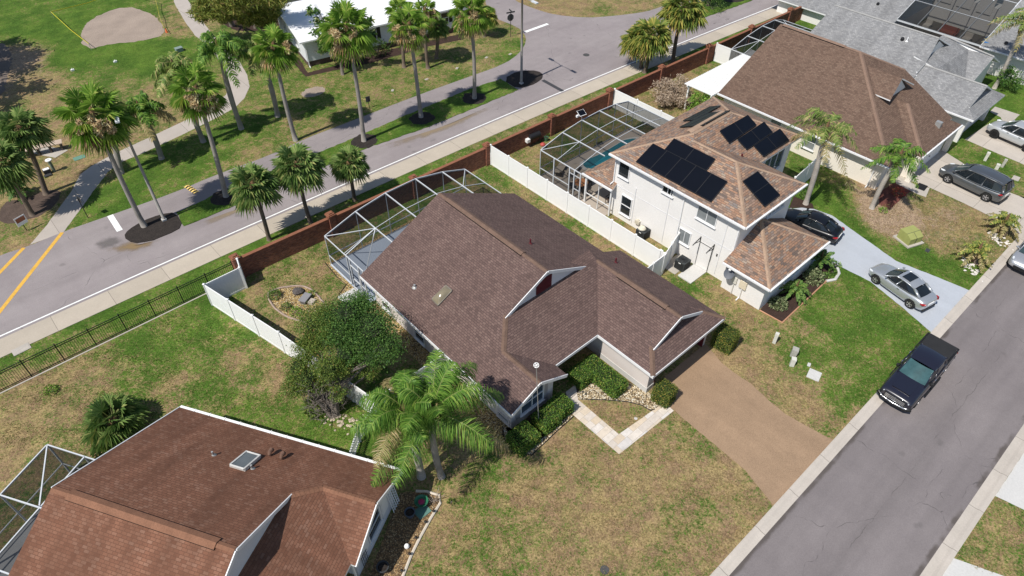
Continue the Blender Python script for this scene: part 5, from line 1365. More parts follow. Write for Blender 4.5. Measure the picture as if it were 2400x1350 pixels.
def broad_tree(label, px, py, clumps, leaf, size, seed, r0=.2, trunks=1, group=None, name='tree', flat=.75, bark=None, extra=None, elong=1.7, world_base=None, core=0):
    """clumps: (pixel x, pixel y, height, radius, leaves) crown masses joined to the trunk by limbs"""
    rr = random.Random(seed); b = world_base or at(px, py); root = thing(name, label, 'tree', tuple(b), group=group)
    cr = MB(); tr = MB(); cen = []; kb = MB()
    for cx, cy, z, r, n in clumps:
        c = (at(cx, cy, z) if world_base is None else Vector((cx, cy, z))) - b; cen.append((c, r)); leaf_clump(cr, c, r, n, size, rr, flat, elong)
        if core: core_blob(kb, c, r * core, rr, flat)
    crown_mid = sum((c for c, _ in cen), Vector((0, 0, 0))) / len(cen)
    fork = Vector((crown_mid.x * .18, crown_mid.y * .18, crown_mid.z * .38))
    tr.tube([Vector((0, 0, -.1)), fork * .5, fork], [r0 * 1.3, r0, r0 * .85], 9)
    for c, r in cen:
        m_ = fork.lerp(c, .55) + Vector((rr.uniform(-.2, .2), rr.uniform(-.2, .2), rr.uniform(-.1, .25)))
        tr.tube([fork, m_, c], [r0 * .6, r0 * .35, r0 * .12], 7)
        for _ in range(5):
            d = rdir(rr); tr.tube([m_, c + d * r * .8], [r0 * .18, .012], 5)
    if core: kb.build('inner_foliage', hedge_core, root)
    cr.build('crown', leaf, root); tr.build('trunk', bark or bark_tree, root, smooth=True); return root

# ================================================================ palms of the back road (washingtonia-like)
WP = [('W1', (338, 530), (217, 262), 2.5, 'tallest-looking fan palm on the mulched tip of the road island, beside the lamp post'),
      ('W2', (530, 460), (458, 205), 2.35, 'fan palm with hanging tan dead leaves on the island behind the three short palms'),
      ('W3', (693, 329), (640, 105), 2.3, 'bright fan palm on the lawn edge left of the white mobile home'),
      ('W4', (853, 330), (812, 62), 2.5, 'fan palm standing in front of the white mobile home roof'),
      ('W5', (987, 274), (958, 55), 2.3, 'fan palm in a mulch ring on the island before the dark shuttered window'),
      ('W6', (1112, 230), (1103, 25), 2.3, 'fan palm in the mulch ring nearest the tall lamp post by the side road'),
      ('W7', (947, 158), (938, 22), 1.9, 'fan palm with a reddish trunk close to the mobile home hedge'),
      ('W8', (1003, 160), (996, 25), 1.9, 'fan palm between two others in front of the mobile home wall')]
for i, (k, b, c, r, l) in enumerate(WP):
    fan_palm(l, b, c, r * [.98, .9, .88, .98, .88, .92, .9, .85][i], [30, 26, 25, 30, 24, 28, 24, 24][i], 100 + i, low=-.9, seg=22, spread=2.25, wide=.06, tan=[5, 6, 1, 4, 5, 5, 2, 2][i], dead=11 if k in ('W1', 'W2', 'W4', 'W5', 'W6') else 5, bark=bark_brown if k in ('W7', 'W8') else bark_grey, z0=.05 if k in ('W1', 'W2', 'W4', 'W5', 'W6') else 0)
# sabal palms
SBL = [((631, 562), (592, 432), 1.95, 'leftmost of the three short round-headed palms on the grass verge behind the brick wall', None),
       ((728, 522), (696, 388), 2.05, 'middle one of the three short round-headed palms on the verge behind the brick wall', None),
       ((832, 470), (818, 381), 1.6, 'rightmost and smallest of the three short palms on the verge behind the brick wall', None)]
for i, (b, c, r, l, m_) in enumerate(SBL):
    fan_palm(l, b, c, r, 40, 130 + i, sabal_green, bark_brown, .15, .13, 2, -.55, 'short cabbage palms on the verge', 'cabbage_palm', 15, .1)
for i, (b, c, r, l, m_) in enumerate([((108, 455), (48, 300), 1.95, 'round-headed palm left of the picnic table, the one further from the road', sabal_green), ((76, 504), (2, 382), 2.0, 'round-headed palm cut by the left edge of the picture in the brown mulch', sabal_green),
        ((1503, 160), (1498, 92), 2.1, 'left twin of the two palms side by side on the verge by the road bend', sabal_yellow), ((1510, 170), (1528, 82), 2.3, 'right twin of the two palms side by side on the verge by the road bend', sabal_yellow), ((1577, 146), (1602, 18), 2.5, 'leaning brown-trunked palm on the verge, right of the twin palms', sabal_yellow),
        ((1022, 137), (1026, 62), 1.3, 'small thin dark-trunked palm right by the mobile home wall', sabal_green), ((1135, 86), (1142, 38), 1.4, 'little bushy palm at the mobile home corner near the stop sign', sabal_yellow), ((1658, 14), (1672, -55), 2.0, 'palm at the top edge with its trunk in the far road island hedge', sabal_yellow)]):
    fan_palm(l, b, c, r, 38, 150 + i, m_, bark_brown, .2, .16, 3, -.6, 'round-headed palms around the road', 'cabbage_palm', 14, .15)
# queen palms in the park
QP = [((284, 406), (243, 258), 2.6, 'thick-trunked feather palm half hidden behind the island fan palm', 7),
      ((379, 372), (328, 255), 2.7, 'low feather palm with golden fronds standing right of the lamp post at the path', 5),
      ((477, 332), (408, 158), 2.7, 'feather palm growing behind the fan palm with tan dead leaves', 4),
      ((566, 302), (512, 112), 3.0, 'tall bare-trunked feather palm inside the bend of the concrete park path', 2),
      ((651, 273), (606, 118), 2.6, 'feather palm standing just behind the bright fan palm', 2)]
for i, (b, c, L, l, g) in enumerate(QP):
    feather_palm(l, b, c, L * .88, 17, 170 + i, feather_green if i in (1, 3) else feather_olive, bark_grey, .2, .16, g if i == 1 else 1, 'feather palms in the park', .5, 40, .72, lw=.045, hang=.8)
# queen palms by the houses
feather_palm('big bright green feather palm on the front lawn, its trunk nearer the street', (1035, 1117), (1012, 966), 3.7, 20, 190, feather_green, bark_grey, .17, .14, 2, 'feather palms between the two front lawns', .33, 96, .95, .15, hang=.95, lw=.016, gap=(-1.9, .55, .70), emin=-.35)
feather_palm('big bright green feather palm on the front lawn, nearest the white picket gate', (988, 1117), (950, 962), 2.8, 13, 191, feather_green, bark_pale, .20, .15, 2, 'feather palms between the two front lawns', .36, 92, .85, .15, hang=.95, lw=.016, emin=.05)
feather_palm('dry golden-green feather palm with a pale leaning trunk between the white and the cream house', (1888, 478), (1936, 305), 3.0, 16, 192, feather_olive, bark_pale, .18, .15, 4, 'feather palms by the cream house', .48, 34, .6)
feather_palm('shorter green feather palm with a pale leaning trunk by the cream house entrance', (2043, 488), (2108, 368), 2.3, 16, 193, feather_green, bark_pale, .17, .13, 0, 'feather palms by the cream house', .42, 34, .55)
feather_palm('feather palm with a drooping brown frond at the right edge before the grey roofs', (2330, 207), (2400, 55), 3.0, 15, 194, feather_olive, bark_pale, .17, .14, 4, 'feather palms by the cream house', .45, 32, .55)
# small palms
feather_palm('scruffy low palm in white stones by the kerb, nearest the parked cars', (2352, 552), (2355, 520), 1.5, 18, 195, sabal_yellow, bark_brown, .16, .14, 7, 'scruffy low palms at the kerb', .45, 24, .3, 0, hang=.3, name='low_palm')
feather_palm('scruffy low palm in white stones by the kerb, nearest the silver coupe', (2288, 618), (2292, 588), 1.5, 18, 196, sabal_yellow, bark_brown, .16, .14, 8, 'scruffy low palms at the kerb', .45, 24, .3, 0, hang=.3, name='low_palm')
feather_palm('fine-leaved green dwarf palm in the mulch bed under the white garage wall', (1868, 697), (1866, 676), 1.15, 24, 197, shrub_m, bark_brown, .08, .07, 0, None, .45, 30, .22, 0, hang=.3, name='dwarf_palm')
feather_palm('dark dwarf palm at the end of the white garage by the blue-grey driveway', (1920, 628), (1923, 608), 1.1, 20, 198, juniper_dark, bark_brown, .08, .07, 0, None, .25, 24, .25, 0, hang=.1, name='dwarf_palm')
feather_palm('dark dwarf palm in the mulch at the far left below the leaning round-headed palms', (45, 462), (40, 445), 1.2, 16, 199, juniper_dark, bark_brown, .1, .09, 0, None, .3, 24, .3, 0, hang=.15, name='dwarf_palm')
rr_ = random.Random(5)
fan_palm('trunkless silvery fan palm clump on the lawn behind the rust-roofed house', (272, 1010), (266, 985), 1.9, 34, 200, sabal_green, bark_brown, .2, .18, 0, .05, None, 'saw_palmetto', 17, .1)

# ================================================================ other trees
broad_tree('broad multi-trunked juniper with patchy dark crown leaning over the white fence', 782, 972,
    [(868, 765, 4.6, 1.45, 8600), (812, 735, 5.2, 1.25, 7000), (845, 715, 5.0, .9, 3800), (905, 812, 4.0, 1.0, 4400), (870, 835, 3.6, .7, 2200), (838, 790, 4.2, 1.0, 4000), (800, 775, 4.6, 1.05, 4200), (812, 825, 3.7, .8, 2400)],
    juniper_dark, .075, 300, .24, bark=bark_tree, elong=1.3, core=.62)
j = bpy.data.objects['tree']; jr = random.Random(301); b_ = at(782, 972)
cr = MB(); lim = MB(); kb = MB()
for cx, cy, z, r, n in ((775, 745, 4.9, 1.0, 1500), (742, 758, 4.2, 1.15, 1700), (735, 800, 3.5, .7, 900), (770, 800, 3.7, .8, 650), (715, 820, 3.0, .75, 700), (700, 860, 2.7, .8, 800), (722, 885, 2.5, 1.05, 1300), (690, 905, 2.0, .7, 700), (772, 865, 3.4, .85, 950), (812, 858, 3.0, .6, 500), (752, 905, 2.2, .5, 260), (790, 920, 2.4, .5, 260), (840, 850, 2.8, .6, 420), (868, 872, 2.3, .5, 320)):
    c = at(cx, cy, z) - b_; leaf_clump(cr, c, r, int(n * 4.0), .072, jr, .8, 1.3)
    if r > .75: core_blob(kb, c, r * .55, jr)
    lim.tube([Vector((0, 0, .5)), c * .45 + Vector((0, 0, .6)), c], [.11, .07, .025], 6)
for _ in range(420):
    d = rdir(jr); d.z = abs(d.z); s = Vector((jr.uniform(-1.0, 1.0), jr.uniform(-.5, 1.6), jr.uniform(.3, 2.6))); lim.tube([s, s + Vector((d.x * .9, d.y * .9, d.z * .7))], [.014, .005], 4)
for k in range(4):
    a = k * 1.6 + .4; lim.tube([Vector((math.cos(a) * .2, math.sin(a) * .2, -.1)), Vector((math.cos(a) * .5, math.sin(a) * .5 + .3, 1.3)), Vector((math.cos(a) * .9, math.sin(a) * .9 + .7, 2.6))], [.13, .1, .05], 7)
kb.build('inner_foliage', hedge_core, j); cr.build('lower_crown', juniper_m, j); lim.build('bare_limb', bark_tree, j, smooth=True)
shrub('low green bush at the foot of the juniper outside the white fence', 745, 957, .85, 700, .10, juniper_m, .75, 310)
broad_tree('glossy-leaved magnolia in front of the left end of the mobile home', 803, 175, [(790, 95, 3.2, 1.4, 420), (760, 100, 2.6, 1.1, 300), (790, 50, 5.0, 1.3, 360), (750, 55, 5.0, 1.1, 260), (835, 60, 4.8, 1.2, 320), (860, 75, 3.8, .9, 200), (745, 115, 2.0, .9, 240), (820, 110, 2.4, 1.0, 280), (850, 45, 5.5, .8, 150), (735, 25, 6.0, .8, 140)], magnolia_m, .26, 320, .15)
broad_tree('shaggy olive-green pine on the mulch by the mobile home, nearer the path', 545, 60, [(500, 15, 5.0, 1.6, 2640), (540, -10, 6.5, 1.8, 2640), (475, 28, 3.5, 1.1, 1440), (525, 35, 3.0, 1.0, 1080)], pine_m, .15, 330, .24, elong=3.6, group='pines beside the mobile home')
broad_tree('shaggy olive-green pine on the mulch, touching the mobile home roof corner', 600, 65, [(600, 25, 3.5, 1.4, 2160), (630, 20, 4.0, 1.3, 1920), (575, 42, 2.4, 1.0, 1200), (650, -15, 6.5, 1.6, 2160), (590, -20, 7.0, 1.6, 2160), (625, 50, 2.0, .9, 1080)], pine_m, .15, 331, .22, elong=3.6, group='pines beside the mobile home')
# the big tree left of the frame whose shade falls on the park lawn
tb_ = at(20, 170) + Vector((-6.5, 0, 0))
broad_tree('large spreading oak left of the park lawn', 0, 0, [(tb_.x + dx, tb_.y + dy, z, r, n) for dx, dy, z, r, n in ((0, 0, 8, 3.2, 1500), (2.6, 3, 7.5, 2.6, 1000), (-2.5, -2, 7.5, 2.6, 900), (2.2, -4.0, 6.8, 2.2, 800), (-1, 5, 7, 2.4, 800), (.5, -7.5, 6.2, 1.8, 600), (3.4, 6.5, 7, 1.8, 600))], oak_m, .42, 340, .45, world_base=tb_, name='oak_tree')
broad_tree('bright green bush tree behind the pool house near the rear brick wall', 1648, 262, [(1640, 238, 1.6, 1.0, 900), (1665, 235, 1.8, .9, 800), (1630, 255, .9, .8, 500)], shrub_bright, .11, 350, .06)
broad_tree('leafless brown brush thicket by the white pergola', 1585, 235, [(1560, 210, 1.2, 1.1, 2200), (1590, 200, 1.4, 1.1, 2200), (1600, 230, 1.0, .9, 1800), (1560, 235, .9, .8, 1500)], dry_twig, .075, 351, .05, elong=3.5)
broad_tree('dark shrub tree in front of the white wall right of the grey roofs', 2372, 195, [(2365, 178, 1.5, 1.0, 800), (2380, 190, 1.1, .9, 600)], juniper_dark, .13, 352, .07)

# ================================================================ hedges and shrubs
hedge_box('clipped hedge beside the flag-topped pole, nearest the front left corner of the beige house', (14.55, 15.3), (1.45, 1.25, .95), 0, 401)
hedge_box('clipped hedge under the blue front window, right behind the thin pole', (16.35, 15.35), (1.25, 1.15, .95), 0, 402)
hedge_box('clipped hedge at the paver walk end of the front window row', (17.55, 15.45), (1.05, 1.1, .95), 0, 403)
L1 = hedge_box('L-shaped clipped hedge in the corner of the beige garage wall above the pale rocks', (20.95, 15.35), (1.1, 2.9, .95), 0, 404)
hedge_box('', (19.95, 16.25), (.95, 1.15, .9), 0, 405, root=L1)
hedge_box('tall boxy clipped shrub left of the garage door at the driveway edge', (22.5, 12.05), (.95, 1.05, 1.3), .1, 406, hedge_olive, 700, 'boxy shrubs flanking the garage', .05)
hedge_box('tall boxy clipped shrub right of the garage door at the driveway edge', (28.6, 12.2), (1.1, 1.25, 1.35), .1, 407, hedge_olive, 700, 'boxy shrubs flanking the garage', .05)
SH = [(1823, 717, .62, 'round grey-green shrub at the street end of the white garage bed', shrub_grey, 500), (1905, 655, .72, 'round grey-green shrub in the middle of the white garage bed', shrub_grey, 600),
      (1950, 640, .35, 'small green shrub inside the white-edged bed', shrub_m, 200), (1935, 648, .3, 'smallest green shrub inside the white-edged bed', shrub_m, 160),
      (645, 695, .5, 'dark green shrub at the left of the oval gravel bed', shrub_m, 420), (672, 722, .4, 'sprawling green plant in the middle of the oval gravel bed', shrub_m, 200), (694, 735, .45, 'bright leafy plant at the low edge of the oval gravel bed', shrub_bright, 240), (732, 690, .28, 'yellow-green tuft at the right end of the oval gravel bed', shrub_bright, 110),
      (122, 918, .42, 'lone bright green shrub on the dry lawn at far left', shrub_bright, 260), (885, 122, 1.35, 'large dark green bush against the mobile home', oak_m, 700), (980, 98, 1.0, 'rounded green bush under the mobile home window', shrub_m, 560), (862, 128, .8, 'dark bush between the magnolia and the large bush', oak_m, 420),
      (1600, 52, .7, 'green bush on the far road island near the striped curb', shrub_m, 420), (1668, 22, 1.6, 'dark hedge mass on the far road island at the top edge', oak_m, 700), (2105, 455, .55, 'red-leaved plants beside the cream house entry', flower_m, 260), (2068, 496, .35, 'low green tuft by the red mulch bed', shrub_bright, 140),
      (1515, 672, .3, 'weedy plant between the white gate and the dark air conditioner', juniper_m, 160), (1885, 462, .55, 'hedge bush at the corner of the white house near the black sedan', shrub_m, 300), (1278, 318, .45, 'leafy green plant by the brick wall beside the grill', shrub_bright, 200), (1300, 305, .5, 'tall leafy potted plant by the brick wall pillar', shrub_bright, 220), (1312, 296, .35, 'small leafy plant at the foot of the brick pillar', shrub_bright, 140),
      (1962, 625, .3, 'thin green plant at the driveway corner of the white house', shrub_bright, 110), (1200, 1010, .0, '', None, 0)]
for i, (x, y, r, l, m_, n) in enumerate(SH):
    if r: shrub(l, x, y, r, n, .07 if r < .6 else .11, m_, .85, 500 + i)
# ================================================================ vehicles
def paint(name, c, metal=.0, rough=.3, coat=.8):
    m = bpy.data.materials.new(name); t = NT(m)
    n = t.noise(t.obj(), 120, 1)
    k = t.math('ADD', t.math('MULTIPLY', t.math('SUBTRACT', n, .5), .12), 1.0)
    t.bsdf(t.mix(1.0, c, k, 'MULTIPLY'), rough, metal, .5, None, coat); return m
silver = paint('silver_paint', (.46, .48, .50), .55, .32)
black_paint = paint('black_paint', (.004, .004, .006), 0, .35, .5)
navy_black = paint('blue_black_paint', (.012, .012, .022), 0, .28)
grey_paint = paint('graphite_paint', (.105, .112, .118), .5, .34)
light_silver = paint('light_silver_paint', (.50, .515, .53), .4, .34)
car_glass = glass('car_glass', (.012, .016, .02), .04, .3, 2)
wind_glass = glass('windscreen_glass', (.03, .05, .055), .04, .4, 3)
rubber = mat('tyre_rubber', (.015, .015, .015), .85, .1, 6)
alloy = mat('alloy_wheel', (.52, .52, .53), .3, .05, 4, metal=.7)
dark_trim = mat('black_car_trim', (.015, .015, .016), .55, .1, 5)
red_lens = mat('red_lens', (.30, .012, .015), .2, .1, 5, spec=.5)
clear_lens = mat('clear_lens', (.62, .65, .68), .12, .15, 8, spec=.6)
chrome = mat('chrome_trim', (.70, .71, .72), .15, .03, 3, metal=.9)
tonneau = mat('black_vinyl_cover', (.022, .022, .023), .75, .15, 2, .2, 30, .2)

def applied(o):
    """bake an object's modifiers into its mesh"""
    dg = bpy.context.evaluated_depsgraph_get(); me = bpy.data.meshes.new_from_object(o.evaluated_get(dg))
    o.modifiers.clear(); o.data = me; return o

def wheel(root, x, y, r, side, spokes=5, dark=False, wd=.22):
    t = MB(); s = side
    prof = [(r * .62, -wd / 2), (r * .92, -wd / 2), (r, -wd * .32), (r, wd * .32), (r * .92, wd / 2), (r * .62, wd / 2), (r * .62, -wd / 2)]
    t.lathe(prof, (x, y, r), 28, 0, 'y'); to = t.build('wheel', rubber, root, smooth=False)
    m_ = MB(); yo = y + s * wd * .40; m_.lathe([(.02, 0), (r * .60, 0), (r * .66, s * .03)], (x, y + s * wd * .22, r), 24, 1, 'y')
    m_.lathe([(r * .60, -.02), (r * .66, -.02), (r * .66, .02), (r * .60, .02), (r * .60, -.02)], (x, yo, r), 24, 0, 'y')
    for k in range(spokes):
        a = 2 * math.pi * k / spokes + .3; u = Vector((math.cos(a), 0, math.sin(a)))
        for da in (-.12, .12):
            u2 = Vector((math.cos(a + da), 0, math.sin(a + da)))
            m_.beam(Vector((x, yo, r)) + u * r * .10, Vector((x, yo, r)) + u2 * r * .62, .035, .03, 0, up=(0, 1, 0))
    m_.lathe([(.001, s * .02), (r * .16, s * .01), (r * .16, -.03)], (x, yo, r), 14, 0, 'y')
    m_.build('rim', [dark_trim if dark == 2 else alloy, dark_trim], to)

def car(name, label, cat, px_front, px_rear, sp, group=None):
    """px_front / px_rear: ground points below the middle of the front and rear axles (world metres). Local +x is the nose."""
    f, r_ = Vector(px_front), Vector(px_rear); d = f - r_; mid = (f + r_) / 2; rz = math.atan2(d.y, d.x)
    root = thing(name, label, cat, (mid.x, mid.y, sp.get('z', .012)), rz, group)
    Wd = sp['w'] / 2; st = sp['stations']; body = MB(); sec = []
    for x, zb, zt, hw in st:       # nose/tail x, underside, top, half width
        belt = min(zt, sp['belt']); h = zt - zb
        pts = [(0, zb), (hw * .82, zb), (hw * .96, zb + .10), (hw, zb + h * .38), (hw * .985, zb + h * .62), (hw * .94, zb + h * .86), (hw * .80, zt - .005), (hw * .4, zt + .025), (0, zt + .03)]
        ring = [Vector((x, y, z)) for y, z in pts] + [Vector((x, -y, z)) for y, z in reversed(pts[1:-1])]
        sec.append(ring)
    n = len(sec[0]); vs = [p for s_ in sec for p in s_]; fs = []
    for i in range(len(sec) - 1):
        for k in range(n):
            fs.append((i * n + k, (i + 1) * n + k, (i + 1) * n + (k + 1) % n, i * n + (k + 1) % n))
    fs.append(tuple(range(n))); fs.append(tuple((len(sec) - 1) * n + k for k in reversed(range(n))))
    body.add(vs, fs); me_o = body.build('body', sp['paint'], root, smooth=True)
    bm = bmesh.new(); bm.from_mesh(me_o.data); bmesh.ops.recalc_face_normals(bm, faces=bm.faces); bm.to_mesh(me_o.data); bm.free()
    sub = me_o.modifiers.new('s', 'SUBSURF'); sub.levels = sub.render_levels = 2
    wb, wr, tr_ = sp['wheelbase'] / 2, sp['wr'], Wd - .12
    cutters = []
    for x in (wb, -wb):
        c = MB(); c.lathe([(.001, -Wd - .3), (wr * 1.17, -Wd - .3), (wr * 1.17, -Wd + .30), (.001, -Wd + .30)], (x, 0, wr), 28, 0, 'y'); c.lathe([(.001, Wd - .30), (wr * 1.17, Wd - .30), (wr * 1.17, Wd + .3), (.001, Wd + .3)], (x, 0, wr), 28, 0, 'y')
        co = c.build('cutter', dark_trim, root); bm = bmesh.new(); bm.from_mesh(co.data); bmesh.ops.recalc_face_normals(bm, faces=bm.faces); bm.to_mesh(co.data); bm.free()
        b_ = me_o.modifiers.new('b', 'BOOLEAN'); b_.operation = 'DIFFERENCE'; b_.object = co; b_.solver = 'EXACT'; cutters.append(co)
    bpy.context.view_layer.update(); applied(me_o)
    for c in cutters: bpy.data.objects.remove(c)
    for x in (wb, -wb):
        for s in (-1, 1): wheel(root, x, s * tr_, wr, s, sp.get('spokes', 5), sp.get('darkrim', False))
        lin = MB(); lin.box(x - wr * 1.0, -Wd + .28, wr * .7, x + wr * 1.0, Wd - .28, wr * 1.9); lin.build('wheel_well', dark_trim, root)
    # cabin: belt line and roof line points from windscreen base to rear window base
    bp, rp = sp['beltline'], sp['roofline']
    def side(p, s): return Vector((p[0], s * p[1], p[2]))
    for s in (-1, 1):
        g = MB()
        for i in range(len(bp) - 1):
            q = [side(bp[i], s), side(bp[i + 1], s), side(rp[i + 1], s), side(rp[i], s)]
            g.face(q if s < 0 else list(reversed(q)))
        g.build('side_window', sp.get('glass', car_glass), root)
        t = MB()
        t.tube([side(p, s) + Vector((0, s * .004, .004)) for p in rp], .045, 8)
        t.tube([side(bp[0], s), side(rp[0], s)], .045, 8); t.tube([side(bp[-1], s), side(rp[-1], s)], sp.get('cpillar', .07), 8)
        t.tube([side(p, s) + Vector((0, s * .002, -.01)) for p in bp], .03, 8)
        for f_, w_ in sp.get('pillars', ()):
            i = int(f_); u = f_ - i; a = side(bp[i], s).lerp(side(bp[i + 1], s), u); b = side(rp[i], s).lerp(side(rp[i + 1], s), u); t.tube([a, b], w_, 6)
        t.build('pillar', sp.get('pillar_paint', sp['paint']), root, smooth=True)
        ch = MB(); ch.tube([side(p, s) + Vector((0, s * .03, .015)) for p in bp], .012, 5); ch.build('window_trim', chrome if sp.get('chrome') else dark_trim, root)
    NX = 6
    def strip_(a, b, bulge, name, m_, lift=0):
        w = MB()
        row = lambda p, bu: [Vector((p[0] + bu[0] * (1 - (2 * k / NX - 1) ** 2), p[1] * (2 * k / NX - 1), p[2] + lift + bu[1] * (1 - (2 * k / NX - 1) ** 2))) for k in range(NX + 1)]
        rows = [row(p, bulge) for p in ([a, b] if len(a) == 3 and not isinstance(a[0], tuple) else a)]
        vs = [p for r in rows for p in r]
        w.add(vs, [(i * (NX + 1) + k, i * (NX + 1) + k + 1, (i + 1) * (NX + 1) + k + 1, (i + 1) * (NX + 1) + k) for i in range(len(rows) - 1) for k in range(NX)])
        return w.build(name, m_, root, smooth=True)
    strip_(bp[0], rp[0], (.10, .02), 'windscreen', sp.get('wglass', wind_glass))
    strip_(rp[-1], bp[-1], (-.06, .02), 'rear_window', sp.get('glass', car_glass))
    strip_(list(rp), None, (0, .055), 'roof_panel', sp.get('roof_paint', sp['paint']), .012)
    if 'sunroof' in sp:
        x0, x1, w_, z = sp['sunroof']; s_ = MB(); s_.box(x0, -w_, z - .03, x1, w_, z + .006); s_.build('sunroof', car_glass, root)
    x1 = st[-1][0]; x0 = st[0][0]
    hl = sp['headlight']; tl = sp['taillight']
    for s in (-1, 1):
        h = MB(); h.tube([Vector((hl[0], s * hl[1], hl[2])), Vector((hl[0] - hl[3] * .5, s * (hl[1] + .07), hl[2] + .03)), Vector((hl[0] - hl[3], s * (hl[1] + .11), hl[2] + .06))], [.06 * sp.get('hl_r', 1), .085 * sp.get('hl_r', 1), .04 * sp.get('hl_r', 1)], 8); h.build('headlight', clear_lens, root, smooth=True)
        h = MB(); h.tube([Vector((tl[0], s * tl[1], tl[2])), Vector((tl[0] + tl[3] * .4, s * (tl[1] + .15), tl[2] + .01)), Vector((tl[0] + tl[3], s * (tl[1] + .225), tl[2] + .01))], [.06, .085, .035], 8); h.build('taillight', red_lens, root, smooth=True)
        m_ = MB(); mx = bp[0][0] - .22; my = bp[0][1] + .02; mz = bp[0][2] + .08
        m_.tube([Vector((mx, s * my, mz)), Vector((mx, s * (my + .10), mz + .03))], .02, 6)
        m_.tube([Vector((mx + .05, s * (my + .09), mz + .06)), Vector((mx + .0, s * (my + .16), mz + .07)), Vector((mx - .03, s * (my + .25), mz + .06))], [.05 * sp.get('mr', 1), .085 * sp.get('mr', 1), .04 * sp.get('mr', 1)], 8); m_.build('mirror', sp.get('mirror_paint', sp['paint']), root, smooth=True)
        for dx in sp.get('handles', ()):
            h = MB(); h.box(dx, s * (Wd * .965), sp['belt'] - .12, dx + .18, s * (Wd * 1.0), sp['belt'] - .09); h.build('door_handle', chrome, root)
    g = MB(); gz = sp.get('grille', (x1 - .02, .45, .38, .62)); g.box(gz[0] - .06, -gz[1], gz[2], gz[0] + .015, gz[1], gz[3]); g.build('grille', dark_trim, root)
    p = MB(); p.box(x0 - .02, -.26, sp.get('plate_z', .62), x0 + .04, .26, sp.get('plate_z', .62) + .14); p.build('number_plate', white, root)
    b = MB(); b.beam((x0 + .04, -Wd * .7, .30), (x0 + .04, Wd * .7, .30), .12, .14); b.build('bumper_trim', dark_trim, root)
    return root

SEDAN = dict(w=1.78, belt=.92, wheelbase=2.69, wr=.33, paint=silver, spokes=5,
    stations=[(-2.18, .36, .74, .62), (-2.12, .24, .93, .76), (-1.75, .20, 1.00, .86), (-1.2, .18, .98, .89), (-.4, .17, .94, .885), (.5, .17, .93, .885), (1.0, .18, .92, .885), (1.5, .19, .84, .87), (1.95, .22, .73, .80), (2.22, .30, .58, .62)],
    beltline=[(.98, .70, .93), (.4, .77, .94), (-.3, .79, .95), (-.95, .77, .98), (-1.62, .62, 1.00)],
    roofline=[(.28, .56, 1.36), (.0, .59, 1.41), (-.35, .59, 1.42), (-.7, .57, 1.38), (-1.05, .54, 1.30)],
    pillars=((1.55, .035),), cpillar=.09, headlight=(2.06, .62, .60, .36), taillight=(-2.17, .60, .80, .26), grille=(2.22, .40, .30, .47), handles=(-.35,), plate_z=.62)
car('parked_car', 'silver two-door coupe with a dark sunroof parked on the blue-grey driveway', 'car', (41.78, 8.52, 0), (41.20, 5.92, 0), dict(SEDAN, sunroof=(-.55, .05, .42, 1.487)))
bs = dict(SEDAN, paint=black_paint, w=1.84, glass=car_glass)
car('parked_car', 'black sedan half hidden behind the white garage extension', 'car', at(1940, 577) + Vector((.42, 3.25, 0)), at(1940, 577) + Vector((.76, .55, 0)), bs)
VAN = dict(w=1.98, belt=1.02, wheelbase=3.09, wr=.36, paint=grey_paint, spokes=5, chrome=True,
    stations=[(-2.52, .40, .95, .76), (-2.45, .28, 1.12, .90), (-2.1, .24, 1.08, .96), (-1.2, .22, 1.05, .985), (0, .22, 1.02, .985), (.9, .22, 1.02, .985), (1.4, .23, 1.02, .975), (1.95, .25, .92, .93), (2.3, .28, .78, .84), (2.55, .36, .64, .66)],
    beltline=[(1.55, .76, 1.02), (.6, .88, 1.02), (-.5, .90, 1.05), (-1.6, .88, 1.09), (-2.40, .76, 1.14)],
    roofline=[(.62, .66, 1.62), (.2, .71, 1.71), (-.6, .72, 1.75), (-1.5, .70, 1.73), (-2.15, .62, 1.66)],
    pillars=((1.2, .03), (2.3, .03)), cpillar=.12, headlight=(2.36, .66, .74, .42), taillight=(-2.40, .74, .98, .2), handles=(.55, -.55), plate_z=.72)
van = car('parked_van', 'graphite grey minivan with roof rails parked on the pale concrete driveway', 'minivan', (57.46, 10.54, 0), (57.15, 7.43, 0), VAN)
rb = MB()
for s in (-1, 1): rb.tube([(.0, s * .62, 1.77), (-.5, s * .63, 1.82), (-1.7, s * .61, 1.80), (-2.0, s * .58, 1.74)], .02, 6)
rb.build('roof_rail', chrome, van)
rb = MB(); rb.tube([(-2.05, 0, 1.72), (-2.2, 0, 1.84)], [.03, .01], 6); rb.build('aerial_fin', grey_paint, van)
SUV = dict(w=1.95, belt=1.08, wheelbase=2.82, wr=.38, paint=light_silver, spokes=5, darkrim=2,
    stations=[(-2.30, .45, .95, .74), (-2.25, .32, 1.15, .88), (-1.9, .28, 1.14, .95), (-1.0, .27, 1.10, .97), (0, .27, 1.08, .97), (.9, .27, 1.08, .97), (1.3, .27, 1.08, .965), (1.8, .30, 1.0, .93), (2.15, .34, .88, .84), (2.35, .42, .70, .68)],
    beltline=[(1.28, .76, 1.08), (.5, .86, 1.08), (-.4, .88, 1.10), (-1.4, .86, 1.14), (-2.15, .74, 1.18)],
    roofline=[(.5, .64, 1.60), (.1, .68, 1.68), (-.6, .69, 1.71), (-1.3, .67, 1.68), (-1.85, .60, 1.58)],
    pillars=((1.3, .03), (2.4, .03)), cpillar=.11, headlight=(2.2, .64, .86, .35), taillight=(-2.2, .70, 1.0, .2), handles=(.4, -.6), plate_z=.75)
car('parked_car', 'light silver sport utility vehicle with black wheels on the driveway at the right edge', 'car', at(2328, 325) + Vector((.93, -.1, 0)), at(2398, 356) + Vector((.93, -.1, 0)), SUV)
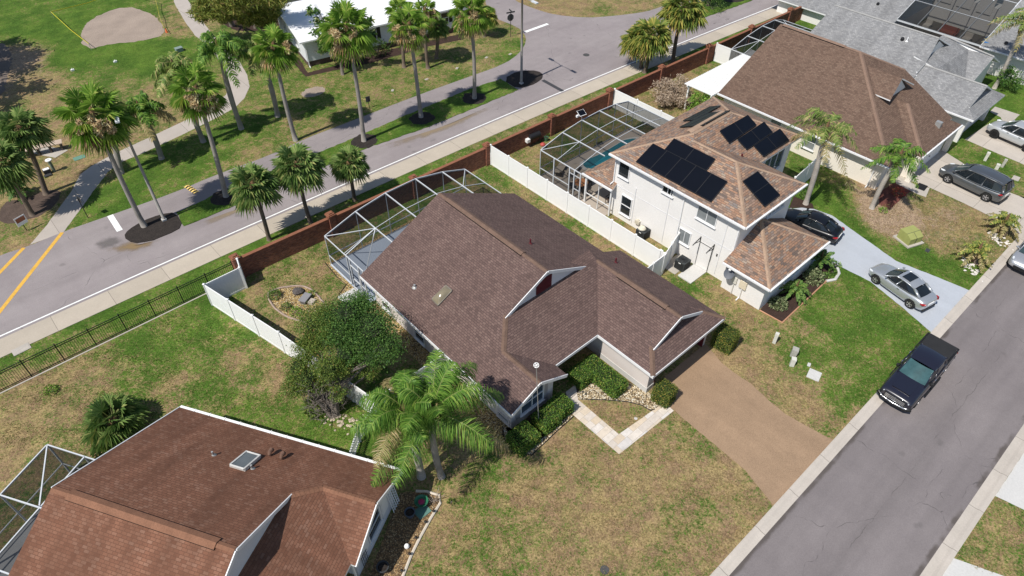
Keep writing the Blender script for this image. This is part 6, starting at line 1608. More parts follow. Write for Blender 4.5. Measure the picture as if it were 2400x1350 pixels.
car('parked_car', 'silver car at the kerb cut by the right edge of the picture', 'car', (50.0, 2.55, 0), (52.82, 2.55, 0), dict(SUV, paint=paint('warm_silver_paint', (.42, .43, .455), .5, .32), darkrim=False))

# pickup truck: crew cab, covered bed
tp = navy_black
TRK = dict(w=2.0, belt=1.16, wheelbase=3.57, wr=.41, paint=tp, spokes=5, wglass=glass('teal_windscreen', (.035, .085, .09), .05, .6, 2.2),
    stations=[(-2.92, .62, 1.20, .86), (-2.86, .50, 1.30, .94), (-2.3, .45, 1.30, .98), (-1.3, .42, 1.30, 1.0), (-.9, .42, 1.24, 1.0), (.2, .40, 1.18, 1.0), (1.2, .40, 1.20, .985), (1.6, .40, 1.20, .98), (2.3, .42, 1.17, .97), (2.70, .44, 1.12, .955), (2.90, .48, 1.04, .92), (2.97, .52, .96, .86)],
    beltline=[(1.20, .78, 1.20), (.5, .90, 1.20), (-.3, .92, 1.20), (-.95, .90, 1.21), (-1.15, .86, 1.26)],
    roofline=[(.42, .70, 1.80), (.1, .73, 1.86), (-.35, .74, 1.88), (-.8, .73, 1.86), (-1.02, .71, 1.82)],
    pillars=((1.35, .04),), cpillar=.09, headlight=(2.93, .66, .90, .26), hl_r=1.35, taillight=(-2.90, .74, 1.05, .1), handles=(.1, -.9), plate_z=.6, grille=(2.985, .60, .62, .98), mirror_paint=dark_trim, mr=1.7)
# nose towards the lower left: the truck faces -x
tk = car('pickup_truck', 'blue-black crew cab pickup with a covered bed parked half on the kerb', 'pickup truck', (32.93, 3.05, 0), (36.5, 3.07, 0), dict(TRK, z=.02))
b = MB(); b.box(-2.84, -.84, 1.30, -1.16, .84, 1.36); b.build('bed_cover', tonneau, tk)
b = MB()
for s in (-1, 1): b.tube([(-2.86, s * .90, 1.30), (-1.16, s * .91, 1.30)], .05, 8)
b.tube([(-2.88, -.88, 1.28), (-2.88, .88, 1.28)], .05, 8); b.build('bed_rail', dark_trim, tk)
b = MB()
for z in (.70, .80, .90): b.beam((3.01, -.55, z), (3.01, .55, z), .03, .035)
b.beam((3.012, 0, .64), (3.012, 0, .97), .03, .05); b.build('grille_bar', chrome, tk)
b = MB(); b.tube([(2.80, -.95, .54), (2.97, -.66, .50), (3.03, 0, .50), (2.97, .66, .50), (2.80, .95, .54)], .13, 10); b.build('bumper', dark_trim, tk, smooth=True)
b = MB(); b.tube([(2.86, -.93, .60), (3.03, -.62, .585), (3.10, 0, .58), (3.03, .62, .585), (2.86, .93, .60)], .04, 8); b.build('bumper_lip', chrome, tk, smooth=True)
b = MB(); b.box(1.45, -.5, 1.19, 2.55, .5, 1.235); b.build('bonnet_bulge', tp, tk)
b = MB()
for s in (-1, 1): b.beam((-.9, s * 1.03, .45), (1.1, s * 1.03, .45), .10, .06)
b.build('side_step', dark_trim, tk)
b = MB(); b.box(.62, .12, 1.32, .86, .62, 1.36); b.build('dashboard_paper', white, tk)
# ================================================================ brick wall of the back road
Bw = thing('brick_wall', 'long red brick wall with capped pillars between the back gardens and the sidewalk', 'brick wall', (9.15, 38.0, 0))
wy = lambda x: 38.02 - .031 * (x - 9.15)
px_ = [9.15 + 7.2 * i for i in range(10)]
for i, x in enumerate(px_):
    x2 = x + 7.2; b = MB(); y, y2 = wy(x), wy(x2); h = 1.58
    for s in (-1, 1):
        q = [(x, y + s * .1, 0), (x2, y2 + s * .1, 0), (x2, y2 + s * .1, h), (x, y + s * .1, h)]
        b.face(q if s < 0 else list(reversed(q)), 0, True)
    b.face([(x, y - .1, h), (x2, y2 - .1, h), (x2, y2 + .1, h), (x, y + .1, h)], 0, True)
    b.build('wall_panel', brick_m, Bw, True)
    c = MB(); c.beam((x + .25, wy(x + .25), h + .035), (x2 - .25, wy(x2 - .25), h + .035), .27, .07); c.build('coping', brick_cap, Bw, True)
    p = MB()
    for (ax, ay, bx_, by_) in ((-.24, -.24, .24, -.24), (.24, -.24, .24, .24), (.24, .24, -.24, .24), (-.24, .24, -.24, -.24)):
        p.face([(x + ax, y + ay, 0), (x + bx_, y + by_, 0), (x + bx_, y + by_, 1.82), (x + ax, y + ay, 1.82)], 0, True)
    po = p.build('pillar', brick_m, Bw, True)
    c = MB(); c.box(x - .30, y - .30, 1.82, x + .30, y + .30, 1.90); c.box(x - .24, y - .24, 1.90, x + .24, y + .24, 1.98); c.box(x - .14, y - .14, 1.98, x + .14, y + .14, 2.06); c.build('pillar_cap', brick_cap, po, True)

# ================================================================ white vinyl fences
def vinyl_fence(name, label, pts, h=1.83, step=2.32, cat='fence', first=True):
    pts = [Vector((p[0], p[1], 0)) for p in pts]; root = thing(name, label, cat, tuple(pts[0]))
    for k, (a, b) in enumerate(zip(pts[:-1], pts[1:])):
        L = (b - a).length; n = max(1, round(L / step)); d = (b - a).normalized(); s = Vector((-d.y, d.x, 0))
        for i in range(n + 1):
            if i == 0 and k > 0: continue
            p = a.lerp(b, i / n); m = MB(); m.beam(p, p + Vector((0, 0, h + .05)), .13, .13, 0, up=s); m.lathe([(.105, h + .05), (.105, h + .075), (.01, h + .14)], p, 4); m.build('post', white, root, True)
        for i in range(n):
            p, q = a.lerp(b, i / n) + d * .065, a.lerp(b, (i + 1) / n) - d * .065; m = MB()
            m.beam(p + Vector((0, 0, h * .5)), q + Vector((0, 0, h * .5)), .035, h - .16)
            for z in (.07, h - .06): m.beam(p + Vector((0, 0, z)), q + Vector((0, 0, z)), .055, .14)
            w = int((q - p).length / .16)
            for j in range(1, w):
                c = p.lerp(q, j / w)
                for sg in (-1, 1): m.beam(c + s * sg * .0185 + Vector((0, 0, .15)), c + s * sg * .0185 + Vector((0, 0, h - .14)), .008, .004, 0, up=s)
            m.build('panel', white, root, True)
    return root
vinyl_fence('vinyl_fence', 'white vinyl privacy fence running from the iron fence past the juniper to the beige house', [(9.2, 37.75), (8.93, 36.85), (6.5, 36.85), (8.05, 29.9), (9.55, 21.9), (14.6, 21.95)])
vinyl_fence('vinyl_fence', 'long white vinyl privacy fence between the beige house and the white two-storey house', [(30.95, 37.1), (30.95, 19.4)])
vinyl_fence('vinyl_fence', 'short white fence returns with a gate closing the gap beside the white two-storey house', [(30.95, 19.3), (30.95, 19.0), (33.35, 19.75)], step=1.2)
vinyl_fence('vinyl_fence', 'short white fence and gate panel facing the street beside the beige house', [(28.4, 18.85), (30.8, 18.95)], step=1.25)
vinyl_fence('vinyl_fence', 'white vinyl fence behind the swimming pool cage running to the cream house', [(45.6, 36.7), (45.6, 28.6), (50.9, 28.9)])
vinyl_fence('vinyl_fence', 'far short white fence section meeting the brick wall behind the pergola', [(60.6, 36.2), (60.7, 31.8)])
vinyl_fence('vinyl_fence', 'white fence panel closing the narrow side yard of the cream house', [(45.4, 18.0), (50.2, 18.4)], step=2.4)
# white picket fence with a gate
Pk = thing('picket_fence', 'low white picket fence with a post cap beside the rust-brown roof', 'picket fence', (8.6, 21.6, 0))
a, b_, c_ = Vector((9.3, 21.9, 0)), Vector((7.95, 21.35, 0)), Vector((6.5, 20.05, 0))
for p in (a, b_, c_):
    m = MB(); m.beam(p, p + Vector((0, 0, 1.3)), .13, .13); m.lathe([(.105, 1.3), (.105, 1.33), (.01, 1.4)], p, 4); m.build('post', white, Pk, True)
for p, q in ((a, b_), (b_, c_)):
    m = MB(); n = int((q - p).length / .14)
    for z in (.25, .95): m.beam(p + Vector((0, 0, z)), q + Vector((0, 0, z)), .04, .09)
    for i in range(1, n): s = p.lerp(q, i / n); m.beam(s + Vector((0, 0, .08)), s + Vector((0, 0, 1.15)), .075, .025, 0, up=(q - p).cross(Vector((0, 0, 1))))
    m.build('picket_panel', white, Pk, True)
# black iron fence
If = thing('iron_fence', 'black iron picket fence along the lawn at the left of the brick pillar', 'iron fence', (9.0, 38.25, 0))
xs_ = [8.9 - 1.86 * i for i in range(12)]
iron = mat('dark_green_black_iron', (.016, .022, .018), .5, .1, 4)
for i, x in enumerate(xs_):
    m = MB(); m.beam((x, 38.28, 0), (x, 38.28, 1.48), .065, .065); m.lathe([(.05, 1.48), (.05, 1.5), (.005, 1.55)], (x, 38.28, 0), 4); m.build('post', iron, If, True)
    if i:
        m = MB(); x2 = xs_[i - 1]
        for z in (.12, 1.22, 1.38): m.beam((x, 38.28, z), (x2, 38.28, z), .035, .04)
        for j in range(1, 15): xx = x + 1.86 * j / 15; m.beam((xx, 38.28, .05), (xx, 38.28, 1.38), .02, .02)
        m.build('picket_panel', iron, If, True)
sheet('kerb_strip', [W(-14,38.1),W(8.9,38.1),W(8.9,38.2),W(-14,38.2)], .02, concrete)

# ================================================================ lamp posts and signs
pole_m = mat('weathered_lamp_pole', (.27, .255, .235), .8, .2, 2)
def lamp_post(label, base_px, top_z, arms, r0=.12, lamp_arm=1.6, z0=.05):
    b = at(*base_px, z0); root = thing('lamp_post', label, 'street lamp', tuple(b), group='street lamps on the road island')
    m = MB(); m.tube([(0, 0, -.1), (0, 0, top_z * .5), (0, 0, top_z)], [r0, r0 * .85, r0 * .65], 10); m.build('pole', pole_m, root, smooth=True)
    for d in arms:
        d = Vector((d[0], d[1], 0)).normalized(); m = MB(); m.tube([Vector((0, 0, top_z - .15)), d * .5 + Vector((0, 0, top_z + .02)), d * lamp_arm + Vector((0, 0, top_z + .08))], .035, 6); ao = m.build('lamp_arm', grey_metal, root)
        m = MB(); c = d * (lamp_arm + .28) + Vector((0, 0, top_z + .09)); m.beam(c - d * .38, c + d * .38, .26, .10); m.build('lamp_head', white_metal, ao)
    m = MB(); m.box(-.16, -.16, 0, .16, .16, .14); m.build('base', concrete_white, root); return root
lamp_post('weathered street lamp post with two white lamp heads beside the leftmost island palm', (385, 516), 9.2, ((.25, 1), (-.25, -1)), .115, 1.3)
lamp_post('tall street lamp post rising out of the picture by the side road mulch', (1222, 196), 8.35, ((.06, 1), (-.06, -1)), .13, 1.45)

def sign(name, label, px, py, h, plate, facing, m_plate, post=black_metal, edge=None, z0=0):
    b = at(px, py, z0); root = thing(name, label, 'sign', tuple(b)); n = Vector((facing[0], facing[1], 0)).normalized()
    m = MB(); m.tube([(0, 0, 0), (0, 0, h)], .03, 6); m.build('post', post, root)
    w, hh = plate; m = MB(); r = Vector((-n.y, n.x, 0)); c = n * .045 + Vector((0, 0, h - hh / 2 + .05)); m.beam(c - r * w / 2, c + r * w / 2, .02, hh); po = m.build('plate', m_plate, root)
    if edge:
        m = MB(); m.beam(c + n * .013 - r * w * .42 + Vector((0, 0, hh * .14)), c + n * .013 + r * w * .42 + Vector((0, 0, hh * .14)), .006, hh * .5); m.build('printed_panel', edge, po)
    return root
red_brown = mat('red_brown_print', (.30, .11, .06), .6, .1, 5)
sign('park_sign', 'small white sign with a red-brown panel by the park path entrance', 63, 540, 1.25, (.78, .72), (.35, -1), white, black_metal, red_brown)
sign('road_sign', 'thin sign seen edge on at the foot of the park path', 207, 511, 1.9, (.5, .5), (1, .25), dark_grey, black_metal)
sign('road_sign', 'small dark sign on a thin post in the lawn before the mobile home', 866, 254, 1.15, (.42, .55), (.3, 1), dark_grey, black_metal)
b = at(1197, 87); St = thing('stop_sign', 'stop sign seen from behind with street name blades above, by the side road', 'stop sign', tuple(b))
m = MB(); m.tube([(0, 0, 0), (0, 0, 2.75)], .035, 6); m.build('post', black_metal, St)
n_ = Vector((.30, 1, 0)).normalized(); r = Vector((n_.y, -n_.x, 0)); m = MB()
oct_ = lambda o: [n_ * o + Vector((0, 0, 2.15)) + r * .40 * math.cos(math.pi / 8 + k * math.pi / 4) + Vector((0, 0, .40 * math.sin(math.pi / 8 + k * math.pi / 4))) for k in range(8)]
A_, B_ = oct_(.03), oct_(.05); m.face(list(reversed(A_))); m.face(B_)
for k in range(8): m.face([A_[k], A_[(k + 1) % 8], B_[(k + 1) % 8], B_[k]])
m.build('plate', dark_grey, St)
m = MB(); m.beam(r * -.5 + Vector((0, 0, 2.72)), r * .5 + Vector((0, 0, 2.72)), .02, .16); m.beam(n_ * -.4 + Vector((0, 0, 2.9)), n_ * .4 + Vector((0, 0, 2.9)), .02, .16); m.build('name_blade', dark_grey, St)
# speed hump
a, b_ = at(437, 436), at(461, 452); Sp = thing('speed_bump', 'yellow and black striped speed bump across the upper lane', 'speed bump', tuple(a)); d = b_ - a; s = Vector((-d.y, d.x, 0)).normalized() * .22
pm = MB(); q = MB()
for k in range(9):
    p0, p1 = d * (k / 9), d * ((k + 1) / 9); mm = pm if k % 2 else q
    mm.face([p0 - s + Vector((0, 0, .012)), p1 - s + Vector((0, 0, .012)), p1 + Vector((0, 0, .07)), p0 + Vector((0, 0, .07))]); mm.face([p0 + Vector((0, 0, .07)), p1 + Vector((0, 0, .07)), p1 + s + Vector((0, 0, .012)), p0 + s + Vector((0, 0, .012))])
pm.build('black_stripe', rubber, Sp); q.build('yellow_stripe', mat('bright_yellow', (.70, .50, .16), .6), Sp)
def manhole(px, py, r, label, m_=None, z=.016, cat='manhole cover'):
    b = at(px, py); m = MB(); m.lathe([(.001, .0), (r * .93, .0), (r * .93, -.006), (r, -.006), (r, .004)], (0, 0, .006), 24)
    m.f = [list(reversed(f)) for f in m.f]
    o = m.build('manhole_cover', m_ or mat('cast_iron', (.07, .068, .066), .7, .3, 8), None); o.location = (b.x, b.y, z); return tag(o, label, cat)
manhole(1374, 129, .34, 'round iron manhole cover in the grey road by the bend')
manhole(1417, 1336, .22, 'round dark access cover in the dry lawn at the bottom', z=.01)
manhole(1490, 981, .10, 'little white-rimmed sprinkler in the triangle lawn', concrete_white, .012, 'sprinkler')

# ================================================================ park furniture
b = at(112, 352); sheet('picnic_pad', [(62,357),(95,340),(160,352),(130,370)], .02, concrete, th=.02)
Pt = thing('picnic_bench', 'long tan bench table on a concrete pad in the park', 'bench', tuple(at(108, 358)), R(-14))
m = MB(); m.box(-1.5, -.38, .66, 1.5, .38, .73); m.build('seat', mat('tan_plank', (.46, .36, .28), .8, .12, 2), Pt)
for x in (-1.3, -.45, .45, 1.3):
    m = MB(); m.box(x - .06, -.3, .02, x + .06, .3, .66); m.build('leg', mat('dark_leg', (.10, .08, .07), .9), Pt)
Df = thing('drinking_fountain', 'grey-green drinking fountain post with a white top on the dry park lawn', 'fountain', tuple(at(128, 402)))
m = MB(); m.tube([(0, 0, 0), (0, 0, 1.05)], .13, 8); m.build('post', mat('green_grey_post', (.16, .20, .16), .8, .15, 3), Df)
m = MB(); m.lathe([(.02, 1.05), (.25, 1.07), (.25, 1.14), (.05, 1.16)], (0, 0, 0), 12); m.build('bowl', white, Df)
m = MB(); m.box(-.75, -.15, .02, -.2, .2, .42); m.box(-.85, -.5, .01, -.3, -.15, .1); m.build('basin_box', dark_grey, Df); m = MB(); m.box(-.7, -.17, .42, -.25, .16, .47); m.build('lid', white, Df)
for i, (x, y, l) in enumerate(((271, 146, 'white tee marker on the park lawn, nearer the path'), (171, 166, 'white tee marker on the park lawn, nearer the shade'))):
    m = MB(); m.box(-.16, -.1, 0, .16, .1, .16); m.tube([(0, 0, .16), (0, 0, .26)], .05, 6); o = m.build('marker', white, None); o.location = at(x, y); tag(o, l, 'marker')
m = MB(); m.box(-.35, -.25, 0, .35, .25, .34); m.box(-.38, -.28, .34, .38, .28, .40); o = m.build('utility_box', mat('sage_box', (.20, .26, .24), .7, .1, 3), None); o.location = at(421, 120); tag(o, 'small sage green utility box on the lawn beside the park path', 'utility box')
m = MB(); m.box(-.45, -.3, 0, .45, .3, .03); o = m.build('valve_lid', mat('green_lid', (.12, .24, .18), .7, .1, 3), None); o.location = at(186, 370); tag(o, 'flat green irrigation lid in the dry park lawn', 'lid')
tape = mat('yellow_tape', (.72, .62, .06), .6, .05, 3)
Tp = thing('barrier_tape', 'yellow barrier tape strung on thin stakes around the pink sand patch', 'barrier tape', tuple(at(190, 105)))
sk_ = [(215, 118), (126, 42), (292, -10), (369, 12), (378, 50), (390, 82)]
P_ = [at(x, y) for x, y in sk_]
for p in P_:
    m = MB(); m.tube([p, p + Vector((0, 0, .75))], .02, 5); m.build('stake', grey_metal, Tp, True)
m = MB()
for p, q in zip(P_[:-1], P_[1:]):
    mid = p.lerp(q, .5) + Vector((0, 0, .45)); m.beam(p + Vector((0, 0, .7)), mid, .015, .09); m.beam(mid, q + Vector((0, 0, .7)), .015, .09)
m.build('tape', tape, Tp, True)
m = MB(); m.lathe([(.16, 0), (.05, .45), (.03, .5)], (0, 0, 0), 10); o = m.build('traffic_cone', mat('cone_orange', (.70, .16, .05), .6), None); o.location = at(391, 76); tag(o, 'small orange cone at the corner of the sand patch', 'cone')

# ================================================================ around the houses
def ac_unit(label, px, py, rz=0, s=.78, h=.78):
    b = at(px, py); root = thing('air_conditioner', label, 'air conditioner', tuple(b), rz)
    m = MB(); m.box(-s / 2, -s / 2, .06, s / 2, s / 2, h); m.build('cabinet', mat('ac_grey', (.045, .05, .052), .6, .1, 3), root)
    f = MB()
    for i in range(13):
        z = .14 + i * .045
        for sg in (-1, 1): f.box(-s / 2 + .04, sg * (s / 2 + .004) - .006, z, s / 2 - .04, sg * (s / 2 + .004) + .006, z + .018); f.box(sg * (s / 2 + .004) - .006, -s / 2 + .04, z, sg * (s / 2 + .004) + .006, s / 2 - .04, z + .018)
    f.build('louvres', dark_trim, root)
    g = MB()
    for k in range(5): g.lathe([(.07 + k * .065, h + .02), (.08 + k * .065, h + .03), (.09 + k * .065, h + .02)], (0, 0, 0), 20)
    for k in range(6): a = k * math.pi / 6; g.beam((math.cos(a) * .36, math.sin(a) * .36, h + .025), (-math.cos(a) * .36, -math.sin(a) * .36, h + .025), .015, .01)
    g.build('fan_grille', dark_trim, root); l = MB(); l.box(-s / 2 - .012, -.1, h - .14, -s / 2 - .004, .08, h - .08); l.build('badge', white, root); return root
ac_unit('dark air conditioner on a slab beside the white side door, in the open', 1597, 628)
ac_unit('dark air conditioner behind the long white fence by the two-storey house', 1505, 556, 0, .75, .75)
Ds = thing('satellite_dish', 'dark grey satellite dish on the white garage wall beside the meter boxes', 'satellite dish', (32.9, 14.95, 1.3))
m = MB(); nn = Vector((-.75, -.2, .62)).normalized(); t1 = nn.cross(Vector((0, 0, 1))).normalized(); t2 = nn.cross(t1); c = Vector((-.45, 0, .55)); ring = []
for k in range(7):
    rr0 = .36 * k / 6
    for j in range(18): a = j * math.pi / 9; ring.append(c + t1 * rr0 * math.cos(a) * .95 + t2 * rr0 * math.sin(a) * 1.05 + nn * (rr0 ** 2 * .35))
m.add(ring, [(k * 18 + j, k * 18 + (j + 1) % 18, (k + 1) * 18 + (j + 1) % 18, (k + 1) * 18 + j) for k in range(6) for j in range(18)])
m.build('dish', mat('dish_blue_grey', (.075, .085, .105), .5, .08, 3), Ds, smooth=True)
m = MB(); m.tube([(0, 0, 0), (-.25, 0, .15), c - nn * .05], .03, 6); m.tube([c - t2 * .36, c - t2 * .25 + nn * .4], .015, 5); m.build('mount_arm', grey_metal, Ds)
m = MB(); e = c - t2 * .25 + nn * .42; m.beam(e - t1 * .08, e + t1 * .08, .07, .07); m.build('receiver', white, Ds)
for nm, y, w, h, z, col, l in (('meter_box', 14.62, .32, .5, 1.0, (.62, .60, .54), 'cream electric meter box next to the satellite dish on the white wall'), ('breaker_box', 13.98, .5, .62, .95, (.66, .58, .44), 'wider tan breaker box nearest the street on the white garage wall')):
    m = MB(); m.box(-.14, -w / 2, 0, -.002, w / 2, h); m.tube([(-.07, 0, 0), (-.07, 0, -z + .02)], .03, 6); m.lathe([(.001, -.15), (.1, -.15), (.1, -.13)], (0, 0, h * .55), 12, 0, 'x'); o = m.build(nm, mat(nm + '_paint', col, .6, .05, 3), None); o.location = (32.92, y, z); tag(o, l, 'meter box')
m = MB(); m.box(-.2, -.2, 0, -.002, .2, .28); m.lathe([(.10, .28), (.10, .36), (.02, .4)], (-.1, 0, 0), 10); o = m.build('pool_heater_box', mat('cream_box', (.55, .50, .40), .6), None); o.location = (33.42, 23.3, .6); tag(o, 'small cream box with a round cap on the white wall behind the fence', 'utility box')
m = MB(); m.tube([(0, 0, 0), (0, 0, .75), (0, .0, .9)], [.3, .3, .18], 14); o = m.build('water_tank', mat('cream_tank', (.60, .56, .46), .6), None); o.location = (33.0, 22.6, 0); tag(o, 'cream pool filter tank behind the white fence', 'tank')
m = MB(); m.box(-.015, -.05, 0, -.002, .05, .22); m.box(-.03, -.035, .05, -.015, .035, .17); o = m.build('wall_lamp', black_metal, None); o.location = (33.415, 16.6, 1.7); tag(o, 'black lamp on the white wall right of the bracketed side door', 'wall lamp')

# street-side utility pieces
tg = mat('olive_green_box', (.30, .315, .105), .6, .14, 2)
c = (at(2118, 560) + at(2150, 578)) / 2 + Vector((.15, .25, 0))
Tf = thing('transformer', 'olive green pad-mounted transformer on a concrete slab in the bare lawn', 'transformer', (c.x, c.y, 0), R(-20))
m = MB(); m.box(-.75, -.75, 0, .75, .75, .10); m.build('slab', concrete, Tf)
m = MB(); pr_ = [(-.6, .10), (-.6, .62), (-.15, .84), (.6, .84), (.6, .10)]
m.face([(-.62, z, 0) for z in ()] or [(.6, y, z) for y, z in [(-.55, .1), (.55, .1), (.55, .84), (-.1, .84), (-.55, .60)]])
m.face([(-.6, y, z) for y, z in reversed([(-.55, .1), (.55, .1), (.55, .84), (-.1, .84), (-.55, .60)])])
pr2 = [(-.55, .1), (.55, .1), (.55, .84), (-.1, .84), (-.55, .60)]
for i in range(5):
    (ya, za), (yb, zb) = pr2[i], pr2[(i + 1) % 5]; m.face([(.6, yb, zb), (.6, ya, za), (-.6, ya, za), (-.6, yb, zb)] if False else [(-.6, ya, za), (.6, ya, za), (.6, yb, zb), (-.6, yb, zb)])
m.build('cabinet', tg, Tf); m = MB(); m.box(-.012, -.57, .12, .012, -.548, .58); m.beam((0, -.56, .60), (0, -.1, .848), .02, .012); m.beam((-.6, -.1, .845), (.6, -.1, .845), .02, .015); m.build('door_seam', dark_grey, Tf)
pale_box = mat('pale_plastic_box', (.58, .57, .51), .65, .12, 3)
def pedestal(label, px, py, w, h, rz=0, tilt=0, m_=None):
    b = at(px, py); mb = MB(); mb.box(-w / 2, -w / 2, 0, w / 2, w / 2, h * .8); mb.box(-w / 2 - .012, -w / 2 - .012, h * .8, w / 2 + .012, w / 2 + .012, h)
    o = mb.build('utility_pedestal', m_ or pale_box, None); o.location = b; o.rotation_euler = (tilt, tilt * .6, rz); return tag(o, label, 'utility box', 'pale utility pedestals in the lawns')
pedestal('tall thin round-shouldered pale utility pedestal nearest the white garage bed', 1814, 803, .2, .85, .3)
pedestal('squat grey utility pedestal, middle one of the three on the green lawn', 1858, 833, .34, .6, .4, .05, mat('weathered_box', (.36, .35, .31), .8, .2, 4))
pedestal('pale utility pedestal closest to the square concrete lid on the green lawn', 1855, 856, .26, .62, .5)
pedestal('pale utility pedestal standing alone by the silver sport utility vehicle', 2308, 376, .22, .78, .2)
pedestal('pale low utility pedestal in front of a grey taller one near the minivan', 2335, 396, .26, .45, .2)
pedestal('taller grey utility pedestal just behind the low one near the minivan', 2348, 391, .2, .72, .2, .03, mat('weathered_box_2', (.42, .41, .36), .8, .2, 4))
def lid(label, px, py, w, l, rz, m_, name='concrete_lid'):
    mb = MB(); mb.box(-w / 2, -l / 2, -.01, w / 2, l / 2, .03); mb.box(-w / 2 + .05, -l / 2 + .05, .03, w / 2 - .05, l / 2 - .05, .038); o = mb.build(name, m_, None); o.location = at(px, py, .012); o.rotation_euler = (0, 0, rz); return tag(o, label, 'lid')
lid('square pale concrete lid in the green lawn near the pickup', 1908, 879, .78, .72, .25, concrete_white)
lid('tiny white lid between the pedestal and the square concrete lid', 1896, 855, .28, .18, .3, concrete_white)
lid('pale concrete lid in the grass right of the minivan', 2381, 418, .7, .5, .1, concrete)
lid('small dark lid in the grass below the olive transformer', 2174, 587, .42, .28, .1, dark_grey)
lid('pale concrete slab at the left end of the sidewalk near the iron fence', 50, 819, 1.0, .62, .05, concrete)
for i, (x, y) in enumerate(((1000, 186), (1196, 127), (1140, 135), (1071, 160), (920, 212))):
    lid(['white lid nearest the park path on the mobile home lawn', 'white lid by the stop sign lawn edge', 'white lid between two fan palms on the verge lawn', 'white lid in front of the mobile home palms', 'white lid left of the island palms on the lawn'][i], x, y, .36, .24, .2 * i, concrete)
# thin pole with a white finial before the front gable
b = at(1263, 1003); Fp = thing('garden_pole', 'thin pole topped by a round white ornament before the front window hedges', 'pole', tuple(b))
top = height_over(b, 1257, 856) - b
m = MB(); m.tube([(0, 0, 0), top * .98], .022, 6); m.build('pole', grey_metal, Fp)
m = MB(); vd = Vector((-.3, -.35, .9)).normalized(); u1 = vd.cross(Vector((0, 0, 1))).normalized(); u2 = vd.cross(u1)
P8 = [top + (u1 * math.cos(k * math.pi / 8) + u2 * math.sin(k * math.pi / 8)) * .13 for k in range(17)]; m.tube(P8, .018, 5)
for k in range(5): a = k * 1.2566; m.beam(top, top + (u1 * math.cos(a) + u2 * math.sin(a)) * .12, .035, .012)
m.build('ornament', white, Fp)
b = at(1365, 930); m = MB(); m.tube([(0, 0, 0), (0, 0, .45)], .012, 5); m.lathe([(.07, .45), (.06, .5), (.01, .53)], (0, 0, 0), 10); o = m.build('garden_light', black_metal, None); o.location = b; tag(o, 'small dark solar light on a stake in the pale rocks by the walk', 'garden light')
b = at(1424, 907); Gn = thing('yard_ornament', 'small red and white garden ornament against the L-shaped hedge', 'ornament', tuple(b)); m = MB(); m.box(-.14, -.08, 0, .14, .08, .22); m.build('red_body', mat('ornament_red', (.42, .06, .06), .6), Gn); m = MB(); m.box(-.16, -.1, .22, .16, .1, .27); m.lathe([(.09, .27), (.09, .36), (.01, .42)], (0, 0, 0), 8); m.build('white_top', white, Gn)
# oval bed: edging, stone bench, ornament
def edging(label, lst, m_, r=.055, closed=False):
    p = ragged(pts_of(lst, .04), .3, .02, 2 if closed else 0, 3); p = p if not closed else p + p[:1]
    if not closed: p = pts_of(lst, .04)
    mb = MB(); mb.tube(p, r, 6); o = mb.build('bed_edging', m_, None); return tag(o, label, 'bed edging')
edging('curved brick-coloured edging around the oval gravel bed', [(625,690),(640,680),(668,673),(712,670),(735,683),(750,700),(768,722),(745,760),(715,757),(675,745),(640,722)], mat('weathered_edging', (.34, .26, .21), .9, .25, 3), .07, True)
edging('dark edging line between the triangle lawn and the pale rocks', [(1362,936),(1420,938),(1470,942),(1505,951),(1524,963),(1534,960)], dark_trim, .025)
edging('dark edging line around the hedge bed before the front window', [(1344,977),(1300,1016),(1246,1068),(1213,1064),(1183,1034),(1178,1000)], dark_trim, .025)
edging('orange timber edging of the mulch bed under the white garage', [(1780,728),(1833,757),(1936,660)], mat('orange_timber', (.47, .25, .15), .8, .1, 2), .05)
edging('white curved edging at the driveway end of the white garage bed', [(1936,660),(1957,656),(1966,642),(1962,628),(1950,618)], concrete_white, .11)
edging('dark edging along the gravel strip beside the screened cage', [(762,617),(790,650),(812,668),(795,690),(822,701)], dark_trim, .025)
edging('pale stone edging of the gravel bed before the rust-roofed house', [(975,1152),(1000,1153),(1030,1162),(1032,1180),(1010,1215),(985,1260),(965,1300),(945,1350),(930,1400)], mat('cream_edging_stone', (.60, .53, .44), .9, .15, 4), .075)
Sb = thing('stone_bench', 'low grey slate bench in the oval gravel bed', 'bench', tuple(at(717, 705)), .5)
m = MB(); m.box(-.42, -.26, .28, .42, .26, .34); m.build('seat', mat('slate_slab', (.23, .225, .235), .7, .15, 3), Sb)
for x in (-.3, .3):
    m = MB(); m.box(x - .06, -.2, 0, x + .06, .2, .28); m.build('leg', mat('slate_leg', (.12, .115, .115), .8), Sb)
m = MB(); m.box(-.24, -.2, .0, .24, .2, .16); m.box(-.2, -.16, .16, .2, .16, .18); o = m.build('stepping_block', mat('tan_block', (.42, .37, .31), .9, .15, 3), None); o.location = at(731, 709); o.rotation_euler = (0, 0, .5); tag(o, 'small tan block lying beside the slate bench', 'stone block')
m = MB(); rq = random.Random(9)
for k in range(3):
    m.lathe([(.02, 0), (.26, .05), (.30, .16), (.16, .30), (.01, .34)], (rq.uniform(-.2, .2), rq.uniform(-.15, .15), 0), 8)
o = m.build('rock_pile', mat('dark_rock', (.09, .08, .075), .95, .3, 4), None); o.location = at(703, 684); tag(o, 'dark lava rock at the top of the oval gravel bed', 'rock')
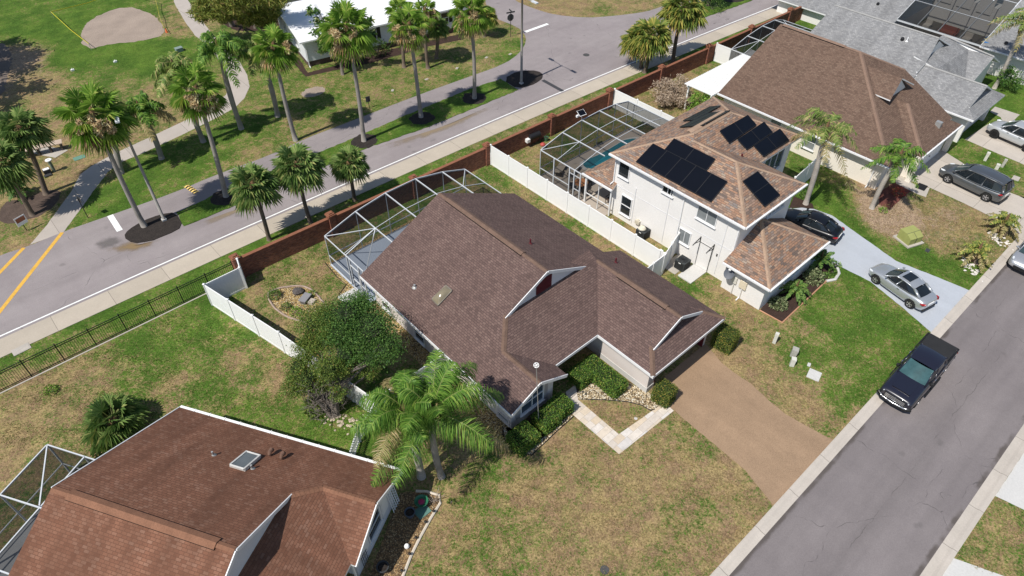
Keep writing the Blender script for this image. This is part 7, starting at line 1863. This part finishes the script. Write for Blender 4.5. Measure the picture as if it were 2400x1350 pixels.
def rocks(label, spots, r, m_, seed):
    rq = random.Random(seed)
    mb = MB()
    for k_, (x, y) in enumerate(spots):
        for _ in range(14):
            c = at(x, y) - at(*spots[0]) + Vector((rq.gauss(0, r), rq.gauss(0, r), 0)); s = rq.uniform(.05, .12)
            n0 = len(mb.v); mb.lathe([(.01, 0), (s, s * .25), (s * .85, s * .6), (s * .1, s * .8)], c, 6)
            for q_ in range(n0, len(mb.v)): mb.v[q_] += Vector((rq.uniform(-.3, .3), rq.uniform(-.3, .3), rq.uniform(-.1, .1))) * s
    o = mb.build('rock_pile', m_, None); o.location = at(*spots[0]); tag(o, label, 'rocks')
white_stone = mat('white_stone', (.62, .58, .53), .9, .2, 5)
rocks('white stones around the low palm nearest the parked cars', [(2335, 560), (2355, 572), (2328, 552)], .25, white_stone, 1)
rocks('white stones around the low palm nearest the silver coupe', [(2270, 622), (2285, 637), (2262, 615)], .25, white_stone, 2)
rocks('broken pale stones at the foot of the juniper', [(800, 985), (775, 985), (815, 1000), (840, 990)], .28, mat('tan_stone', (.44, .37, .28), .9, .3, 5), 3)
# bed before the rust-roofed house
def pot(label, px, py, r, h, m_, fill=None):
    b = at(px, py); root = thing('flower_pot', label, 'flower pot', tuple(b)); m = MB(); m.lathe([(.01, 0), (r * .72, 0), (r, h), (r * 1.08, h), (r * 1.08, h + .03), (r * .9, h + .03), (r * .85, h - .05)], (0, 0, 0), 18); m.build('pot', m_, root, smooth=False)
    m = MB(); m.lathe([(.001, h - .04), (r * .88, h - .05)], (0, 0, 0), 14); m.f = [list(reversed(f)) for f in m.f]; m.build('soil', fill or black_mulch, root); return root
pot('large slate-blue pot in the gravel bed under the white lattice trellis', 962, 1208, .26, .34, mat('slate_blue_glaze', (.07, .09, .12), .4))
pot('large dark pot at the bottom edge of the gravel bed', 899, 1336, .28, .36, mat('charcoal_glaze', (.05, .055, .06), .4))
g_ = mat('green_dish', (.03, .15, .08), .3, .1, 3)
b = at(989, 1183); Gb = thing('bird_bath', 'green dish bird bath with a red centre at the corner of the gravel bed', 'bird bath', tuple(b)); m = MB(); m.lathe([(.001, .28), (.26, .30), (.34, .40), (.36, .40), (.28, .26), (.08, .2), (.08, 0), (.18, 0)], (0, 0, 0), 20); m.build('basin', g_, Gb); m = MB(); m.lathe([(.001, .36), (.1, .36), (.17, .31)], (0, 0, 0), 14); m.build('red_centre', mat('magenta_centre', (.35, .03, .10), .4), Gb)
b = at(990, 1199); m = MB(); m.box(-.36, -.3, 0, .36, .3, .05); m.lathe([(.001, .062), (.22, .06), (.22, .05)], (0, 0, 0), 16); o = m.build('drain_lid', [mat('green_grey_lid', (.10, .20, .17), .6)], None); o.location = b; tag(o, 'flat green lid in a grey frame below the green bird bath', 'lid')
b = at(954, 1283); m = MB(); m.lathe([(.001, .26), (.09, .24), (.13, .15), (.11, .04), (.06, 0)], (0, 0, 0), 14); o = m.build('gazing_ball', white, None); o.location = b; tag(o, 'white globe ornament in the gravel bed', 'ornament')
sl = None
for i, (x, y) in enumerate(((1017, 1203), (998, 1228), (976, 1265), (961, 1303), (943, 1342))):
    b = at(x, y)
    if sl is None:
        sl = thing('garden_light', 'small dark solar lights spaced along the pale stone edging', 'garden light', tuple(b), group='solar lights along the stone edging'); m = MB(); m.tube([(0, 0, 0), (0, 0, .22)], .012, 5); m.build('stake', black_metal, sl); m = MB(); m.lathe([(.07, .22), (.075, .26), (.01, .30)], (0, 0, 0), 8); m.build('cap', dark_trim, sl)
    else: o = copy_tree(sl); o.location = b
b = at(1020, 1175); Bt = thing('bare_shrub', 'small leafless shrub with pale stems at the corner of the gravel bed', 'shrub', tuple(b)); m = MB(); rq = random.Random(4)
for k in range(12):
    d = rdir(rq); d.z = abs(d.z) + .6; d.normalize(); p = d * rq.uniform(.4, .8); m.tube([(0, 0, 0), p * .5, p], [.018, .012, .005], 5); q = p * .6; e = q + Vector((rq.uniform(-.2, .2), rq.uniform(-.2, .2), .25)); m.tube([q, e], [.01, .004], 4)
m.build('stems', mat('pale_stem', (.42, .34, .27), .9), Bt)
b = at(1057, 1175); shrub('small dark green sprig alone on the lawn beside the gravel bed', 1057, 1178, .22, 90, .06, juniper_m, .9, 71)
# backyard things behind the white house
b = at(1252, 338); Gr = thing('grill', 'black barrel grill with a white side bin by the brick wall', 'grill', tuple(b), R(-5))
m = MB(); m.lathe([(.01, -.55), (.26, -.55), (.26, .55), (.01, .55)], (0, 0, .85), 14, 0, 'x'); m.build('barrel', black_metal, Gr)
for x in (-.4, .4):
    for y in (-.2, .2):
        m = MB(); m.beam((x, y, 0), (x, y * .9, .7), .04, .04); m.build('leg', black_metal, Gr)
m = MB(); m.box(-.95, -.25, .55, -.62, .2, .85); m.build('side_bin', white, Gr)
b = at(1272, 347); Ms = thing('mushroom_ornament', 'red mushroom-shaped garden ornament beside the black grill', 'ornament', tuple(b)); m = MB(); m.tube([(0, 0, 0), (0, 0, .35)], .08, 8); m.build('stem', white, Ms); m = MB(); m.lathe([(.24, .32), (.22, .42), (.1, .52), (.01, .54)], (0, 0, 0), 12); m.build('cap', mat('mushroom_red', (.40, .07, .06), .6), Ms)
b = at(1268, 322); Pf = thing('picket_fence', 'tiny white picket panel standing behind the black grill', 'picket fence', tuple(b)); m = MB(); m.beam((-.4, 0, .3), (.4, 0, .3), .03, .06); m.beam((-.4, 0, .6), (.4, 0, .6), .03, .06); m.build('rail', white, Pf); m = MB()
for i in range(6): m.box(-.38 + i * .14, -.03, .05, -.29 + i * .14, -.015, .8)
m.build('pickets', white, Pf)
pot('green glazed pot at the foot of the brick wall behind the grill', 1280, 330, .2, .35, mat('green_glaze', (.06, .14, .08), .4))
b = Vector((37.3, 33.05, 3.45)); Sl = thing('solar_lamp', 'small white solar lamp with panel clamped on top of the pool cage frame', 'solar lamp', tuple(b)); m = MB(); m.tube([(0, 0, 0), (0, .1, .45)], .02, 5); m.build('bracket', white, Sl); m = MB(); m.beam((-.3, .15, .62), (.3, .05, .62), .5, .03, 0, up=(0, -.5, 1)); m.build('panel', solar_m, Sl); m = MB(); m.beam((-.33, .155, .605), (.33, .045, .605), .56, .025, 0, up=(0, -.5, 1)); m.build('panel_frame', white, Sl); m = MB(); m.box(-.55, .05, .38, -.35, .2, .55); m.build('lamp_head', white, Sl)
cush = mat('beige_cushion', (.40, .34, .27), .9, .1, 3)
def lounger(label, x, y, rz):
    root = thing('sun_lounger', label, 'sun lounger', (x, y, .03), rz, 'sun loungers by the pool'); m = MB(); m.box(-.95, -.32, .28, .35, .32, .38); m.beam((.35, 0, .33), (.95, 0, .72), .64, .1); m.build('cushion', cush, root)
    for u in (-.85, .3):
        for v in (-.28, .28):
            l = MB(); l.box(u - .03, v - .03, 0, u + .03, v + .03, .28); l.build('leg', black_metal, root)
lounger('beige sun lounger at the end of the pool nearest the brick wall', 35.0, 31.6, R(200)); lounger('beige sun lounger at the end of the pool nearest the patio table', 35.3, 30.4, R(195)); lounger('beige sun lounger furthest from the water by the cage wall', 34.3, 32.4, R(205))
def chair_set(x, y, label, m_, n=4):
    T_ = thing('patio_table', label, 'table', (x, y, .03)); m = MB(); m.lathe([(.01, .72), (.55, .72), (.55, .68), (.01, .68)], (0, 0, 0), 18); m.f = [list(reversed(f)) for f in m.f]; m.build('table_top', m_, T_); m = MB(); m.tube([(0, 0, 0), (0, 0, .7)], .05, 8); m.lathe([(.3, 0), (.3, .03), (.05, .05)], (0, 0, 0), 12); m.build('pedestal', black_metal, T_)
    return T_
def chair(label, x, y, rz, m_, group):
    root = thing('patio_chair', label, 'chair', (x, y, .03), rz, group); m = MB(); m.box(-.25, -.25, .40, .25, .25, .45); m.build('seat', m_, root); m = MB(); m.box(-.27, -.25, .45, -.21, .25, .92); m.build('backrest', m_, root)
    for u in (-.23, .23):
        for v in (-.23, .23): l = MB(); l.beam((u, v, 0), (u, v, .4), .035, .035); l.build('leg', m_, root)
    for v in (-.27, .27): l = MB(); l.beam((-.22, v, .64), (.24, v, .62), .05, .035); l.beam((.22, v, .4), (.22, v, .62), .03, .03); l.build('armrest', m_, root)
    return root
wood_top = mat('orange_wood_top', (.40, .17, .07), .5, .2, 3)
chair_set(33.9, 29.6, 'round patio table with an orange wood top inside the pool cage', wood_top)
for i, (dx, dy, l) in enumerate(((.75, 0, 'dark patio chair on the pool side of the orange table'), (-.5, .6, 'dark patio chair between the orange table and the cage wall'), (-.4, -.7, 'dark patio chair on the house side of the orange table'))):
    chair(l, 33.9 + dx, 29.6 + dy, math.atan2(-dy, -dx), black_metal, 'dark patio chairs around the orange table')
chair('dark wicker chair under the tan lanai roof', 34.2, 26.8, R(180), mat('dark_wicker', (.07, .05, .04), .8, .2, 6), 'lanai furniture')
# white chairs and timber posts in the yard behind the grey house
for i, (x, y, l) in enumerate(((1925, 30, 'white garden chair nearest the timber posts behind the grey roof'), (1940, 40, 'middle white garden chair behind the grey roof'), (1960, 27, 'white garden chair nearest the grey roof ridge'))):
    p = at(x, y); chair(l, p.x, p.y, R(60 + 90 * i), white, 'white garden chairs behind the grey roof')
for i, (x, y, l) in enumerate(((1906, 30, 'timber swing post with a diagonal brace, left one'), (1928, 22, 'timber swing post with a diagonal brace, right one'))):
    p = at(x, y); m = MB(); m.beam((0, 0, 0), (0, 0, 2.1), .13, .13); m.beam((0, 0, 2.05), (.9, .2, 2.05), .1, .12); m.beam((0, 0, 1.3), (.7, .15, 2.0), .09, .09); o = m.build('timber_post', plywood, None); o.location = p; tag(o, l, 'post')
shrub('red flowering shrub by the brick wall behind the grey roof', 1935, 22, .5, 240, .1, flower_m, .9, 81); shrub('green shrub by the brick wall behind the grey roof', 1952, 15, .6, 260, .1, shrub_bright, .9, 82)
# courtyard furniture of the far grey house
for i, (x, y, w, c_, l) in enumerate(((at(2218, 82).x, at(2218, 82).y, 1.9, (.30, .09, .06), 'red-brown sofa in the screened courtyard'), (at(2170, 66).x, at(2170, 66).y, .7, (.60, .56, .50), 'white chair at the left of the screened courtyard'), (at(2262, 98).x, at(2262, 98).y, .8, (.55, .50, .44), 'pale armchair beside the red-brown courtyard sofa'))):
    root = thing('courtyard_sofa', l, 'sofa', (x, y, .03), 0); m = MB(); m.box(-.4, -w / 2, 0, .4, w / 2, .42); m.build('seat', mat('sofa_fabric', c_, .9, .15, 3), root); m = MB(); m.box(.3, -w / 2, .42, .45, w / 2, .85); m.build('backrest', mat('sofa_fabric_back', c_, .9, .15, 3), root)
m = MB(); m.face([(0, 0, 0), (2.0, .3, .1), (2.1, 1.4, .35), (.2, 1.2, .2)]); m.face([(2.0, .3, .1), (2.9, .2, -.2), (2.8, 1.3, .0), (2.1, 1.4, .35)])
o = m.build('tarpaulin', mat('blue_tarp', (.02, .16, .42), .5, .15, 2), None); o.location = (78.6, 17.9, 2.72); o.rotation_euler = (0, 0, R(-80)); o.scale = (1, 1.1, 1); tag(o, 'crumpled blue tarpaulin lying on the grey roof gutter', 'tarpaulin')
m = MB(); m.box(-.45, -.35, 0, .45, .35, .015); o = m.build('door_mat', dark_trim, None); o.location = at(2160, 438, .014); o.rotation_euler = (0, 0, .1); tag(o, 'dark door mat on the entry path of the cream house', 'door mat')

# ================================================================ light, sky and camera
w = bpy.data.worlds.new('World'); SC.world = w; w.use_nodes = True; nt = w.node_tree; nt.nodes.clear()
out = nt.nodes.new('ShaderNodeOutputWorld'); bg = nt.nodes.new('ShaderNodeBackground'); sky = nt.nodes.new('ShaderNodeTexSky')
sky.sky_type = 'NISHITA'; sky.sun_disc = False; sky.sun_elevation = R(55.5); sky.sun_rotation = R(268); sky.air_density = 1.0; sky.dust_density = .6; sky.ozone_density = 1.0
bg.inputs['Strength'].default_value = SKY_STRENGTH
nt.links.new(sky.outputs[0], bg.inputs[0]); nt.links.new(bg.outputs[0], out.inputs[0])
sd = bpy.data.lights.new('sun', 'SUN'); sd.energy = SUN_STRENGTH; sd.angle = R(.53); sd.color = (1, .955, .88)
so = bpy.data.objects.new('sun', sd); COL.objects.link(so)
el, az = R(55.5), R(1.6)
ld = Vector((math.cos(el) * math.cos(az), math.cos(el) * math.sin(az), -math.sin(el)))
so.rotation_euler = ld.to_track_quat('-Z', 'Y').to_euler(); so.location = (0, 0, 60)
cd = bpy.data.cameras.new('camera'); cd.sensor_width = 36; cd.lens = 24; cd.clip_end = 2000; cd.clip_start = .5
co = bpy.data.objects.new('camera', cd); COL.objects.link(co); co.location = (0, 0, CAM_H); co.rotation_euler = (R(90) - PITCH, 0, HEAD - R(90)); SC.camera = co
vs = SC.view_settings; vs.view_transform = 'Standard'; vs.look = 'None'; vs.exposure = EXPOSURE; vs.gamma = 1; vs.use_curve_mapping = False
SC.render.film_transparent = False
SC.cycles.max_bounces = 6; SC.cycles.transparent_max_bounces = 16; SC.cycles.use_denoising = True
